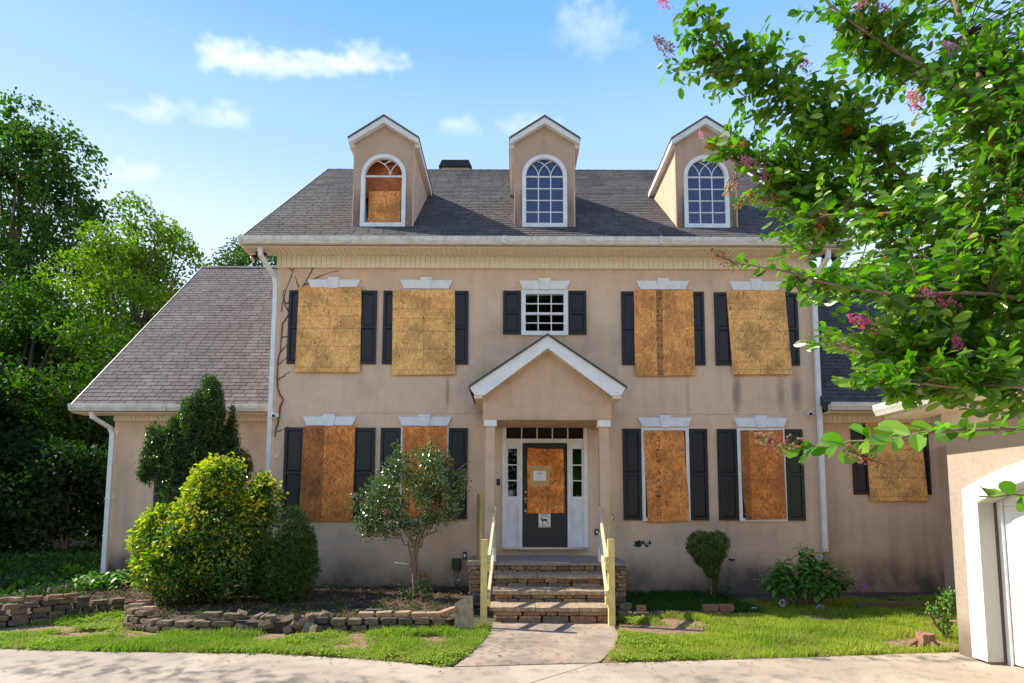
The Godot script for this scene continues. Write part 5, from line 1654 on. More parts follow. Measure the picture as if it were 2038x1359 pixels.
func build_fixtures() -> void:
	rng.seed = 900
	handrail("yellow timber handrail with two rails and a tall post next to the leaning slab", -0.385, 3.2, -1.0)
	handrail("yellow timber handrail with two rails and a knotty post by the grass and sunken edging", 1.425, 3.0, 1.0)
	for q in [[-0.56, "tall thin yellow timber upright backed by a darker board on the doorbell side", -1.0], [1.79, "tall thin yellow timber upright with a short crosspiece at the outlet edge of the landing", 1.0]]:
		var t := thing("timber_upright", q[1], "post", Vector3(q[0], 0.735, 0.85), "timber uprights on the landing")
		var b := Mb.new()
		b.box(Vector3(-0.02, 0, -0.04), Vector3(0.025, 1.22, 0.04))
		part(t, "upright", b, M.yellow_wood)
		b = Mb.new()
		b.box(Vector3(minf(0.0, q[2] * 0.12), 0.95, -0.062), Vector3(maxf(0.0, q[2] * 0.12), 0.99, -0.041))
		part(t, "crosspiece", b, M.yellow_wood)
		if q[2] < 0:
			b = Mb.new()
			b.box(Vector3(-0.075, 0, -0.075), Vector3(-0.03, 1.18, -0.02))
			part(t, "backing_board", b, mat(Color(0.42, 0.31, 0.12), 0.8))
	camera_unit("white bullet security camera beside the downspout under the dead vine", Vector3(-4.665, 3.46, 0.035), -0.15)
	camera_unit("white bullet security camera between the downspout and the board above the hydrangea", Vector3(5.905, 3.53, 0.035), -0.3)
	flood("black twin flood light under the eave corner above the left wing roof", Vector3(-5.06, 6.735, 0.16))
	flood("black twin flood light under the eave corner behind the flowering tree", Vector3(6.33, 6.735, 0.16))
	wall_box("doorbell", "narrow black doorbell on the wall beside the front door", "doorbell", Vector3(-0.30, 2.10, 0.001), Vector3(-0.235, 2.225, 0.022), M.black_plastic, M.grey_plastic, 0.3)
	wall_box("socket_outlet", "white outlet in a black frame low beside the front door casing", "outlet", Vector3(1.62, 1.14, 0.001), Vector3(1.70, 1.255, 0.03), M.black_plastic, M.white, 0.28)
	wall_box("switch_plate", "narrow white switch plate behind the timber upright beside the steps", "switch", Vector3(1.935, 1.42, 0.001), Vector3(1.995, 1.54, 0.015), M.grey_plastic, M.white, 0.2)
	wall_box("socket_outlet", "small white outlet in a black frame above the dark meter box", "outlet", Vector3(-0.955, 0.66, 0.001), Vector3(-0.875, 0.80, 0.025), M.black_plastic, M.white, 0.27)
	var t := thing("utility_box", "dark plastic cable box with hanging leads on the wall left of the steps", "utility box", Vector3(-1.07, 0.47, 0.001))
	var b := Mb.new()
	b.box(Vector3(-0.085, 0, 0), Vector3(0.085, 0.21, 0.09))
	part(t, "box", b, mat(Color(0.025, 0.032, 0.026), 0.5))
	b = Mb.new()
	b.box(Vector3(-0.075, 0.01, 0.09), Vector3(0.075, 0.2, 0.098))
	part(t, "lid", b, mat(Color(0.03, 0.038, 0.03), 0.5))
	for s in [-1.0, 1.0]:
		b = Mb.new()
		b.tube([Vector3(0.03 * s, 0.01, 0.05), Vector3(0.035 * s, -0.15, 0.05), Vector3(0.05 * s + 0.02, -0.25, 0.05), Vector3(0.02, -0.36, 0.04), Vector3(0.03 * s + 0.02, -0.5, 0.03)], [0.006, 0.006, 0.006, 0.006, 0.006], 6)
		part(t, "lead", b, M.black_plastic)
	b = Mb.new()
	b.tube([Vector3(0.05, -0.2, 0.05), Vector3(0.05, -0.2, 0.075)], [0.022, 0.018], 10)
	part(t, "connector", b, M.white)
	# hole knocked through the stucco, and a second one behind the clipped bush
	for q in [[2.56, 0.95, 0.17, "ragged hole through the stucco showing white foam and black mesh by the steps"], [4.28, 0.66, 0.075, "small dark hole in the stucco beside the clipped bush"]]:
		rng.seed = int(q[0] * 10)
		t = thing("wall_damage", q[3], "damage", Vector3(q[0], q[1], 0.001))
		b = Mb.new()
		for i in 9:
			var c := Vector3(rng.randf_range(-1, 1) * q[2] * 0.8, rng.randf_range(-0.5, 0.35) * q[2] * 0.7, 0)
			b.xbox(Transform3D(Basis(Vector3.BACK, rng.randf() * 3), c), Vector3(q[2] * 0.5, q[2] * 0.28, 0.012))
		part(t, "foam", b, mat(Color(0.70, 0.69, 0.66), 0.9))
		b = Mb.new()
		for i in 12:
			var c := Vector3(rng.randf_range(-1, 1) * q[2] * 0.85, rng.randf_range(-0.2, 0.5) * q[2] * 0.7, 0.006)
			b.xbox(Transform3D(Basis(Vector3.BACK, rng.randf() * 3), c), Vector3(q[2] * 0.4, q[2] * 0.22, 0.012))
		part(t, "hole", b, M.dark)
		if q[2] > 0.1:
			b = Mb.new()
			for i in 10:
				var c := Vector3(rng.randf_range(-0.4, 1.1) * q[2], rng.randf_range(0.0, 0.7) * q[2] * 0.7, 0.012)
				b.tube([c, c + Vector3(rng.randf_range(-0.06, 0.06), 0.03, 0.02), c + Vector3(rng.randf_range(-0.09, 0.09), rng.randf_range(-0.02, 0.05), 0.01)], [0.003, 0.003, 0.003], 4)
			part(t, "mesh_strands", b, M.dark)
	# dead creeper on the corner by the downspout
	var v := thing("dead_vine", "leafless brown vine climbing the wall corner beside the upper window", "vine", Vector3(-4.6, 3.6, 0.01))
	rng.seed = 931
	var main := [Vector2(-4.70, 3.05), Vector2(-4.62, 3.6), Vector2(-4.56, 3.78), Vector2(-4.68, 4.0), Vector2(-4.70, 4.45), Vector2(-4.66, 4.9), Vector2(-4.63, 5.35), Vector2(-4.52, 5.55), Vector2(-4.60, 5.75), Vector2(-4.35, 5.92), Vector2(-4.22, 6.15), Vector2(-4.12, 6.40), Vector2(-3.98, 6.62)]
	_vine(v, main, 0.017)
	for q in [[Vector2(-4.22, 6.15), Vector2(-4.0, 6.30), Vector2(-3.75, 6.40), Vector2(-3.45, 6.48)], [Vector2(-4.12, 6.40), Vector2(-4.08, 6.5), Vector2(-4.05, 6.63)], [Vector2(-4.30, 6.02), Vector2(-4.38, 6.2), Vector2(-4.42, 6.35)], [Vector2(-4.66, 5.6), Vector2(-4.63, 5.9), Vector2(-4.55, 6.2), Vector2(-4.47, 6.45), Vector2(-4.38, 6.6)], [Vector2(-4.47, 6.45), Vector2(-4.56, 6.5), Vector2(-4.66, 6.6)], [Vector2(-4.52, 5.55), Vector2(-4.44, 5.35), Vector2(-4.5, 5.2)], [Vector2(-4.65, 5.05), Vector2(-4.5, 5.10), Vector2(-4.42, 5.22)], [Vector2(-4.66, 4.75), Vector2(-4.52, 4.92), Vector2(-4.45, 5.0)], [Vector2(-4.68, 4.5), Vector2(-4.56, 4.62), Vector2(-4.5, 4.7)], [Vector2(-4.68, 4.2), Vector2(-4.52, 4.32), Vector2(-4.42, 4.36)], [Vector2(-4.60, 5.75), Vector2(-4.66, 5.95), Vector2(-4.62, 6.1)], [Vector2(-4.66, 3.15), Vector2(-4.52, 3.2), Vector2(-4.42, 3.28)]]:
		_vine(v, q, 0.010)
	# loose white cable
	b = Mb.new()
	b.tube([Vector3(-4.62, 3.40, 0.03), Vector3(-4.54, 3.25, 0.02), Vector3(-4.53, 2.95, 0.02), Vector3(-4.60, 2.68, 0.02), Vector3(-4.72, 2.62, 0.08)], [0.005, 0.005, 0.005, 0.005, 0.005], 5)
	tag(part(self, "loose_cable", b, M.white), "thin white cable looping down from the camera beside the downspout", "cable")

func _vine(v: Node3D, pts: Array, r: float) -> void:
	var p := []
	var rad := []
	for i in pts.size() - 1:
		for k in 4:
			var q: Vector2 = (pts[i] as Vector2).lerp(pts[i + 1], k / 4.0)
			p.append(Vector3(q.x + rng.randf_range(-0.015, 0.015), q.y + rng.randf_range(-0.012, 0.012), r * 0.8 + rng.randf() * 0.012) - v.position)
			rad.append(r * (1.0 - 0.6 * (i + k / 4.0) / (pts.size() - 1)) * rng.randf_range(0.75, 1.25))
	var b := Mb.new()
	b.tube(p, rad, 5)
	part(v, "stem", b, M.vine)

# ------------------------------------------------------------------ plants
func leaf(b: Mb, o: Vector3, dir: Vector3, nn: Vector3, l: float, w: float, fold := 0.25) -> void:   # a folded four-sided leaf
	var x := dir.cross(nn).normalized()
	var mid := o + dir * l * 0.5
	var up := nn * w * fold
	var tip := o + dir * l
	b.tri(o, mid + x * w * 0.5 + up, tip)
	b.tri(o, tip, mid - x * w * 0.5 + up)

func big_leaf(l: float, w: float, fold: float, curl: float, blunt := 0.0) -> ArrayMesh:   # along +z, face up; ten triangles, smooth
	var b := Mb.new()
	var rows := []
	for t in [[0.0, 0.0], [0.22, 0.72], [0.5 + blunt * 0.1, 1.0], [0.8 + blunt * 0.06, 0.62 + blunt * 0.25], [1.0, 0.0]]:
		var z: float = t[0] * l
		var y: float = -curl * l * t[0] * t[0]
		var h: float = t[1] * w / 2
		rows.append([Vector3(-h, y + h * fold, z), Vector3(0, y, z), Vector3(h, y + h * fold, z)])
	var nl := Vector3(fold, 1, curl * 0.8).normalized()
	var nr := Vector3(-fold, 1, curl * 0.8).normalized()
	for i in 4:
		var p: Array = rows[i]
		var q: Array = rows[i + 1]
		for s in [[0, 1, nl], [1, 2, nr]]:
			if i > 0:
				b.stri(p[s[0]], p[s[1]], q[s[1]], s[2], s[2], s[2])
			if i < 3:
				b.stri(p[s[0]], q[s[1]], q[s[0]], s[2], s[2], s[2])
	return b.mesh()

func rand_dir() -> Vector3:
	while true:
		var d := Vector3(rng.randf_range(-1, 1), rng.randf_range(-1, 1), rng.randf_range(-1, 1))
		if d.length() < 1.0 and d.length() > 0.1:
			return d.normalized()
	return Vector3.UP

func sprig(count: int, spread: float, l: float, w: float, tight := 0.0) -> ArrayMesh:   # leaves round a short twig along +y
	var b := Mb.new()
	for i in count:
		var o := Vector3(rng.randf_range(-1, 1), rng.randf_range(-1, 1), rng.randf_range(-1, 1)) * spread
		var d := (rand_dir() + Vector3(0, 0.35, 0) + o.normalized() * tight).normalized()
		var nn := (Vector3(0, 0.7, 0) + rand_dir()).normalized()
		nn = (nn - d * nn.dot(d)).normalized()
		var f := rng.randf_range(0.7, 1.3)
		b.col = Color(f, f, f * rng.randf_range(0.7, 1.1))
		var s := rng.randf_range(0.7, 1.2)
		leaf(b, o, d, nn, l * s, w * s)
	return b.mesh()

func turn_to(y: Vector3, roll: float) -> Basis:   # a basis whose y axis lies along y
	var x := y.cross(Vector3(0.31, 0.2, 0.93)).normalized()
	return Basis(x, y, x.cross(y)) * Basis(Vector3.UP, roll)

func fill_lobes(xfs: Array, cols: Array, lobes: Array, per_m2: float, inner: float, tone: Array, scale_ := 1.0, hole := 0.0, nz: FastNoiseLite = null) -> void:
	# lobes: [centre, radii]; sprigs over each lobe's outer shell, thinned where the noise says so
	for lb in lobes:
		var c: Vector3 = lb[0]
		var r: Vector3 = lb[1]
		var area := 4.0 * PI * pow((pow(r.x * r.y, 1.6) + pow(r.x * r.z, 1.6) + pow(r.y * r.z, 1.6)) / 3.0, 1 / 1.6)
		for i in int(area * per_m2):
			var d := rand_dir()
			var t := lerpf(inner, 1.06, sqrt(rng.randf()))
			var p := c + d * r * t
			if nz and nz.get_noise_3dv(p) < hole:
				continue
			var y := (d + Vector3(0, 0.5, 0) + rand_dir() * 0.6).normalized()
			var s := rng.randf_range(0.75, 1.25) * scale_
			xfs.append(Transform3D(turn_to(y, rng.randf() * TAU).scaled(Vector3.ONE * s), p))
			var k: Color = tone[0].lerp(tone[1], clampf(rng.randfn(0.45, 0.28), 0, 1))
			if tone.size() > 2 and rng.randf() < tone[3]:
				k = tone[2]
			cols.append(k)

func plant_noise(seed_: int, freq: float) -> FastNoiseLite:
	var n := FastNoiseLite.new()
	n.seed = seed_
	n.frequency = freq
	n.fractal_octaves = 3
	return n

func branchy(b: Mb, from: Vector3, to: Vector3, r0: float, r1: float, wobble: float, sides := 6) -> Array:
	var pts := []
	var rad := []
	for i in 6:
		var t := i / 5.0
		var p := from.lerp(to, t)
		if i > 0 and i < 5:
			p += Vector3(rng.randf_range(-1, 1), rng.randf_range(-1, 1), rng.randf_range(-1, 1)) * wobble
		pts.append(p)
		rad.append(lerpf(r0, r1, t))
	b.tube(pts, rad, sides)
	return pts

# ---- lawn
func blade(b: Mb, o: Vector3, lean: Vector3, h: float, w: float) -> void:
	var side := lean.cross(Vector3.UP).normalized() * w
	var mid := o + Vector3(0, h * 0.6, 0) + lean * 0.35
	var tip := o + Vector3(0, h, 0) + lean
	b.tri(o - side, mid - side * 0.8, mid + side * 0.8)
	b.tri(o - side, mid + side * 0.8, o + side)
	b.tri(mid - side * 0.8, tip, mid + side * 0.8)

func build_lawn() -> void:
	rng.seed = 1000
	var gm := leaf_mat(Color(0.8, 1.0, 0.3), 0.6, 0.3)
	var tufts := []
	for t in 4:
		var b := Mb.new()
		for i in 9:
			var a := rng.randf() * TAU
			var h := rng.randf_range(0.03, 0.075)
			var f := rng.randf_range(0.75, 1.25)
			b.col = Color(f, f, f)
			if rng.randf() < 0.10:
				b.col = Color(1.9, 1.25, 1.3)
			blade(b, Vector3(rng.randf_range(-1, 1), 0, rng.randf_range(-1, 1)) * 0.025, Vector3(cos(a), 0, sin(a)) * rng.randf_range(0.01, 0.05), h, rng.randf_range(0.0018, 0.003))
		tufts.append(b.mesh())
	var weeds := []
	for t in 3:
		var b := Mb.new()
		for i in 9:
			var a := rng.randf() * TAU
			var f := rng.randf_range(0.8, 1.25)
			b.col = Color(f, f, f)
			var o := Vector3(rng.randf_range(-1, 1) * 0.03, rng.randf_range(0.012, 0.04), rng.randf_range(-1, 1) * 0.03)
			leaf(b, o, Vector3(cos(a), rng.randf_range(-0.1, 0.5), sin(a)).normalized(), (Vector3.UP + rand_dir() * 0.35).normalized(), rng.randf_range(0.016, 0.03), rng.randf_range(0.012, 0.02), 0.1)
		weeds.append(b.mesh())
	var patch := plant_noise(12, 0.55)
	var weedy := plant_noise(13, 0.35)
	for side in 2:
		var poly := PackedVector2Array(LAWN_L if side == 0 else LAWN_R)
		var lots := [[[], []], [[], []], [[], []], [[], []]]
		var wl := [[[], []], [[], []], [[], []]]
		var lo := Vector2(99, 99)
		var hi := Vector2(-99, -99)
		for p in poly:
			lo = lo.min(p); hi = hi.max(p)
		var step := 0.026
		for i in int((hi.x - lo.x) / step):
			for j in int((hi.y - lo.y) / step):
				var p := lo + Vector2(i + rng.randf(), j + rng.randf()) * step
				if not Geometry2D.is_point_in_polygon(p, poly):
					continue
				var bare := patch.get_noise_2d(p.x, p.y)
				for q in [[2.15, 3.35, 0.62, 0.36, 1.0], [-3.4, 4.33, 0.5, 0.10, 0.6], [-1.9, 4.25, 0.42, 0.12, 0.8], [-5.6, 3.8, 0.5, 0.10, 0.6], [4.95, 4.12, 0.55, 0.28, 1.0], [-2.9, 4.5, 0.6, 0.08, 0.5], [1.5, 3.05, 0.25, 0.3, 0.8], [-0.45, 4.75, 0.1, 0.4, 0.5]]:
					bare -= q[4] * maxf(0.0, 1.0 - Vector2((p.x - q[0]) / q[2], (p.y - q[1]) / q[3]).length()) * 1.9
				if bare < -0.36 + rng.randf() * 0.30:
					continue
				var shade_bed := side == 1 and p.y < 2.25
				if shade_bed and rng.randf() < (0.35 if p.x < 6 else 0.6):
					continue
				p += Vector2(rng.randf_range(-1, 1), rng.randf_range(-1, 1)) * 0.045
				var w := weedy.get_noise_2d(p.x, p.y)
				var dry := smoothstep(0.05, 0.45, patch.get_noise_2d(p.x * 1.7 + 40.0, p.y * 2.3)) * 0.75 + smoothstep(-0.05, -0.35, bare) * 0.4
				var leafy: bool = rng.randf() < (0.62 + w if side == 0 else (0.9 if p.x < 2.0 else 0.10 + 0.2 * w))
				var y := -0.006
				var s := rng.randf_range(0.75, 1.3)
				if side == 0 and p.y < 3.9:
					s *= 1.15
				var k := Color(0.30, 0.40, 0.045).lerp(Color(0.56, 0.57, 0.085), clampf(0.5 + w * 1.4 + rng.randf_range(-0.3, 0.3), 0, 1))
				if rng.randf() < 0.05 + dry * 0.42:
					k = Color(0.50, 0.40, 0.17) if rng.randf() < 0.6 else Color(0.34, 0.24, 0.11)
				s *= 0.8 + 0.6 * smoothstep(-0.3, 0.4, weedy.get_noise_2d(p.x * 3.0, p.y * 3.0))
				if leafy and rng.randf() > dry * 0.5:
					k = Color(0.26, 0.38, 0.045).lerp(Color(0.52, 0.55, 0.085), rng.randf())
				var t := Transform3D(Basis(Vector3.UP, rng.randf() * TAU).scaled(Vector3.ONE * s), Vector3(p.x, y, p.y))
				if leafy:
					var n := rng.randi_range(0, 2)
					wl[n][0].append(t); wl[n][1].append(k)
				else:
					var n := rng.randi_range(0, 3)
					lots[n][0].append(t); lots[n][1].append(k)
		var g := Node3D.new()
		g.name = numbered(self, "grass")
		add_child(g, true)
		g.set_meta("kind", "stuff")
		tag(g, ["sunlit lawn of grass and broad weeds between the drive and the stone edging", "sunlit lawn of longer grass between the drive, the path and the garage"][side], "grass")
		for n in 4:
			scatter(g, "blades", tufts[n], gm, lots[n][0], lots[n][1])
		for n in 3:
			scatter(g, "weeds", weeds[n], gm, wl[n][0], wl[n][1])
	# leaf litter and weeds in the left bed
	rng.seed = 1010
	var lit := [[], []]
	var green := [[], []]
	for i in 2600:
		var p := Vector2(rng.randf_range(-8.5, -0.9), rng.randf_range(0.1, 3.3))
		if p.x < -4.9 and p.y < 0.2 or p.x < -5.2 and p.y > 2.2:
			continue
		var t := Transform3D(Basis(rand_dir(), rng.randf() * 0.8) * Basis(Vector3.UP, rng.randf() * TAU), Vector3(p.x, 0.14 + rng.randf() * 0.02, p.y))
		lit[0].append(t)
		lit[1].append(Color(0.30, 0.16, 0.09).lerp(Color(0.16, 0.09, 0.05), rng.randf()))
		if i % 2 == 0 and (p.y > 2.2 or rng.randf() < 0.4):
			green[0].append(Transform3D(Basis(Vector3.UP, rng.randf() * TAU).scaled(Vector3.ONE * rng.randf_range(1.0, 2.4)), Vector3(p.x, 0.13, p.y)))
			green[1].append(Color(0.07, 0.14, 0.025))
	var lb := Mb.new()
	for i in 4:
		leaf(lb, Vector3(rng.randf_range(-0.05, 0.05), 0, rng.randf_range(-0.05, 0.05)), Vector3(cos(i * 1.7), 0.1, sin(i * 1.7)).normalized(), Vector3.UP, 0.05, 0.028, 0.3)
	var fallen := [[], []]
	for i in 130:      # a few leaves blown on to the concrete
		var p := Vector2(rng.randf_range(-6.5, 5.0), 5.0 + pow(rng.randf(), 2.0) * 1.6)
		if i % 4 == 0:
			p = Vector2(rng.randf_range(-0.2, 1.35), rng.randf_range(2.9, 5.0))
		fallen[0].append(Transform3D(Basis(Vector3.UP, rng.randf() * TAU).scaled(Vector3.ONE * rng.randf_range(0.35, 0.8)), Vector3(p.x, 0.012, p.y)))
		fallen[1].append(Color(0.26, 0.14, 0.07).lerp(Color(0.36, 0.27, 0.12), rng.randf()))
	var low := [[], []]
	for i in 1700:   # the shaded bed beside the steps
		var p := Vector2(rng.randf_range(1.98, 4.0), rng.randf_range(0.1, 2.12))
		low[0].append(Transform3D(Basis(Vector3.UP, rng.randf() * TAU).scaled(Vector3.ONE * rng.randf_range(0.8, 2.0)), Vector3(p.x, 0.018, p.y)))
		low[1].append(Color(0.045, 0.13, 0.03).lerp(Color(0.10, 0.17, 0.03), rng.randf()))
	var bo := scatter(self, "bed_weeds", tufts[1], gm, low[0], low[1])
	tag(bo, "thin grass and weeds in the shaded bed around the clipped bush", "weeds")
	var one := Mb.new()
	leaf(one, Vector3.ZERO, Vector3(0.9, 0.12, 0.3).normalized(), Vector3.UP, 0.06, 0.034, 0.35)
	var fo := scatter(self, "leaf_litter", one.mesh(), leaf_mat(Color(0.3, 0.2, 0.1), 0.8, 0.2), fallen[0], fallen[1])
	tag(fo, "few dry leaves blown over the concrete drive and path", "leaves")
	var o := scatter(self, "leaf_litter", lb.mesh(), leaf_mat(Color(0.3, 0.2, 0.1), 0.8, 0.2), lit[0], lit[1])
	tag(o, "dry brown leaf litter lying on the dark soil under the camellia", "leaves")
	o = scatter(self, "bed_weeds", weeds[0], gm, green[0], green[1])
	tag(o, "sparse low weeds growing through the left flower bed", "weeds")

# ---- shrubs by the house
func _spires() -> Array:      # small upright tufts round the evergreen's outline
	var out := []
	for q in [[-5.95, 3.55], [-5.68, 3.6], [-6.05, 3.3], [-6.18, 3.38], [-6.32, 3.15], [-6.5, 2.9], [-6.62, 2.85], [-6.78, 2.95], [-5.52, 3.3], [-5.6, 3.45], [-6.95, 2.4], [-6.88, 2.55], [-5.42, 2.95], [-6.4, 3.05], [-5.86, 3.85], [-5.72, 3.8], [-6.0, 2.9], [-6.2, 2.6], [-5.75, 3.0], [-6.55, 2.4]]:
		out.append([Vector3(q[0], q[1], 0.42 + rng.randf_range(-0.15, 0.3)), Vector3(0.075, 0.26, 0.09) * rng.randf_range(0.8, 1.35)])
	return out

func shrub(called: String, label: String, category: String, at: Vector3, stems: Array, stem_mat: Material) -> Node3D:
	var t := thing(called, label, category, at)
	var b := Mb.new()
	for s in stems:
		branchy(b, s[0] - at, s[1] - at, s[2], s[3], s[4])
	part(t, "stem", b, stem_mat)
	return t

func build_shrubs() -> void:
	rng.seed = 1100
	var glossy := leaf_mat(Color(0.75, 1.0, 0.2), 0.32, 0.6)
	var dull := leaf_mat(Color(0.35, 0.6, 0.15), 0.5, 0.4)
	# yellow-tipped bush
	var at := Vector3(-4.95, 0.13, 1.95)
	var stems := []
	for i in 7:
		stems.append([at + Vector3(rng.randf_range(-0.2, 0.3), 0, rng.randf_range(-0.2, 0.2)), at + Vector3(rng.randf_range(-0.8, 0.7), rng.randf_range(0.7, 1.4), rng.randf_range(-0.5, 0.6)), 0.03, 0.012, 0.05])
	var t := shrub("golden_shrub", "large rounded shrub with bright yellow new growth before the left wing", "shrub", at, stems, M.bark)
	var xf := []
	var co := []
	var nz := plant_noise(41, 1.1)
	var lobes := [[Vector3(-5.12, 0.98, 1.95), Vector3(0.86, 0.72, 0.75)], [Vector3(-4.78, 1.3, 1.9), Vector3(0.72, 0.72, 0.7)], [Vector3(-4.85, 1.85, 1.9), Vector3(0.44, 0.48, 0.45)], [Vector3(-5.6, 1.2, 1.95), Vector3(0.42, 0.46, 0.45)], [Vector3(-4.12, 1.66, 1.85), Vector3(0.20, 0.46, 0.28)], [Vector3(-4.66, 2.18, 1.9), Vector3(0.24, 0.30, 0.28)], [Vector3(-5.2, 0.65, 2.0), Vector3(0.76, 0.46, 0.65)], [Vector3(-4.45, 0.8, 2.0), Vector3(0.5, 0.58, 0.6)]]
	var bumps := []      # knobbly outline
	for i in 70:
		var q: Array = lobes[rng.randi_range(0, 7)]
		var d := rand_dir()
		if d.z < -0.3 or d.y < -0.4:
			continue
		var r := rng.randf_range(0.09, 0.2)
		bumps.append([q[0] + d * q[1] * rng.randf_range(0.92, 1.06), Vector3(r, r * 1.25, r)])
	lobes.append_array(bumps)
	var tone := [Color(0.055, 0.13, 0.014), Color(0.18, 0.30, 0.025)]
	fill_lobes(xf, co, lobes, 300.0, 0.62, tone, 1.0, -0.14, plant_noise(47, 2.3))
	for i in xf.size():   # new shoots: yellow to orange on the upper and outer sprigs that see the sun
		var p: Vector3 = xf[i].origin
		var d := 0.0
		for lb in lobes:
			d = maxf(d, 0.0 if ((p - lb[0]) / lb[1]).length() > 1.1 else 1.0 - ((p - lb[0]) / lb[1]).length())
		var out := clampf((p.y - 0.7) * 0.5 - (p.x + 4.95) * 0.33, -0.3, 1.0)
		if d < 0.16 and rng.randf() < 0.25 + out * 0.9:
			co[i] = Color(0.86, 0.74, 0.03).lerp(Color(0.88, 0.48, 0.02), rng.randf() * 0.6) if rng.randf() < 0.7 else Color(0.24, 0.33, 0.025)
	for i in 900:   # shoots that stand out of the clipped outline
		var lb: Array = lobes[rng.randi_range(0, lobes.size() - 1)]
		var d := (rand_dir() + Vector3(-0.25, 0.35, 0.1)).normalized()
		var p: Vector3 = lb[0] + d * lb[1] * rng.randf_range(1.0, 1.16)
		var inside := false
		for q in lobes:
			if q != lb and ((p - q[0]) / q[1]).length() < 0.95:
				inside = true
		if inside or nz.get_noise_3dv(p * 2.0) < 0.0:
			continue
		xf.append(Transform3D(turn_to((d + Vector3(0, 0.7, 0)).normalized(), rng.randf() * TAU).scaled(Vector3.ONE * rng.randf_range(1.0, 1.5)), p))
		co.append(Color(0.86, 0.74, 0.03).lerp(Color(0.88, 0.48, 0.02), rng.randf() * 0.6) if p.y > 0.6 + rng.randf() * 0.9 else Color(0.34, 0.46, 0.04))
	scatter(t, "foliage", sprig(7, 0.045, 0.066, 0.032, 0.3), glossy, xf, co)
	# dark round shrub to its right
	at = Vector3(-3.8, 0.13, 1.75)
	stems = []
	for i in 5:
		stems.append([at, at + Vector3(rng.randf_range(-0.3, 0.35), rng.randf_range(0.5, 1.1), rng.randf_range(-0.2, 0.3)), 0.03, 0.01, 0.04])
	t = shrub("dark_shrub", "dense dark green rounded shrub pressed against the yellow shrub and the wall", "shrub", at, stems, M.bark)
	xf = []; co = []
	fill_lobes(xf, co, [[Vector3(-3.85, 0.95, 1.75), Vector3(0.58, 0.75, 0.55)], [Vector3(-3.72, 0.62, 1.75), Vector3(0.50, 0.55, 0.5)], [Vector3(-3.6, 1.0, 1.75), Vector3(0.32, 0.4, 0.4)]], 420.0, 0.75, [Color(0.035, 0.075, 0.014), Color(0.09, 0.16, 0.025), Color(0.16, 0.28, 0.04), 0.10], 1.0, -0.4, nz)
	scatter(t, "foliage", sprig(8, 0.035, 0.04, 0.018, 0.3), dull, xf, co)
	# tall dark evergreen with ragged spires
	at = Vector3(-6.0, 0.0, 0.35)
	t = shrub("evergreen", "tall dark evergreen with ragged spires rising above the yellow shrub to the gutter", "shrub", at, [[at, Vector3(-5.85, 3.6, 0.35), 0.07, 0.02, 0.04], [at, Vector3(-6.7, 2.6, 0.35), 0.05, 0.015, 0.05], [at + Vector3(0.4, 0, 0), Vector3(-5.36, 3.2, 0.4), 0.03, 0.008, 0.03]], M.bark)
	xf = []; co = []
	fill_lobes(xf, co, _spires() + [[Vector3(-5.82, 3.2, 0.35), Vector3(0.20, 0.74, 0.25)], [Vector3(-5.78, 3.7, 0.35), Vector3(0.15, 0.38, 0.18)], [Vector3(-5.95, 2.7, 0.35), Vector3(0.38, 0.62, 0.4)], [Vector3(-6.22, 2.75, 0.35), Vector3(0.20, 0.50, 0.3)], [Vector3(-6.45, 2.42, 0.35), Vector3(0.32, 0.34, 0.35)], [Vector3(-6.72, 2.72, 0.35), Vector3(0.17, 0.28, 0.22)], [Vector3(-6.85, 2.28, 0.4), Vector3(0.22, 0.10, 0.2)], [Vector3(-5.55, 2.85, 0.35), Vector3(0.26, 0.35, 0.3)], [Vector3(-6.1, 1.9, 0.35), Vector3(0.55, 0.6, 0.5)], [Vector3(-5.36, 3.05, 0.42), Vector3(0.085, 0.34, 0.09)], [Vector3(-5.36, 3.4, 0.42), Vector3(0.03, 0.2, 0.035)], [Vector3(-5.25, 2.4, 0.4), Vector3(0.26, 0.36, 0.3)]], 420.0, 0.7, [Color(0.03, 0.06, 0.022), Color(0.085, 0.14, 0.04), Color(0.19, 0.26, 0.06), 0.14], 1.0, -0.35, nz)
	var around := _spires()
	around.append_array([[Vector3(-5.82, 3.3, 0.45), Vector3(0.22, 0.72, 0.25)], [Vector3(-6.0, 2.7, 0.5), Vector3(0.42, 0.65, 0.4)], [Vector3(-6.45, 2.5, 0.45), Vector3(0.34, 0.36, 0.35)], [Vector3(-6.75, 2.6, 0.4), Vector3(0.2, 0.28, 0.2)]])
	for i in 1100:      # feathery outline
		var lb: Array = around[rng.randi_range(0, around.size() - 1)]
		var d := (rand_dir() + Vector3(0, 0.2, 0.15)).normalized()
		xf.append(Transform3D(turn_to((d * 0.7 + Vector3(0, 1.0, 0)).normalized(), rng.randf() * 6).scaled(Vector3(0.8, 1.5, 0.8) * rng.randf_range(0.7, 1.3)), lb[0] + d * lb[1] * rng.randf_range(1.0, 1.22)))
		co.append(Color(0.05, 0.10, 0.03).lerp(Color(0.22, 0.29, 0.07), rng.randf() * rng.randf()))
	for i in 60:   # thin leading shoots
		var p := Vector3(-5.80 + rng.randf_range(-0.14, 0.14), 3.95 + rng.randf_range(0, 0.14), 0.35 + rng.randf_range(-0.1, 0.1))
		xf.append(Transform3D(turn_to((Vector3.UP + rand_dir() * 0.3).normalized(), rng.randf() * 6), p)); co.append(Color(0.13, 0.19, 0.05))
	scatter(t, "foliage", sprig(9, 0.042, 0.062, 0.018, 0.2), glossy, xf, co)
	# camellia on bare stems
	at = Vector3(-1.64, 0.13, 1.38)
	var fork := Vector3(-1.67, 0.92, 1.38)
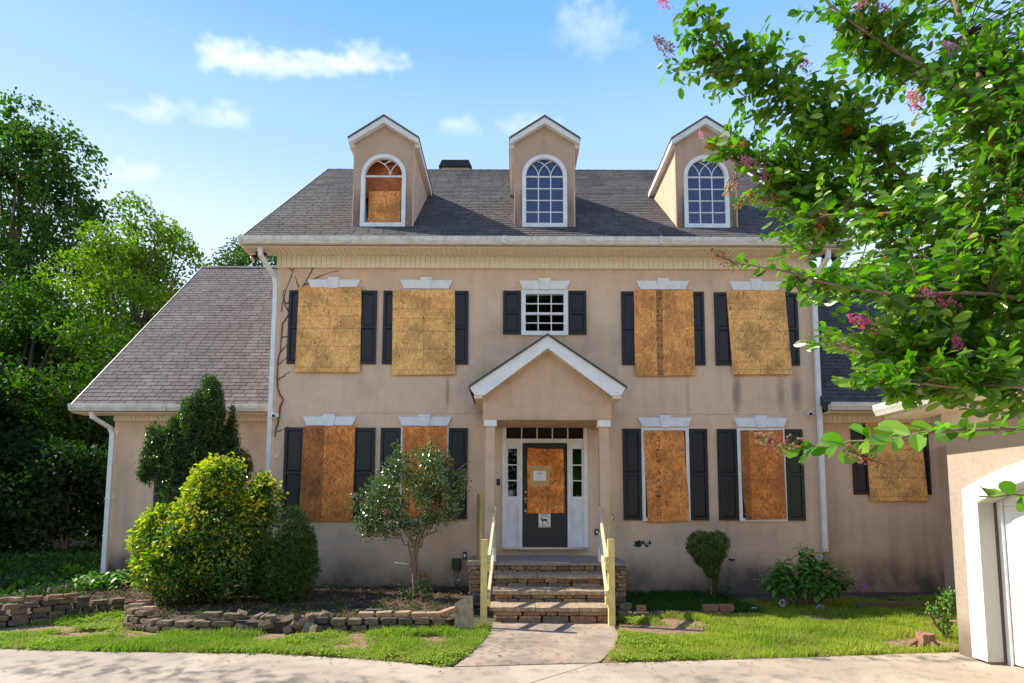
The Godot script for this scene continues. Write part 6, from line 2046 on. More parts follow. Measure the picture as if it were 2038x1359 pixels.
	stems = [[at, fork, 0.036, 0.032, 0.015], [at + Vector3(0.05, 0, 0.02), Vector3(-1.61, 1.0, 1.4), 0.024, 0.018, 0.015], [at + Vector3(-0.03, 0.2, 0.0), Vector3(-1.78, 1.1, 1.36), 0.018, 0.014, 0.02]]
	var tips := []
	for q in [Vector3(-2.4, 1.45, 1.4), Vector3(-2.2, 1.7, 1.25), Vector3(-1.95, 1.5, 1.55), Vector3(-1.8, 1.85, 1.3), Vector3(-1.55, 1.6, 1.5), Vector3(-1.4, 1.9, 1.3), Vector3(-1.15, 1.5, 1.4), Vector3(-1.25, 1.9, 1.55), Vector3(-1.05, 2.2, 1.4)]:
		stems.append([fork + Vector3(rng.randf_range(-0.03, 0.05), rng.randf_range(-0.1, 0.1), 0), q, 0.018, 0.008, 0.05])
		tips.append(q)
		for k in 2:
			var e: Vector3 = q + Vector3(rng.randf_range(-0.4, 0.4), rng.randf_range(0.2, 0.6), rng.randf_range(-0.25, 0.25))
			stems.append([q, e, 0.01, 0.005, 0.03])
	t = shrub("camellia", "small open camellia with glossy leaves on bare forked stems before the boarded window", "shrub", at, stems, M.smooth_bark)
	xf = []; co = []
	nz = plant_noise(44, 2.2)
	fill_lobes(xf, co, [[Vector3(-1.75, 1.95, 1.4), Vector3(0.72, 0.50, 0.55)], [Vector3(-2.3, 1.75, 1.4), Vector3(0.42, 0.40, 0.4)], [Vector3(-1.3, 2.15, 1.4), Vector3(0.45, 0.5, 0.4)], [Vector3(-1.6, 2.35, 1.4), Vector3(0.55, 0.36, 0.4)], [Vector3(-2.45, 1.4, 1.42), Vector3(0.25, 0.26, 0.25)], [Vector3(-1.22, 1.5, 1.4), Vector3(0.26, 0.26, 0.25)], [Vector3(-1.35, 2.65, 1.4), Vector3(0.17, 0.22, 0.18)], [Vector3(-2.02, 2.6, 1.4), Vector3(0.13, 0.22, 0.14)], [Vector3(-1.0, 2.3, 1.4), Vector3(0.18, 0.22, 0.2)], [Vector3(-2.15, 1.42, 1.42), Vector3(0.42, 0.28, 0.35)], [Vector3(-1.65, 1.45, 1.42), Vector3(0.40, 0.24, 0.35)], [Vector3(-1.15, 1.72, 1.42), Vector3(0.30, 0.30, 0.3)], [Vector3(-2.55, 1.75, 1.4), Vector3(0.22, 0.3, 0.25)], [Vector3(-0.95, 2.0, 1.4), Vector3(0.18, 0.3, 0.2)], [Vector3(-1.8, 0.25, 1.5), Vector3(0.2, 0.2, 0.15)], [Vector3(-1.45, 0.36, 1.5), Vector3(0.12, 0.22, 0.12)]], 175.0, 0.3, [Color(0.06, 0.12, 0.025), Color(0.22, 0.30, 0.055), Color(0.34, 0.17, 0.06), 0.10], 1.0, -0.02, nz)
	scatter(t, "foliage", sprig(6, 0.05, 0.06, 0.028, 0.4), leaf_mat(Color(0.4, 0.6, 0.12), 0.26, 0.8), xf, co)
	var b := Mb.new()
	branchy(b, Vector3(-2.0, 0.72, 1.42) - at, Vector3(-1.75, 0.70, 1.38) - at, 0.012, 0.018, 0.01)
	part(t, "broken_twig", b, M.old_wood)
	# clipped bush on a short trunk
	at = Vector3(3.62, 0.02, 0.8)
	t = shrub("clipped_bush", "small boxwood bush clipped to a heart shape on a thin bare trunk", "shrub", at, [[at, Vector3(3.58, 0.75, 0.8), 0.028, 0.02, 0.012], [at + Vector3(0.05, 0, 0), Vector3(3.66, 0.8, 0.82), 0.016, 0.01, 0.02]], M.smooth_bark)
	xf = []; co = []
	fill_lobes(xf, co, [[Vector3(3.42, 1.0, 0.8), Vector3(0.24, 0.25, 0.26)], [Vector3(3.70, 1.0, 0.8), Vector3(0.24, 0.25, 0.26)], [Vector3(3.57, 0.85, 0.8), Vector3(0.28, 0.28, 0.26)], [Vector3(3.62, 0.6, 0.8), Vector3(0.14, 0.2, 0.15)], [Vector3(3.66, 0.35, 0.8), Vector3(0.07, 0.16, 0.08)]], 900.0, 0.7, [Color(0.045, 0.09, 0.02), Color(0.12, 0.19, 0.04), Color(0.22, 0.28, 0.06), 0.12], 0.8, -0.5, nz)
	for i in 120:
		var p := Vector3(3.72 + rng.randf_range(-0.2, 0.28), rng.randf_range(0.03, 0.25), 0.8 + rng.randf_range(-0.15, 0.2))
		xf.append(Transform3D(turn_to(Vector3.UP, rng.randf() * 6), p)); co.append(Color(0.06, 0.11, 0.03))
	scatter(t, "foliage", sprig(8, 0.028, 0.036, 0.019, 0.3), dull, xf, co)
	# hydrangea
	at = Vector3(5.05, 0.02, 1.35)
	stems = []
	xf = []; co = []
	var single := []
	for i in 74:
		var a := rng.randf() * TAU
		var rr := sqrt(rng.randf())
		var tip := Vector3(5.08 + cos(a) * rr * 0.88 - 0.04, 0.0, 1.35 + sin(a) * rr * 0.45)
		tip.y = lerpf(1.02, 0.38, rr * rr) * rng.randf_range(0.8, 1.05) + (0.05 if tip.x > 5.0 else 0.0)
		stems.append([at + Vector3(rng.randf_range(-0.3, 0.3), 0, rng.randf_range(-0.15, 0.15)), tip, 0.009, 0.005, 0.03])
		var base: Vector3 = stems[-1][0]
		for k in 14:
			var p := base.lerp(tip, 1.0 - 0.075 * (k / 2))
			var az := (k % 2) * PI + (k / 2) * PI / 2 + i
			var d := Vector3(cos(az), 0.25 - 0.22 * (k / 2), sin(az)).normalized()
			var x := Vector3.UP.cross(d).normalized()
			var s := rng.randf_range(0.75, 1.15) * (0.55 if k < 2 else 1.0)
			var tr := Transform3D(Basis(x, d.cross(x), d).scaled(Vector3.ONE * s), p)
			var fresh := k < 3
			var kk := Color(0.22, 0.45, 0.05).lerp(Color(0.32, 0.54, 0.09), rng.randf()) if fresh else Color(0.075, 0.20, 0.032).lerp(Color(0.14, 0.31, 0.05), rng.randf())
			if p.z > 1.4 and single.size() < 180:
				single.append([tr, kk])
			else:
				xf.append(tr); co.append(kk)
	t = shrub("hydrangea", "broad leafy hydrangea with a few faded flower heads at the foot of the downspout", "shrub", at, stems, M.smooth_bark)
	var hl := big_leaf(0.14, 0.095, 0.25, 0.25)
	var shades := {}
	for q in single:
		var key := int(q[1].g * 40)
		if not shades.has(key):
			shades[key] = leaf_mat(Color(0.6, 0.9, 0.2), 0.45, 0.5)
			shades[key].albedo_color = (q[1] as Color).linear_to_srgb()
		part(t, "leaf", hl, shades[key], Transform3D(q[0].basis, q[0].origin - at))
	scatter(t, "foliage", hl, dull, xf, co)
	for q in [[Vector3(5.18, 0.62, 1.75), 0.05, Color(0.42, 0.20, 0.10)], [Vector3(5.42, 0.55, 1.7), 0.065, Color(0.30, 0.20, 0.11)], [Vector3(5.0, 0.06, 1.85), 0.06, Color(0.50, 0.42, 0.50)], [Vector3(5.92, 0.36, 1.5), 0.045, Color(0.60, 0.12, 0.55)], [Vector3(4.42, 0.13, 1.8), 0.055, Color(0.55, 0.52, 0.5)], [Vector3(5.15, 0.85, 1.6), 0.05, Color(0.6, 0.62, 0.66)]]:
		b = Mb.new()
		for i in 60:
			var d := rand_dir()
			var f := rng.randf_range(0.7, 1.25)
			b.col = Color(f, f, f)
			leaf(b, d * q[1] * 0.7, (d + rand_dir() * 0.8).normalized(), d.cross(rand_dir()).normalized(), q[1] * 0.55, q[1] * 0.5)
		var fm := leaf_mat(Color(0.4, 0.3, 0.4), 0.7, 0.3)
		fm.albedo_color = (q[2] as Color).linear_to_srgb()
		part(t, "flower_head", b, fm, Transform3D(Basis(), q[0] - at))
		b = Mb.new()
		branchy(b, Vector3(clampf(q[0].x - at.x, -0.45, 0.45), 0.02 if q[0].y < 0.2 else 0.12, 0.1), q[0] - at, 0.005, 0.003, 0.01, 4)
		part(t, "flower_stalk", b, M.smooth_bark)
	# low leafy plant at the wing corner
	at = Vector3(-7.65, 0.1, 0.35)
	stems = []
	xf = []; co = []
	for i in 44:
		var tip := at + Vector3(rng.randf_range(-0.42, 0.42), rng.randf_range(0.1, 0.36), rng.randf_range(-0.25, 0.3))
		stems.append([at, tip, 0.006, 0.004, 0.02])
		for k in 7:
			var az := rng.randf() * TAU
			var d := Vector3(cos(az), rng.randf_range(-0.6, 0.3), sin(az)).normalized()
			var x := Vector3.UP.cross(d).normalized()
			xf.append(Transform3D(Basis(x, d.cross(x), d).scaled(Vector3.ONE * rng.randf_range(0.6, 1.1)), tip - Vector3(0, 0.03 * k, 0)))
			co.append(Color(0.11, 0.27, 0.035).lerp(Color(0.27, 0.45, 0.06), rng.randf()))
	t = shrub("leafy_plant", "low bright green leafy plant at the foot of the left wing downspout", "plant", at, stems, M.smooth_bark)
	scatter(t, "foliage", hl, leaf_mat(Color(0.5, 0.75, 0.2), 0.35, 0.5), xf, co)
	# sprouting stub at the garage corner
	at = Vector3(5.62, 0.0, 3.75)
	stems = [[at, at + Vector3(-0.28, 0.34, 0.1), 0.016, 0.012, 0.01], [at, at + Vector3(0.05, 0.5, 0.0), 0.012, 0.006, 0.02], [at, at + Vector3(-0.12, 0.38, 0.05), 0.01, 0.006, 0.02]]
	t = shrub("cut_shrub", "cut back shrub stub with a few fresh sprouts behind the garage corner", "shrub", at, stems, M.smooth_bark)
	xf = []; co = []
	fill_lobes(xf, co, [[at + Vector3(0.04, 0.5, 0.0), Vector3(0.1, 0.14, 0.1)], [at + Vector3(-0.22, 0.38, 0.08), Vector3(0.08, 0.07, 0.08)], [at + Vector3(-0.05, 0.2, 0.05), Vector3(0.08, 0.12, 0.08)]], 260.0, 0.3, [Color(0.10, 0.22, 0.03), Color(0.2, 0.36, 0.06)])
	scatter(t, "foliage", sprig(6, 0.03, 0.04, 0.025, 0.3), dull, xf, co)

# ------------------------------------------------------------------ trees beyond the house
func far_tree(called: String, label: String, at: Vector3, lobes: Array, tone: Array, sp: ArrayMesh, m: Material, per_m2: float, hole: float, seed_: int, group: String) -> Node3D:
	rng.seed = seed_
	var t := thing(called, label, "tree", at, group)
	var b := Mb.new()
	var top: Vector3 = at
	for lb in lobes:
		if lb[0].y > top.y:
			top = lb[0]
	branchy(b, Vector3.ZERO - Vector3(0, 0.3, 0), Vector3((top.x - at.x) * 0.7, (top.y - at.y) * 0.92, (top.z - at.z) * 0.7), 0.018 * (top.y - at.y), 0.05, 0.25, 8)
	part(t, "trunk", b, M.bark)
	b = Mb.new()
	for lb in lobes:
		var h: float = clampf((lb[0].y - at.y) * 0.6, 0.5, 30.0)
		branchy(b, Vector3((top.x - at.x) * 0.7 * h / (top.y - at.y), h, (top.z - at.z) * 0.7 * h / (top.y - at.y)), lb[0] - at, 0.09, 0.03, 0.2, 5)
	part(t, "limbs", b, M.bark)
	var xf := []
	var co := []
	fill_lobes(xf, co, lobes, per_m2, 0.45, tone, 1.0, hole, plant_noise(seed_, 0.42))
	scatter(t, "crown", sp, m, xf, co)
	return t

func lobes_in(c: Vector3, r: Vector3, count: int, size: float, droop := 0.0) -> Array:   # clumps of a crown
	var out := [[c, r * 0.62]]
	for i in count:
		var d := rand_dir()
		var p := c + d * r * rng.randf_range(0.5, 0.88)
		var s := size * rng.randf_range(0.65, 1.25)
		out.append([p, Vector3(s, s * rng.randf_range(0.6, 0.9), s)])
	return out

func build_far_trees() -> void:
	rng.seed = 1300
	var sp := sprig(9, 0.28, 0.27, 0.17, 0.2)
	var sp2 := sprig(10, 0.22, 0.20, 0.125, 0.2)
	var m := leaf_mat(Color(0.75, 1.0, 0.12), 0.6, 0.4)
	var dark := [Color(0.035, 0.08, 0.02), Color(0.17, 0.27, 0.035)]
	var bright := [Color(0.13, 0.21, 0.02), Color(0.46, 0.52, 0.04)]
	# the tall dark one at the edge of the picture
	rng.seed = 1310
	var lb := lobes_in(Vector3(-29.6, 15.5, -21), Vector3(5.2, 9.2, 5.0), 30, 2.3)
	lb.append_array([[Vector3(-29.6, 24.6, -21), Vector3(1.3, 1.6, 1.2)], [Vector3(-27.2, 23.0, -20.6), Vector3(1.2, 1.6, 1.2)], [Vector3(-25.2, 19.8, -20.4), Vector3(1.1, 1.3, 1.2)], [Vector3(-24.4, 17.8, -20.4), Vector3(1.2, 1.2, 1.2)]])
	far_tree("tall_tree", "tallest dark green tree standing at the edge of the woods", Vector3(-28.5, 0, -21), lb, dark, sp, m, 3.2, 0.02, 1311, "trees at the edge of the woods")
	# the bright one behind the wing roof
	rng.seed = 1320
	lb = lobes_in(Vector3(-17.9, 11.0, -15.6), Vector3(3.1, 5.0, 3.2), 26, 1.5)
	lb.append_array([[Vector3(-18.4, 15.9, -15.6), Vector3(0.9, 1.0, 0.9)], [Vector3(-16.8, 15.0, -15.4), Vector3(0.9, 0.9, 0.9)], [Vector3(-15.6, 13.4, -15.2), Vector3(0.9, 1.0, 0.9)], [Vector3(-20.4, 12.6, -15.4), Vector3(1.1, 1.2, 1.1)]])
	far_tree("bright_tree", "sunlit yellow green tree rising behind the slope of the left wing roof", Vector3(-18.0, 0, -15.6), lb, bright, sp2, m, 6.2, -0.05, 1321, "trees at the edge of the woods")
	rng.seed = 1330
	lb = lobes_in(Vector3(-17.0, 16.4, -23.6), Vector3(2.2, 3.2, 2.0), 14, 1.1)
	far_tree("small_tree", "distant treetop showing between the left wing ridge and the main eave", Vector3(-17.2, 0, -23.6), lb, [Color(0.06, 0.11, 0.03), Color(0.13, 0.2, 0.04)], sp2, m, 7.0, -0.1, 1331, "trees at the edge of the woods")
	# middle storey of the woods
	var mids := [[Vector3(-22.0, 8.3, -14.5), Vector3(3.4, 4.2, 3.0), "broad mid height tree of the woods below the tallest tree", dark, 1340], [Vector3(-16.2, 6.0, -11.5), Vector3(2.6, 3.3, 2.4), "leafy woodland tree close behind the left wing's end", [Color(0.05, 0.095, 0.016), Color(0.12, 0.19, 0.025)], 1350], [Vector3(-20.6, 4.6, -9.0), Vector3(3.2, 3.4, 2.6), "shaded woodland tree nearest the planter wall", [Color(0.025, 0.055, 0.018), Color(0.06, 0.11, 0.025)], 1360], [Vector3(-25.5, 7.5, -16.0), Vector3(3.6, 5.5, 3.0), "dim woodland tree cut by the picture's edge under the tallest tree", dark, 1370], [Vector3(-27.0, 9.0, -30.0), Vector3(5.0, 8.0, 4.0), "far dark tree filling the gap deep in the woods", dark, 1380], [Vector3(-21.0, 8.0, -28.0), Vector3(4.0, 7.0, 4.0), "far green tree deep in the woods behind the sunlit one", dark, 1390], [Vector3(-17.8, 3.6, -15.0), Vector3(3.0, 3.6, 2.4), "low dark tree filling the gap under the sunlit tree", dark, 1395], [Vector3(-24.5, 3.4, -19.0), Vector3(4.2, 3.6, 2.6), "low dark tree filling the gap under the tallest tree", dark, 1397]]
	for q in mids:
		rng.seed = q[4]
		lb = lobes_in(q[0], q[1], 20, q[1].x * 0.45)
		far_tree("woodland_tree", q[2], Vector3(q[0].x, 0, q[0].z), lb, q[3], sp2 if q[0].z > -20 else sp, m, 5.0, -0.08, q[4] + 1, "trees at the edge of the woods")
	# outside the picture: it shades the strip before the woods
	rng.seed = 1399
	far_tree("woodland_tree", "spreading tree past the planter wall that shades the edge of the woods", Vector3(-18.0, 0, -3.5), lobes_in(Vector3(-18.0, 6.0, -3.5), Vector3(3.0, 3.4, 3.4), 16, 1.4), dark, sp2, m, 5.0, -0.2, 1400, "trees at the edge of the woods")
	# shaded undergrowth
	rng.seed = 1400
	var spots := [[-15.2, -8.2, 1.7, 4.2, "dark bush of the undergrowth nearest the left wing"], [-17.8, -8.0, 2.0, 4.6, "dark bush in the undergrowth second from the left wing"], [-14.0, -9.8, 1.6, 5.4, "tall dark bush behind the left wing downspout"], [-20.6, -7.4, 2.0, 3.8, "dark bush of the undergrowth farthest from the house"], [-19.3, -10.2, 2.2, 6.0, "tall dark bush at the back of the undergrowth"]]
	for i in spots.size():
		var q: Array = spots[i]
		rng.seed = 1410 + i
		var at := Vector3(q[0], 0, q[1])
		var t := thing("undergrowth_bush", q[4], "bush", at, "dark bushes at the foot of the woods")
		var b := Mb.new()
		for k in 4:
			branchy(b, Vector3(rng.randf_range(-0.2, 0.2), -0.1, 0), Vector3(rng.randf_range(-1, 1) * q[2] * 0.6, q[3] * 0.7, rng.randf_range(-0.5, 0.5)), 0.05, 0.015, 0.08, 5)
		part(t, "stem", b, M.bark)
		var xf := []
		var co := []
		fill_lobes(xf, co, lobes_in(at + Vector3(0, q[3] * 0.5, 0), Vector3(q[2], q[3] * 0.55, q[2] * 0.8), 16, q[2] * 0.45), 7.0, 0.4, [Color(0.025, 0.055, 0.02), Color(0.06, 0.11, 0.03)], 1.0, -0.25, plant_noise(1411 + i, 0.8))
		scatter(t, "foliage", sp2, m, xf, co)
	rng.seed = 1450
	var fern := [[], []]
	for i in 3600:
		var p := Vector3(rng.randf_range(-24, -7.4), -0.03, rng.randf_range(-9.5, 2.6))
		if (p.z > -1.8 or p.x < -9.3) and (p.z < 2.6 or p.x < -8.0):
			fern[0].append(Transform3D(turn_to(Vector3.UP, rng.randf() * 6).scaled(Vector3.ONE * rng.randf_range(0.5, 1.1)), p + Vector3(0, 0.08, 0)))
			fern[1].append(Color(0.02, 0.055, 0.018).lerp(Color(0.045, 0.09, 0.025), rng.randf()))
	var o := scatter(self, "ground_cover", sp2, m, fern[0], fern[1])
	tag(o, "low green ground cover in the shade before the woods", "ground cover")
	# one behind the right wing, seen through the flowering tree
	rng.seed = 1470
	lb = lobes_in(Vector3(21.0, 9.0, -18.6), Vector3(4.2, 4.6, 3.5), 18, 1.8)
	far_tree("rear_tree", "green tree behind the right wing glimpsed through the flowering branches", Vector3(21, 0, -18.6), lb, [Color(0.05, 0.1, 0.02), Color(0.12, 0.2, 0.035)], sp, m, 6.0, -0.12, 1471, "")
	# the wood across the drive, behind the photographer: it shows in the window glass
	rng.seed = 1490
	var xf := []
	var co := []
	var over := []
	for i in 3:
		over.append_array(lobes_in(Vector3([-5.5, 2.5, 10.0][i], [7.5, 11.0, 8.0][i], 32), Vector3(4.2, [8.0, 11.5, 8.5][i], 4), 10, 2.4))
	fill_lobes(xf, co, over, 2.2, 0.6, [Color(0.05, 0.10, 0.02), Color(0.11, 0.18, 0.03)], 1.6, -0.3, plant_noise(1491, 0.3))
	o = scatter(self, "woods", sp, m, xf, co)
	tag(o, "green wood across the drive that reflects in the window panes", "woods")

# ------------------------------------------------------------------ the flowering tree close by
func build_crape() -> void:
	rng.seed = 1500
	var t := thing("flowering_tree", "crape myrtle with glossy green leaves and pink flower clusters reaching over the drive", "tree", Vector3(3.3, 0, 8.6))
	var o: Vector3 = t.position
	var limbs := [
		[[Vector3(3.3, -0.1, 8.6), Vector3(3.25, 0.9, 8.6), Vector3(3.2, 1.6, 8.5), Vector3(3.1, 2.3, 8.35), Vector3(3.0, 3.4, 8.2), Vector3(2.9, 4.4, 8.0), Vector3(2.8, 5.4, 7.9)], 0.065, 0.012],
		[[Vector3(3.2, 1.6, 8.5), Vector3(3.05, 2.6, 8.1), Vector3(2.9, 3.3, 7.95), Vector3(2.5, 3.80, 7.87), Vector3(2.11, 4.11, 7.89), Vector3(1.80, 4.27, 7.9), Vector3(1.52, 4.44, 7.92), Vector3(1.30, 4.64, 7.95), Vector3(1.12, 4.92, 8.0)], 0.036, 0.006],
		[[Vector3(3.0, 2.8, 8.0), Vector3(2.95, 3.4, 7.9), Vector3(2.4, 3.56, 7.85), Vector3(2.06, 3.65, 7.82), Vector3(1.7, 3.74, 7.85), Vector3(1.4, 3.9, 7.87), Vector3(1.28, 4.0, 7.87)], 0.034, 0.006],
		[[Vector3(3.2, 1.6, 8.5), Vector3(2.9, 2.3, 8.7), Vector3(2.37, 2.63, 8.79), Vector3(1.75, 2.68, 8.75), Vector3(1.35, 2.88, 8.55), Vector3(1.15, 2.94, 8.5)], 0.018, 0.003],
		[[Vector3(2.9, 2.2, 8.7), Vector3(2.3, 2.38, 8.7), Vector3(1.89, 2.43, 8.6), Vector3(1.42, 2.49, 8.6)], 0.016, 0.004],
		[[Vector3(2.95, 3.4, 8.15), Vector3(2.6, 4.0, 8.3), Vector3(2.2, 4.4, 8.2), Vector3(1.9, 4.8, 8.1)], 0.024, 0.006],
		[[Vector3(3.0, 3.0, 8.2), Vector3(2.6, 3.1, 8.5), Vector3(2.2, 3.2, 8.5), Vector3(1.8, 3.35, 8.2)], 0.022, 0.005],
		[[Vector3(3.25, 1.2, 8.6), Vector3(2.6, 1.78, 9.35), Vector3(2.1, 1.92, 9.6), Vector3(1.66, 1.92, 9.64), Vector3(1.43, 1.915, 9.63), Vector3(1.23, 1.9, 9.59), Vector3(1.09, 1.88, 9.54), Vector3(0.93, 1.865, 9.49)], 0.014, 0.0025],
		[[Vector3(3.25, 1.1, 8.6), Vector3(2.4, 1.55, 9.6), Vector3(1.7, 1.70, 9.82), Vector3(1.48, 1.71, 9.83), Vector3(1.29, 1.705, 9.79)], 0.011, 0.002],
		[[Vector3(3.1, 2.2, 8.4), Vector3(2.7, 2.25, 8.9), Vector3(2.3, 2.2, 8.95), Vector3(1.95, 2.22, 8.85), Vector3(1.65, 2.25, 8.75)], 0.015, 0.004],
	]
	var nodes := []
	var wood := Mb.new()
	var thin := Mb.new()
	for l in limbs:
		var pts := []
		var rad := []
		var n: int = l[0].size()
		for i in n - 1:
			var a: Vector3 = l[0][i]
			var e: Vector3 = l[0][i + 1]
			var before: Vector3 = l[0][maxi(i - 1, 0)]
			var after: Vector3 = l[0][mini(i + 2, n - 1)]
			for k in 4:
				var p := a.cubic_interpolate(e, before, after, k / 4.0) + rand_dir() * 0.008
				pts.append(p - o)
				rad.append(lerpf(l[1], l[2], pow((i + k / 4.0) / (n - 1), 0.7)))
				nodes.append(p)
		pts.append(l[0][n - 1] - o); rad.append(l[2]); nodes.append(l[0][n - 1])
		var b := Mb.new()
		b.tube(pts, rad, 8)
		part(t, "trunk" if l[1] > 0.06 else "branch", b, M.smooth_bark)
	# leaves along twigs that fill the crown
	var lm := leaf_mat(Color(0.75, 1.0, 0.12), 0.30, 0.6)
	var leaves := []
	var zones := [[Vector3(2.96, 4.38, 7.99), Vector3(1.05, 0.90, 0.85), 300], [Vector3(2.6, 3.67, 7.85), Vector3(0.98, 0.74, 0.8), 270], [Vector3(2.4, 2.85, 8.3), Vector3(0.74, 0.46, 0.65), 190], [Vector3(3.1, 3.3, 8.4), Vector3(0.8, 0.9, 0.6), 180], [Vector3(1.16, 4.58, 7.95), Vector3(0.24, 0.24, 0.25), 30], [Vector3(1.45, 4.42, 7.9), Vector3(0.24, 0.20, 0.25), 34], [Vector3(1.66, 4.64, 7.95), Vector3(0.20, 0.14, 0.2), 16], [Vector3(1.77, 4.12, 7.9), Vector3(0.36, 0.28, 0.35), 56], [Vector3(1.45, 3.96, 7.88), Vector3(0.20, 0.14, 0.22), 22], [Vector3(1.72, 3.74, 7.85), Vector3(0.33, 0.22, 0.3), 56], [Vector3(2.03, 3.94, 7.9), Vector3(0.40, 0.38, 0.4), 80], [Vector3(2.22, 4.47, 8.0), Vector3(0.26, 0.28, 0.3), 50], [Vector3(1.85, 2.27, 8.75), Vector3(0.32, 0.10, 0.2), 46], [Vector3(1.93, 3.53, 7.85), Vector3(0.40, 0.25, 0.3), 60], [Vector3(1.62, 2.84, 8.55), Vector3(0.26, 0.10, 0.2), 18], [Vector3(1.98, 2.52, 8.6), Vector3(0.32, 0.16, 0.25), 42], [Vector3(2.25, 2.28, 8.75), Vector3(0.5, 0.18, 0.3), 80], [Vector3(2.05, 3.15, 8.4), Vector3(0.28, 0.2, 0.3), 26], [Vector3(2.2, 4.6, 8.15), Vector3(0.35, 0.3, 0.3), 30], [Vector3(2.2, 2.42, 8.65), Vector3(0.52, 0.22, 0.3), 90], [Vector3(2.3, 2.8, 8.55), Vector3(0.52, 0.32, 0.4), 130], [Vector3(1.75, 4.25, 8.0), Vector3(0.30, 0.22, 0.3), 26], [Vector3(3.0, 3.8, 8.6), Vector3(0.7, 0.7, 0.4), 120]]
	for z in zones:
		for i in z[2]:
			var tip: Vector3 = z[0] + rand_dir() * z[1] * pow(rng.randf(), 0.45)
			_twig(thin, leaves, nodes, tip, o, rng.randi_range(7, 13), 1.0)
	for l in limbs:   # leaves straight on the tips of the limbs
		var slim: bool = l[1] < 0.027
		var n: int = l[0].size()
		var big: bool = l[0][1].z > 9.2 or l[0][2].z > 9.4
		var from := n - 2 if not big and not slim else maxi(1, n - 6)
		for i in range(from, n - 1):
			var a: Vector3 = l[0][i]
			var e: Vector3 = l[0][i + 1]
			var steps := int(a.distance_to(e) / 0.034)
			for k in steps:
				_leaf_pair(leaves, a.lerp(e, k / float(steps)), (e - a).normalized(), k, (1.3 if l[2] > 0.0022 else 1.0) if big else 1.05)
				if big or slim:
					_leaf_pair(leaves, a.lerp(e, (k + 0.4) / float(steps)), (e - a).normalized(), k + 1, (1.35 if l[2] > 0.0022 else 1.0) if big else 1.1)
				if big and l[2] > 0.0022 and k % 2 == 0:
					_leaf_pair(leaves, a.lerp(e, (k + 0.7) / float(steps)) + Vector3(0, 0.012, 0), (e - a + Vector3(0, 0.05, 0)).normalized(), k / 2, 1.15)
	part(t, "twigs", thin, M.twig).set_meta("kind", "stuff")
	var eye := Vector3(0, 1.67, 11.39)
	leaves.sort_custom(func(a, b): return a[0].origin.distance_squared_to(eye) < b[0].origin.distance_squared_to(eye))
	var shapes := [big_leaf(0.066, 0.036, 0.30, 0.18, 0.6), big_leaf(0.060, 0.035, 0.5, 0.3, 0.8), big_leaf(0.068, 0.034, 0.12, 0.1, 0.4)]
	var lots := [[[], []], [[], []], [[], []]]
	var shades := {}
	var singles := 0
	for q in leaves:
		var tr: Transform3D = q[0]
		var n := rng.randi_range(0, 2)
		if singles < 290 and tr.origin.x < 2.6:
			var key := int(q[1].g * 50) * 100 + int(q[1].r * 50)
			if not shades.has(key):
				shades[key] = lm.duplicate()
				shades[key].albedo_color = (q[1] as Color).linear_to_srgb()
			part(t, "leaf", shapes[n], shades[key], Transform3D(tr.basis, tr.origin - o))
			singles += 1
		else:
			lots[n][0].append(tr); lots[n][1].append(q[1])
	for n in 3:
		scatter(t, "foliage", shapes[n], lm, lots[n][0], lots[n][1])
	# flower clusters and seed heads at the branch tips
	var pink := leaf_mat(Color(1.0, 0.8, 0.9), 0.6, 0.3)
	pink.albedo_color = Color(0.92, 0.25, 0.50).linear_to_srgb()
	var pale := leaf_mat(Color(1.0, 0.85, 0.9), 0.6, 0.3)
	pale.albedo_color = Color(0.95, 0.50, 0.66).linear_to_srgb()
	var heads := []
	for k in 3:
		heads.append(_panicle(60, 0.045, 0.075))
	var seeds := [_seed_head(80, 0.05, 0.10), _seed_head(64, 0.045, 0.09)]
	for q in [[Vector3(1.67, 2.56, 8.69), 0.75, 0], [Vector3(2.0, 2.62, 8.79), 0.7, 0], [Vector3(2.18, 4.63, 8.19), 0.9, 1], [Vector3(2.05, 4.66, 8.22), 0.8, 1], [Vector3(1.77, 4.38, 8.09), 0.6, 1], [Vector3(2.28, 3.98, 8.3), 0.75, 1], [Vector3(2.36, 4.12, 8.3), 0.7, 1], [Vector3(1.47, 3.82, 7.95), 0.8, 1], [Vector3(1.57, 3.76, 7.95), 0.7, 1], [Vector3(0.92, 4.77, 8.09), 0.6, 1], [Vector3(2.26, 3.01, 8.65), 0.5, 0], [Vector3(1.2, 4.04, 7.9), 0.4, 1], [Vector3(1.62, 2.46, 8.62), 0.4, 1], [Vector3(2.02, 2.42, 8.82), 0.45, 0], [Vector3(1.92, 2.66, 8.8), 0.45, 1], [Vector3(2.5, 4.3, 8.3), 0.6, 1]]:
		var tr := Transform3D(Basis(Vector3.BACK, rng.randf_range(0.2, 1.2)) * Basis(Vector3.UP, rng.randf() * 6)).scaled(Vector3.ONE * q[1])
		tr.origin = q[0] - o
		part(t, "flower_cluster", heads[rng.randi_range(0, 2)], pink if q[2] == 0 else pale, tr)
	var sm := mat(Color.WHITE, 0.6)
	for q in [[Vector3(0.87, 1.885, 9.50), 0.8, 1.3], [Vector3(1.12, 1.83, 9.57), 0.75, 1.2], [Vector3(1.10, 2.96, 8.49), 0.95, 1.1], [Vector3(1.38, 3.70, 7.92), 1.0, 2.6], [Vector3(1.46, 3.60, 7.92), 0.9, 2.3], [Vector3(0.95, 4.56, 8.0), 0.9, 0.8], [Vector3(1.62, 3.62, 7.9), 0.7, 2.0]]:
		var tr := Transform3D(Basis(Vector3.BACK, q[2]) * Basis(Vector3.UP, rng.randf() * 6)).scaled(Vector3.ONE * q[1])
		tr.origin = q[0] - o
		part(t, "seed_head", seeds[rng.randi_range(0, 1)], sm, tr)

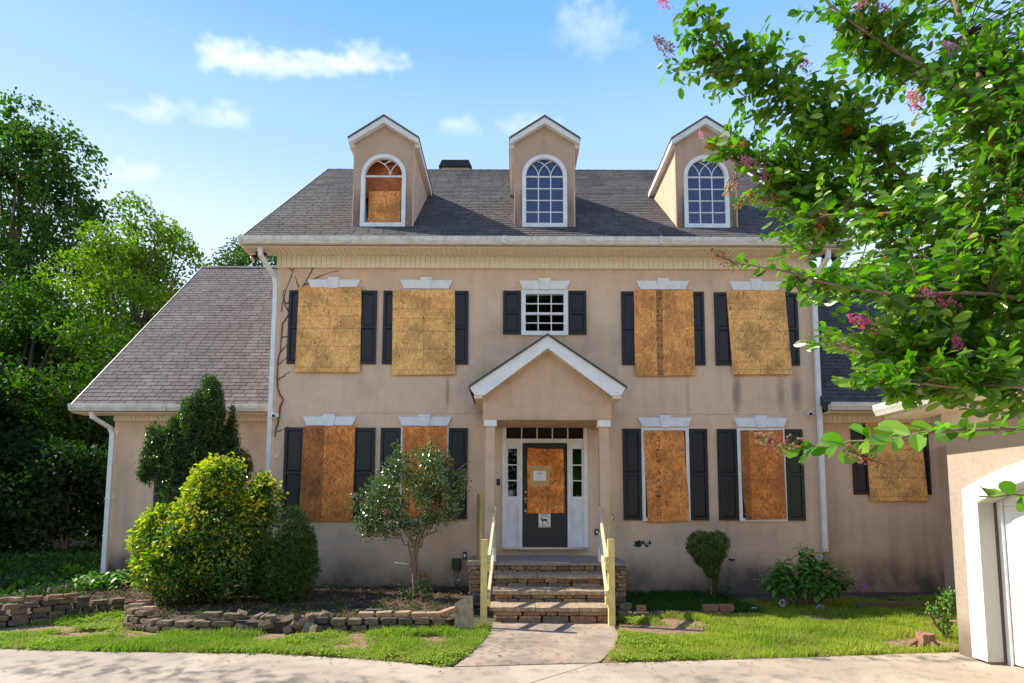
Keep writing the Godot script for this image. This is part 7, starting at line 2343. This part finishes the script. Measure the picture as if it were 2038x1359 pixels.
func _twig(thin: Mb, leaves: Array, nodes: Array, tip: Vector3, o: Vector3, count: int, size: float) -> void:
	var best := 1e9
	var near := tip
	for p in nodes:
		var d: float = (p as Vector3).distance_squared_to(tip) + (0.5 if p.y > tip.y + 0.1 else 0.0)
		if d < best:
			best = d; near = p
	var len := tip.distance_to(near)
	var lift := Vector3(0, -0.10, 0) + rand_dir() * 0.10
	var mid := near.lerp(tip, 0.5) + lift * len
	var pts := []
	var rad := []
	for i in 7:
		var t := i / 6.0
		pts.append(near.lerp(mid, t).lerp(mid.lerp(tip, t), t) - o)
		rad.append(lerpf(0.0022 + 0.003 * minf(len, 1.0), 0.0012, t))
	thin.tube(pts, rad, 4)
	var span := minf(0.42, len * 0.85)
	for k in count:
		var t := 1.0 - span / maxf(len, 0.05) * (k / float(count))
		var p := near.lerp(mid, t).lerp(mid.lerp(tip, t), t)
		var d := (mid.lerp(tip, t) - near.lerp(mid, t)).normalized()
		_leaf_pair(leaves, p, d, k, size)

func _leaf_pair(leaves: Array, p: Vector3, d: Vector3, k: int, size: float) -> void:
	var side := d.cross(Vector3.UP).normalized()
	if side.length() < 0.5:
		side = Vector3.RIGHT
	var s := -1.0 if k % 2 else 1.0
	var dir := (side * s + d * 0.55 + Vector3(0, rng.randf_range(-0.55, 0.55), 0) + rand_dir() * 0.35).normalized()
	var up := (Vector3.UP * 0.55 + Vector3(-0.15, 0, 0.2) + rand_dir()).normalized()
	var x := up.cross(dir).normalized()
	var q := size * rng.randf_range(0.6, 1.25)
	var c := Color(0.085, 0.21, 0.02).lerp(Color(0.33, 0.52, 0.04), clampf(rng.randfn(0.42, 0.36), 0, 1))
	if rng.randf() < 0.007:
		c = Color(0.55, 0.17, 0.02)
	leaves.append([Transform3D(Basis(x, dir.cross(x), dir).scaled(Vector3.ONE * q), p), c])

func _panicle(count: int, r: float, h: float) -> ArrayMesh:
	var b := Mb.new()
	for i in count:
		var y := rng.randf()
		var c := Vector3(0, y * h * 2 - h, 0) + rand_dir() * r * (1.15 - 0.7 * y)
		for k in 3:
			var f := rng.randf_range(0.65, 1.35)
			b.col = Color(f, f * rng.randf_range(0.8, 1.2), f)
			var d := rand_dir()
			leaf(b, c, d, d.cross(rand_dir()).normalized(), 0.016, 0.014, 0.5)
	return b.mesh()

func _seed_head(count: int, r: float, h: float) -> ArrayMesh:
	var b := Mb.new()
	b.col = Color(0.22, 0.07, 0.04)
	b.tube([Vector3(0, -h, 0), Vector3(0, h, 0)], [0.0025, 0.0015], 4)
	for i in count:
		var y := rng.randf()
		var a := Vector3(0, (y * 2 - 1) * h * 0.8, 0)
		var c := a + (rand_dir() + Vector3(0, 0.4, 0)).normalized() * r * (1.1 - 0.6 * y)
		b.col = Color(0.20, 0.08, 0.04)
		b.tube([a, c], [0.0010, 0.0008], 3)
		b.col = [Color(0.33, 0.32, 0.06), Color(0.42, 0.36, 0.12), Color(0.45, 0.10, 0.09), Color(0.60, 0.25, 0.24)][rng.randi_range(0, 3)]
		var s := rng.randf_range(0.004, 0.0068)
		b.tube([c - Vector3(0, s, 0), c - Vector3(0, s * 0.4, 0), c + Vector3(0, s * 0.4, 0), c + Vector3(0, s, 0)], [s * 0.3, s, s, s * 0.3], 6)
	return b.mesh()
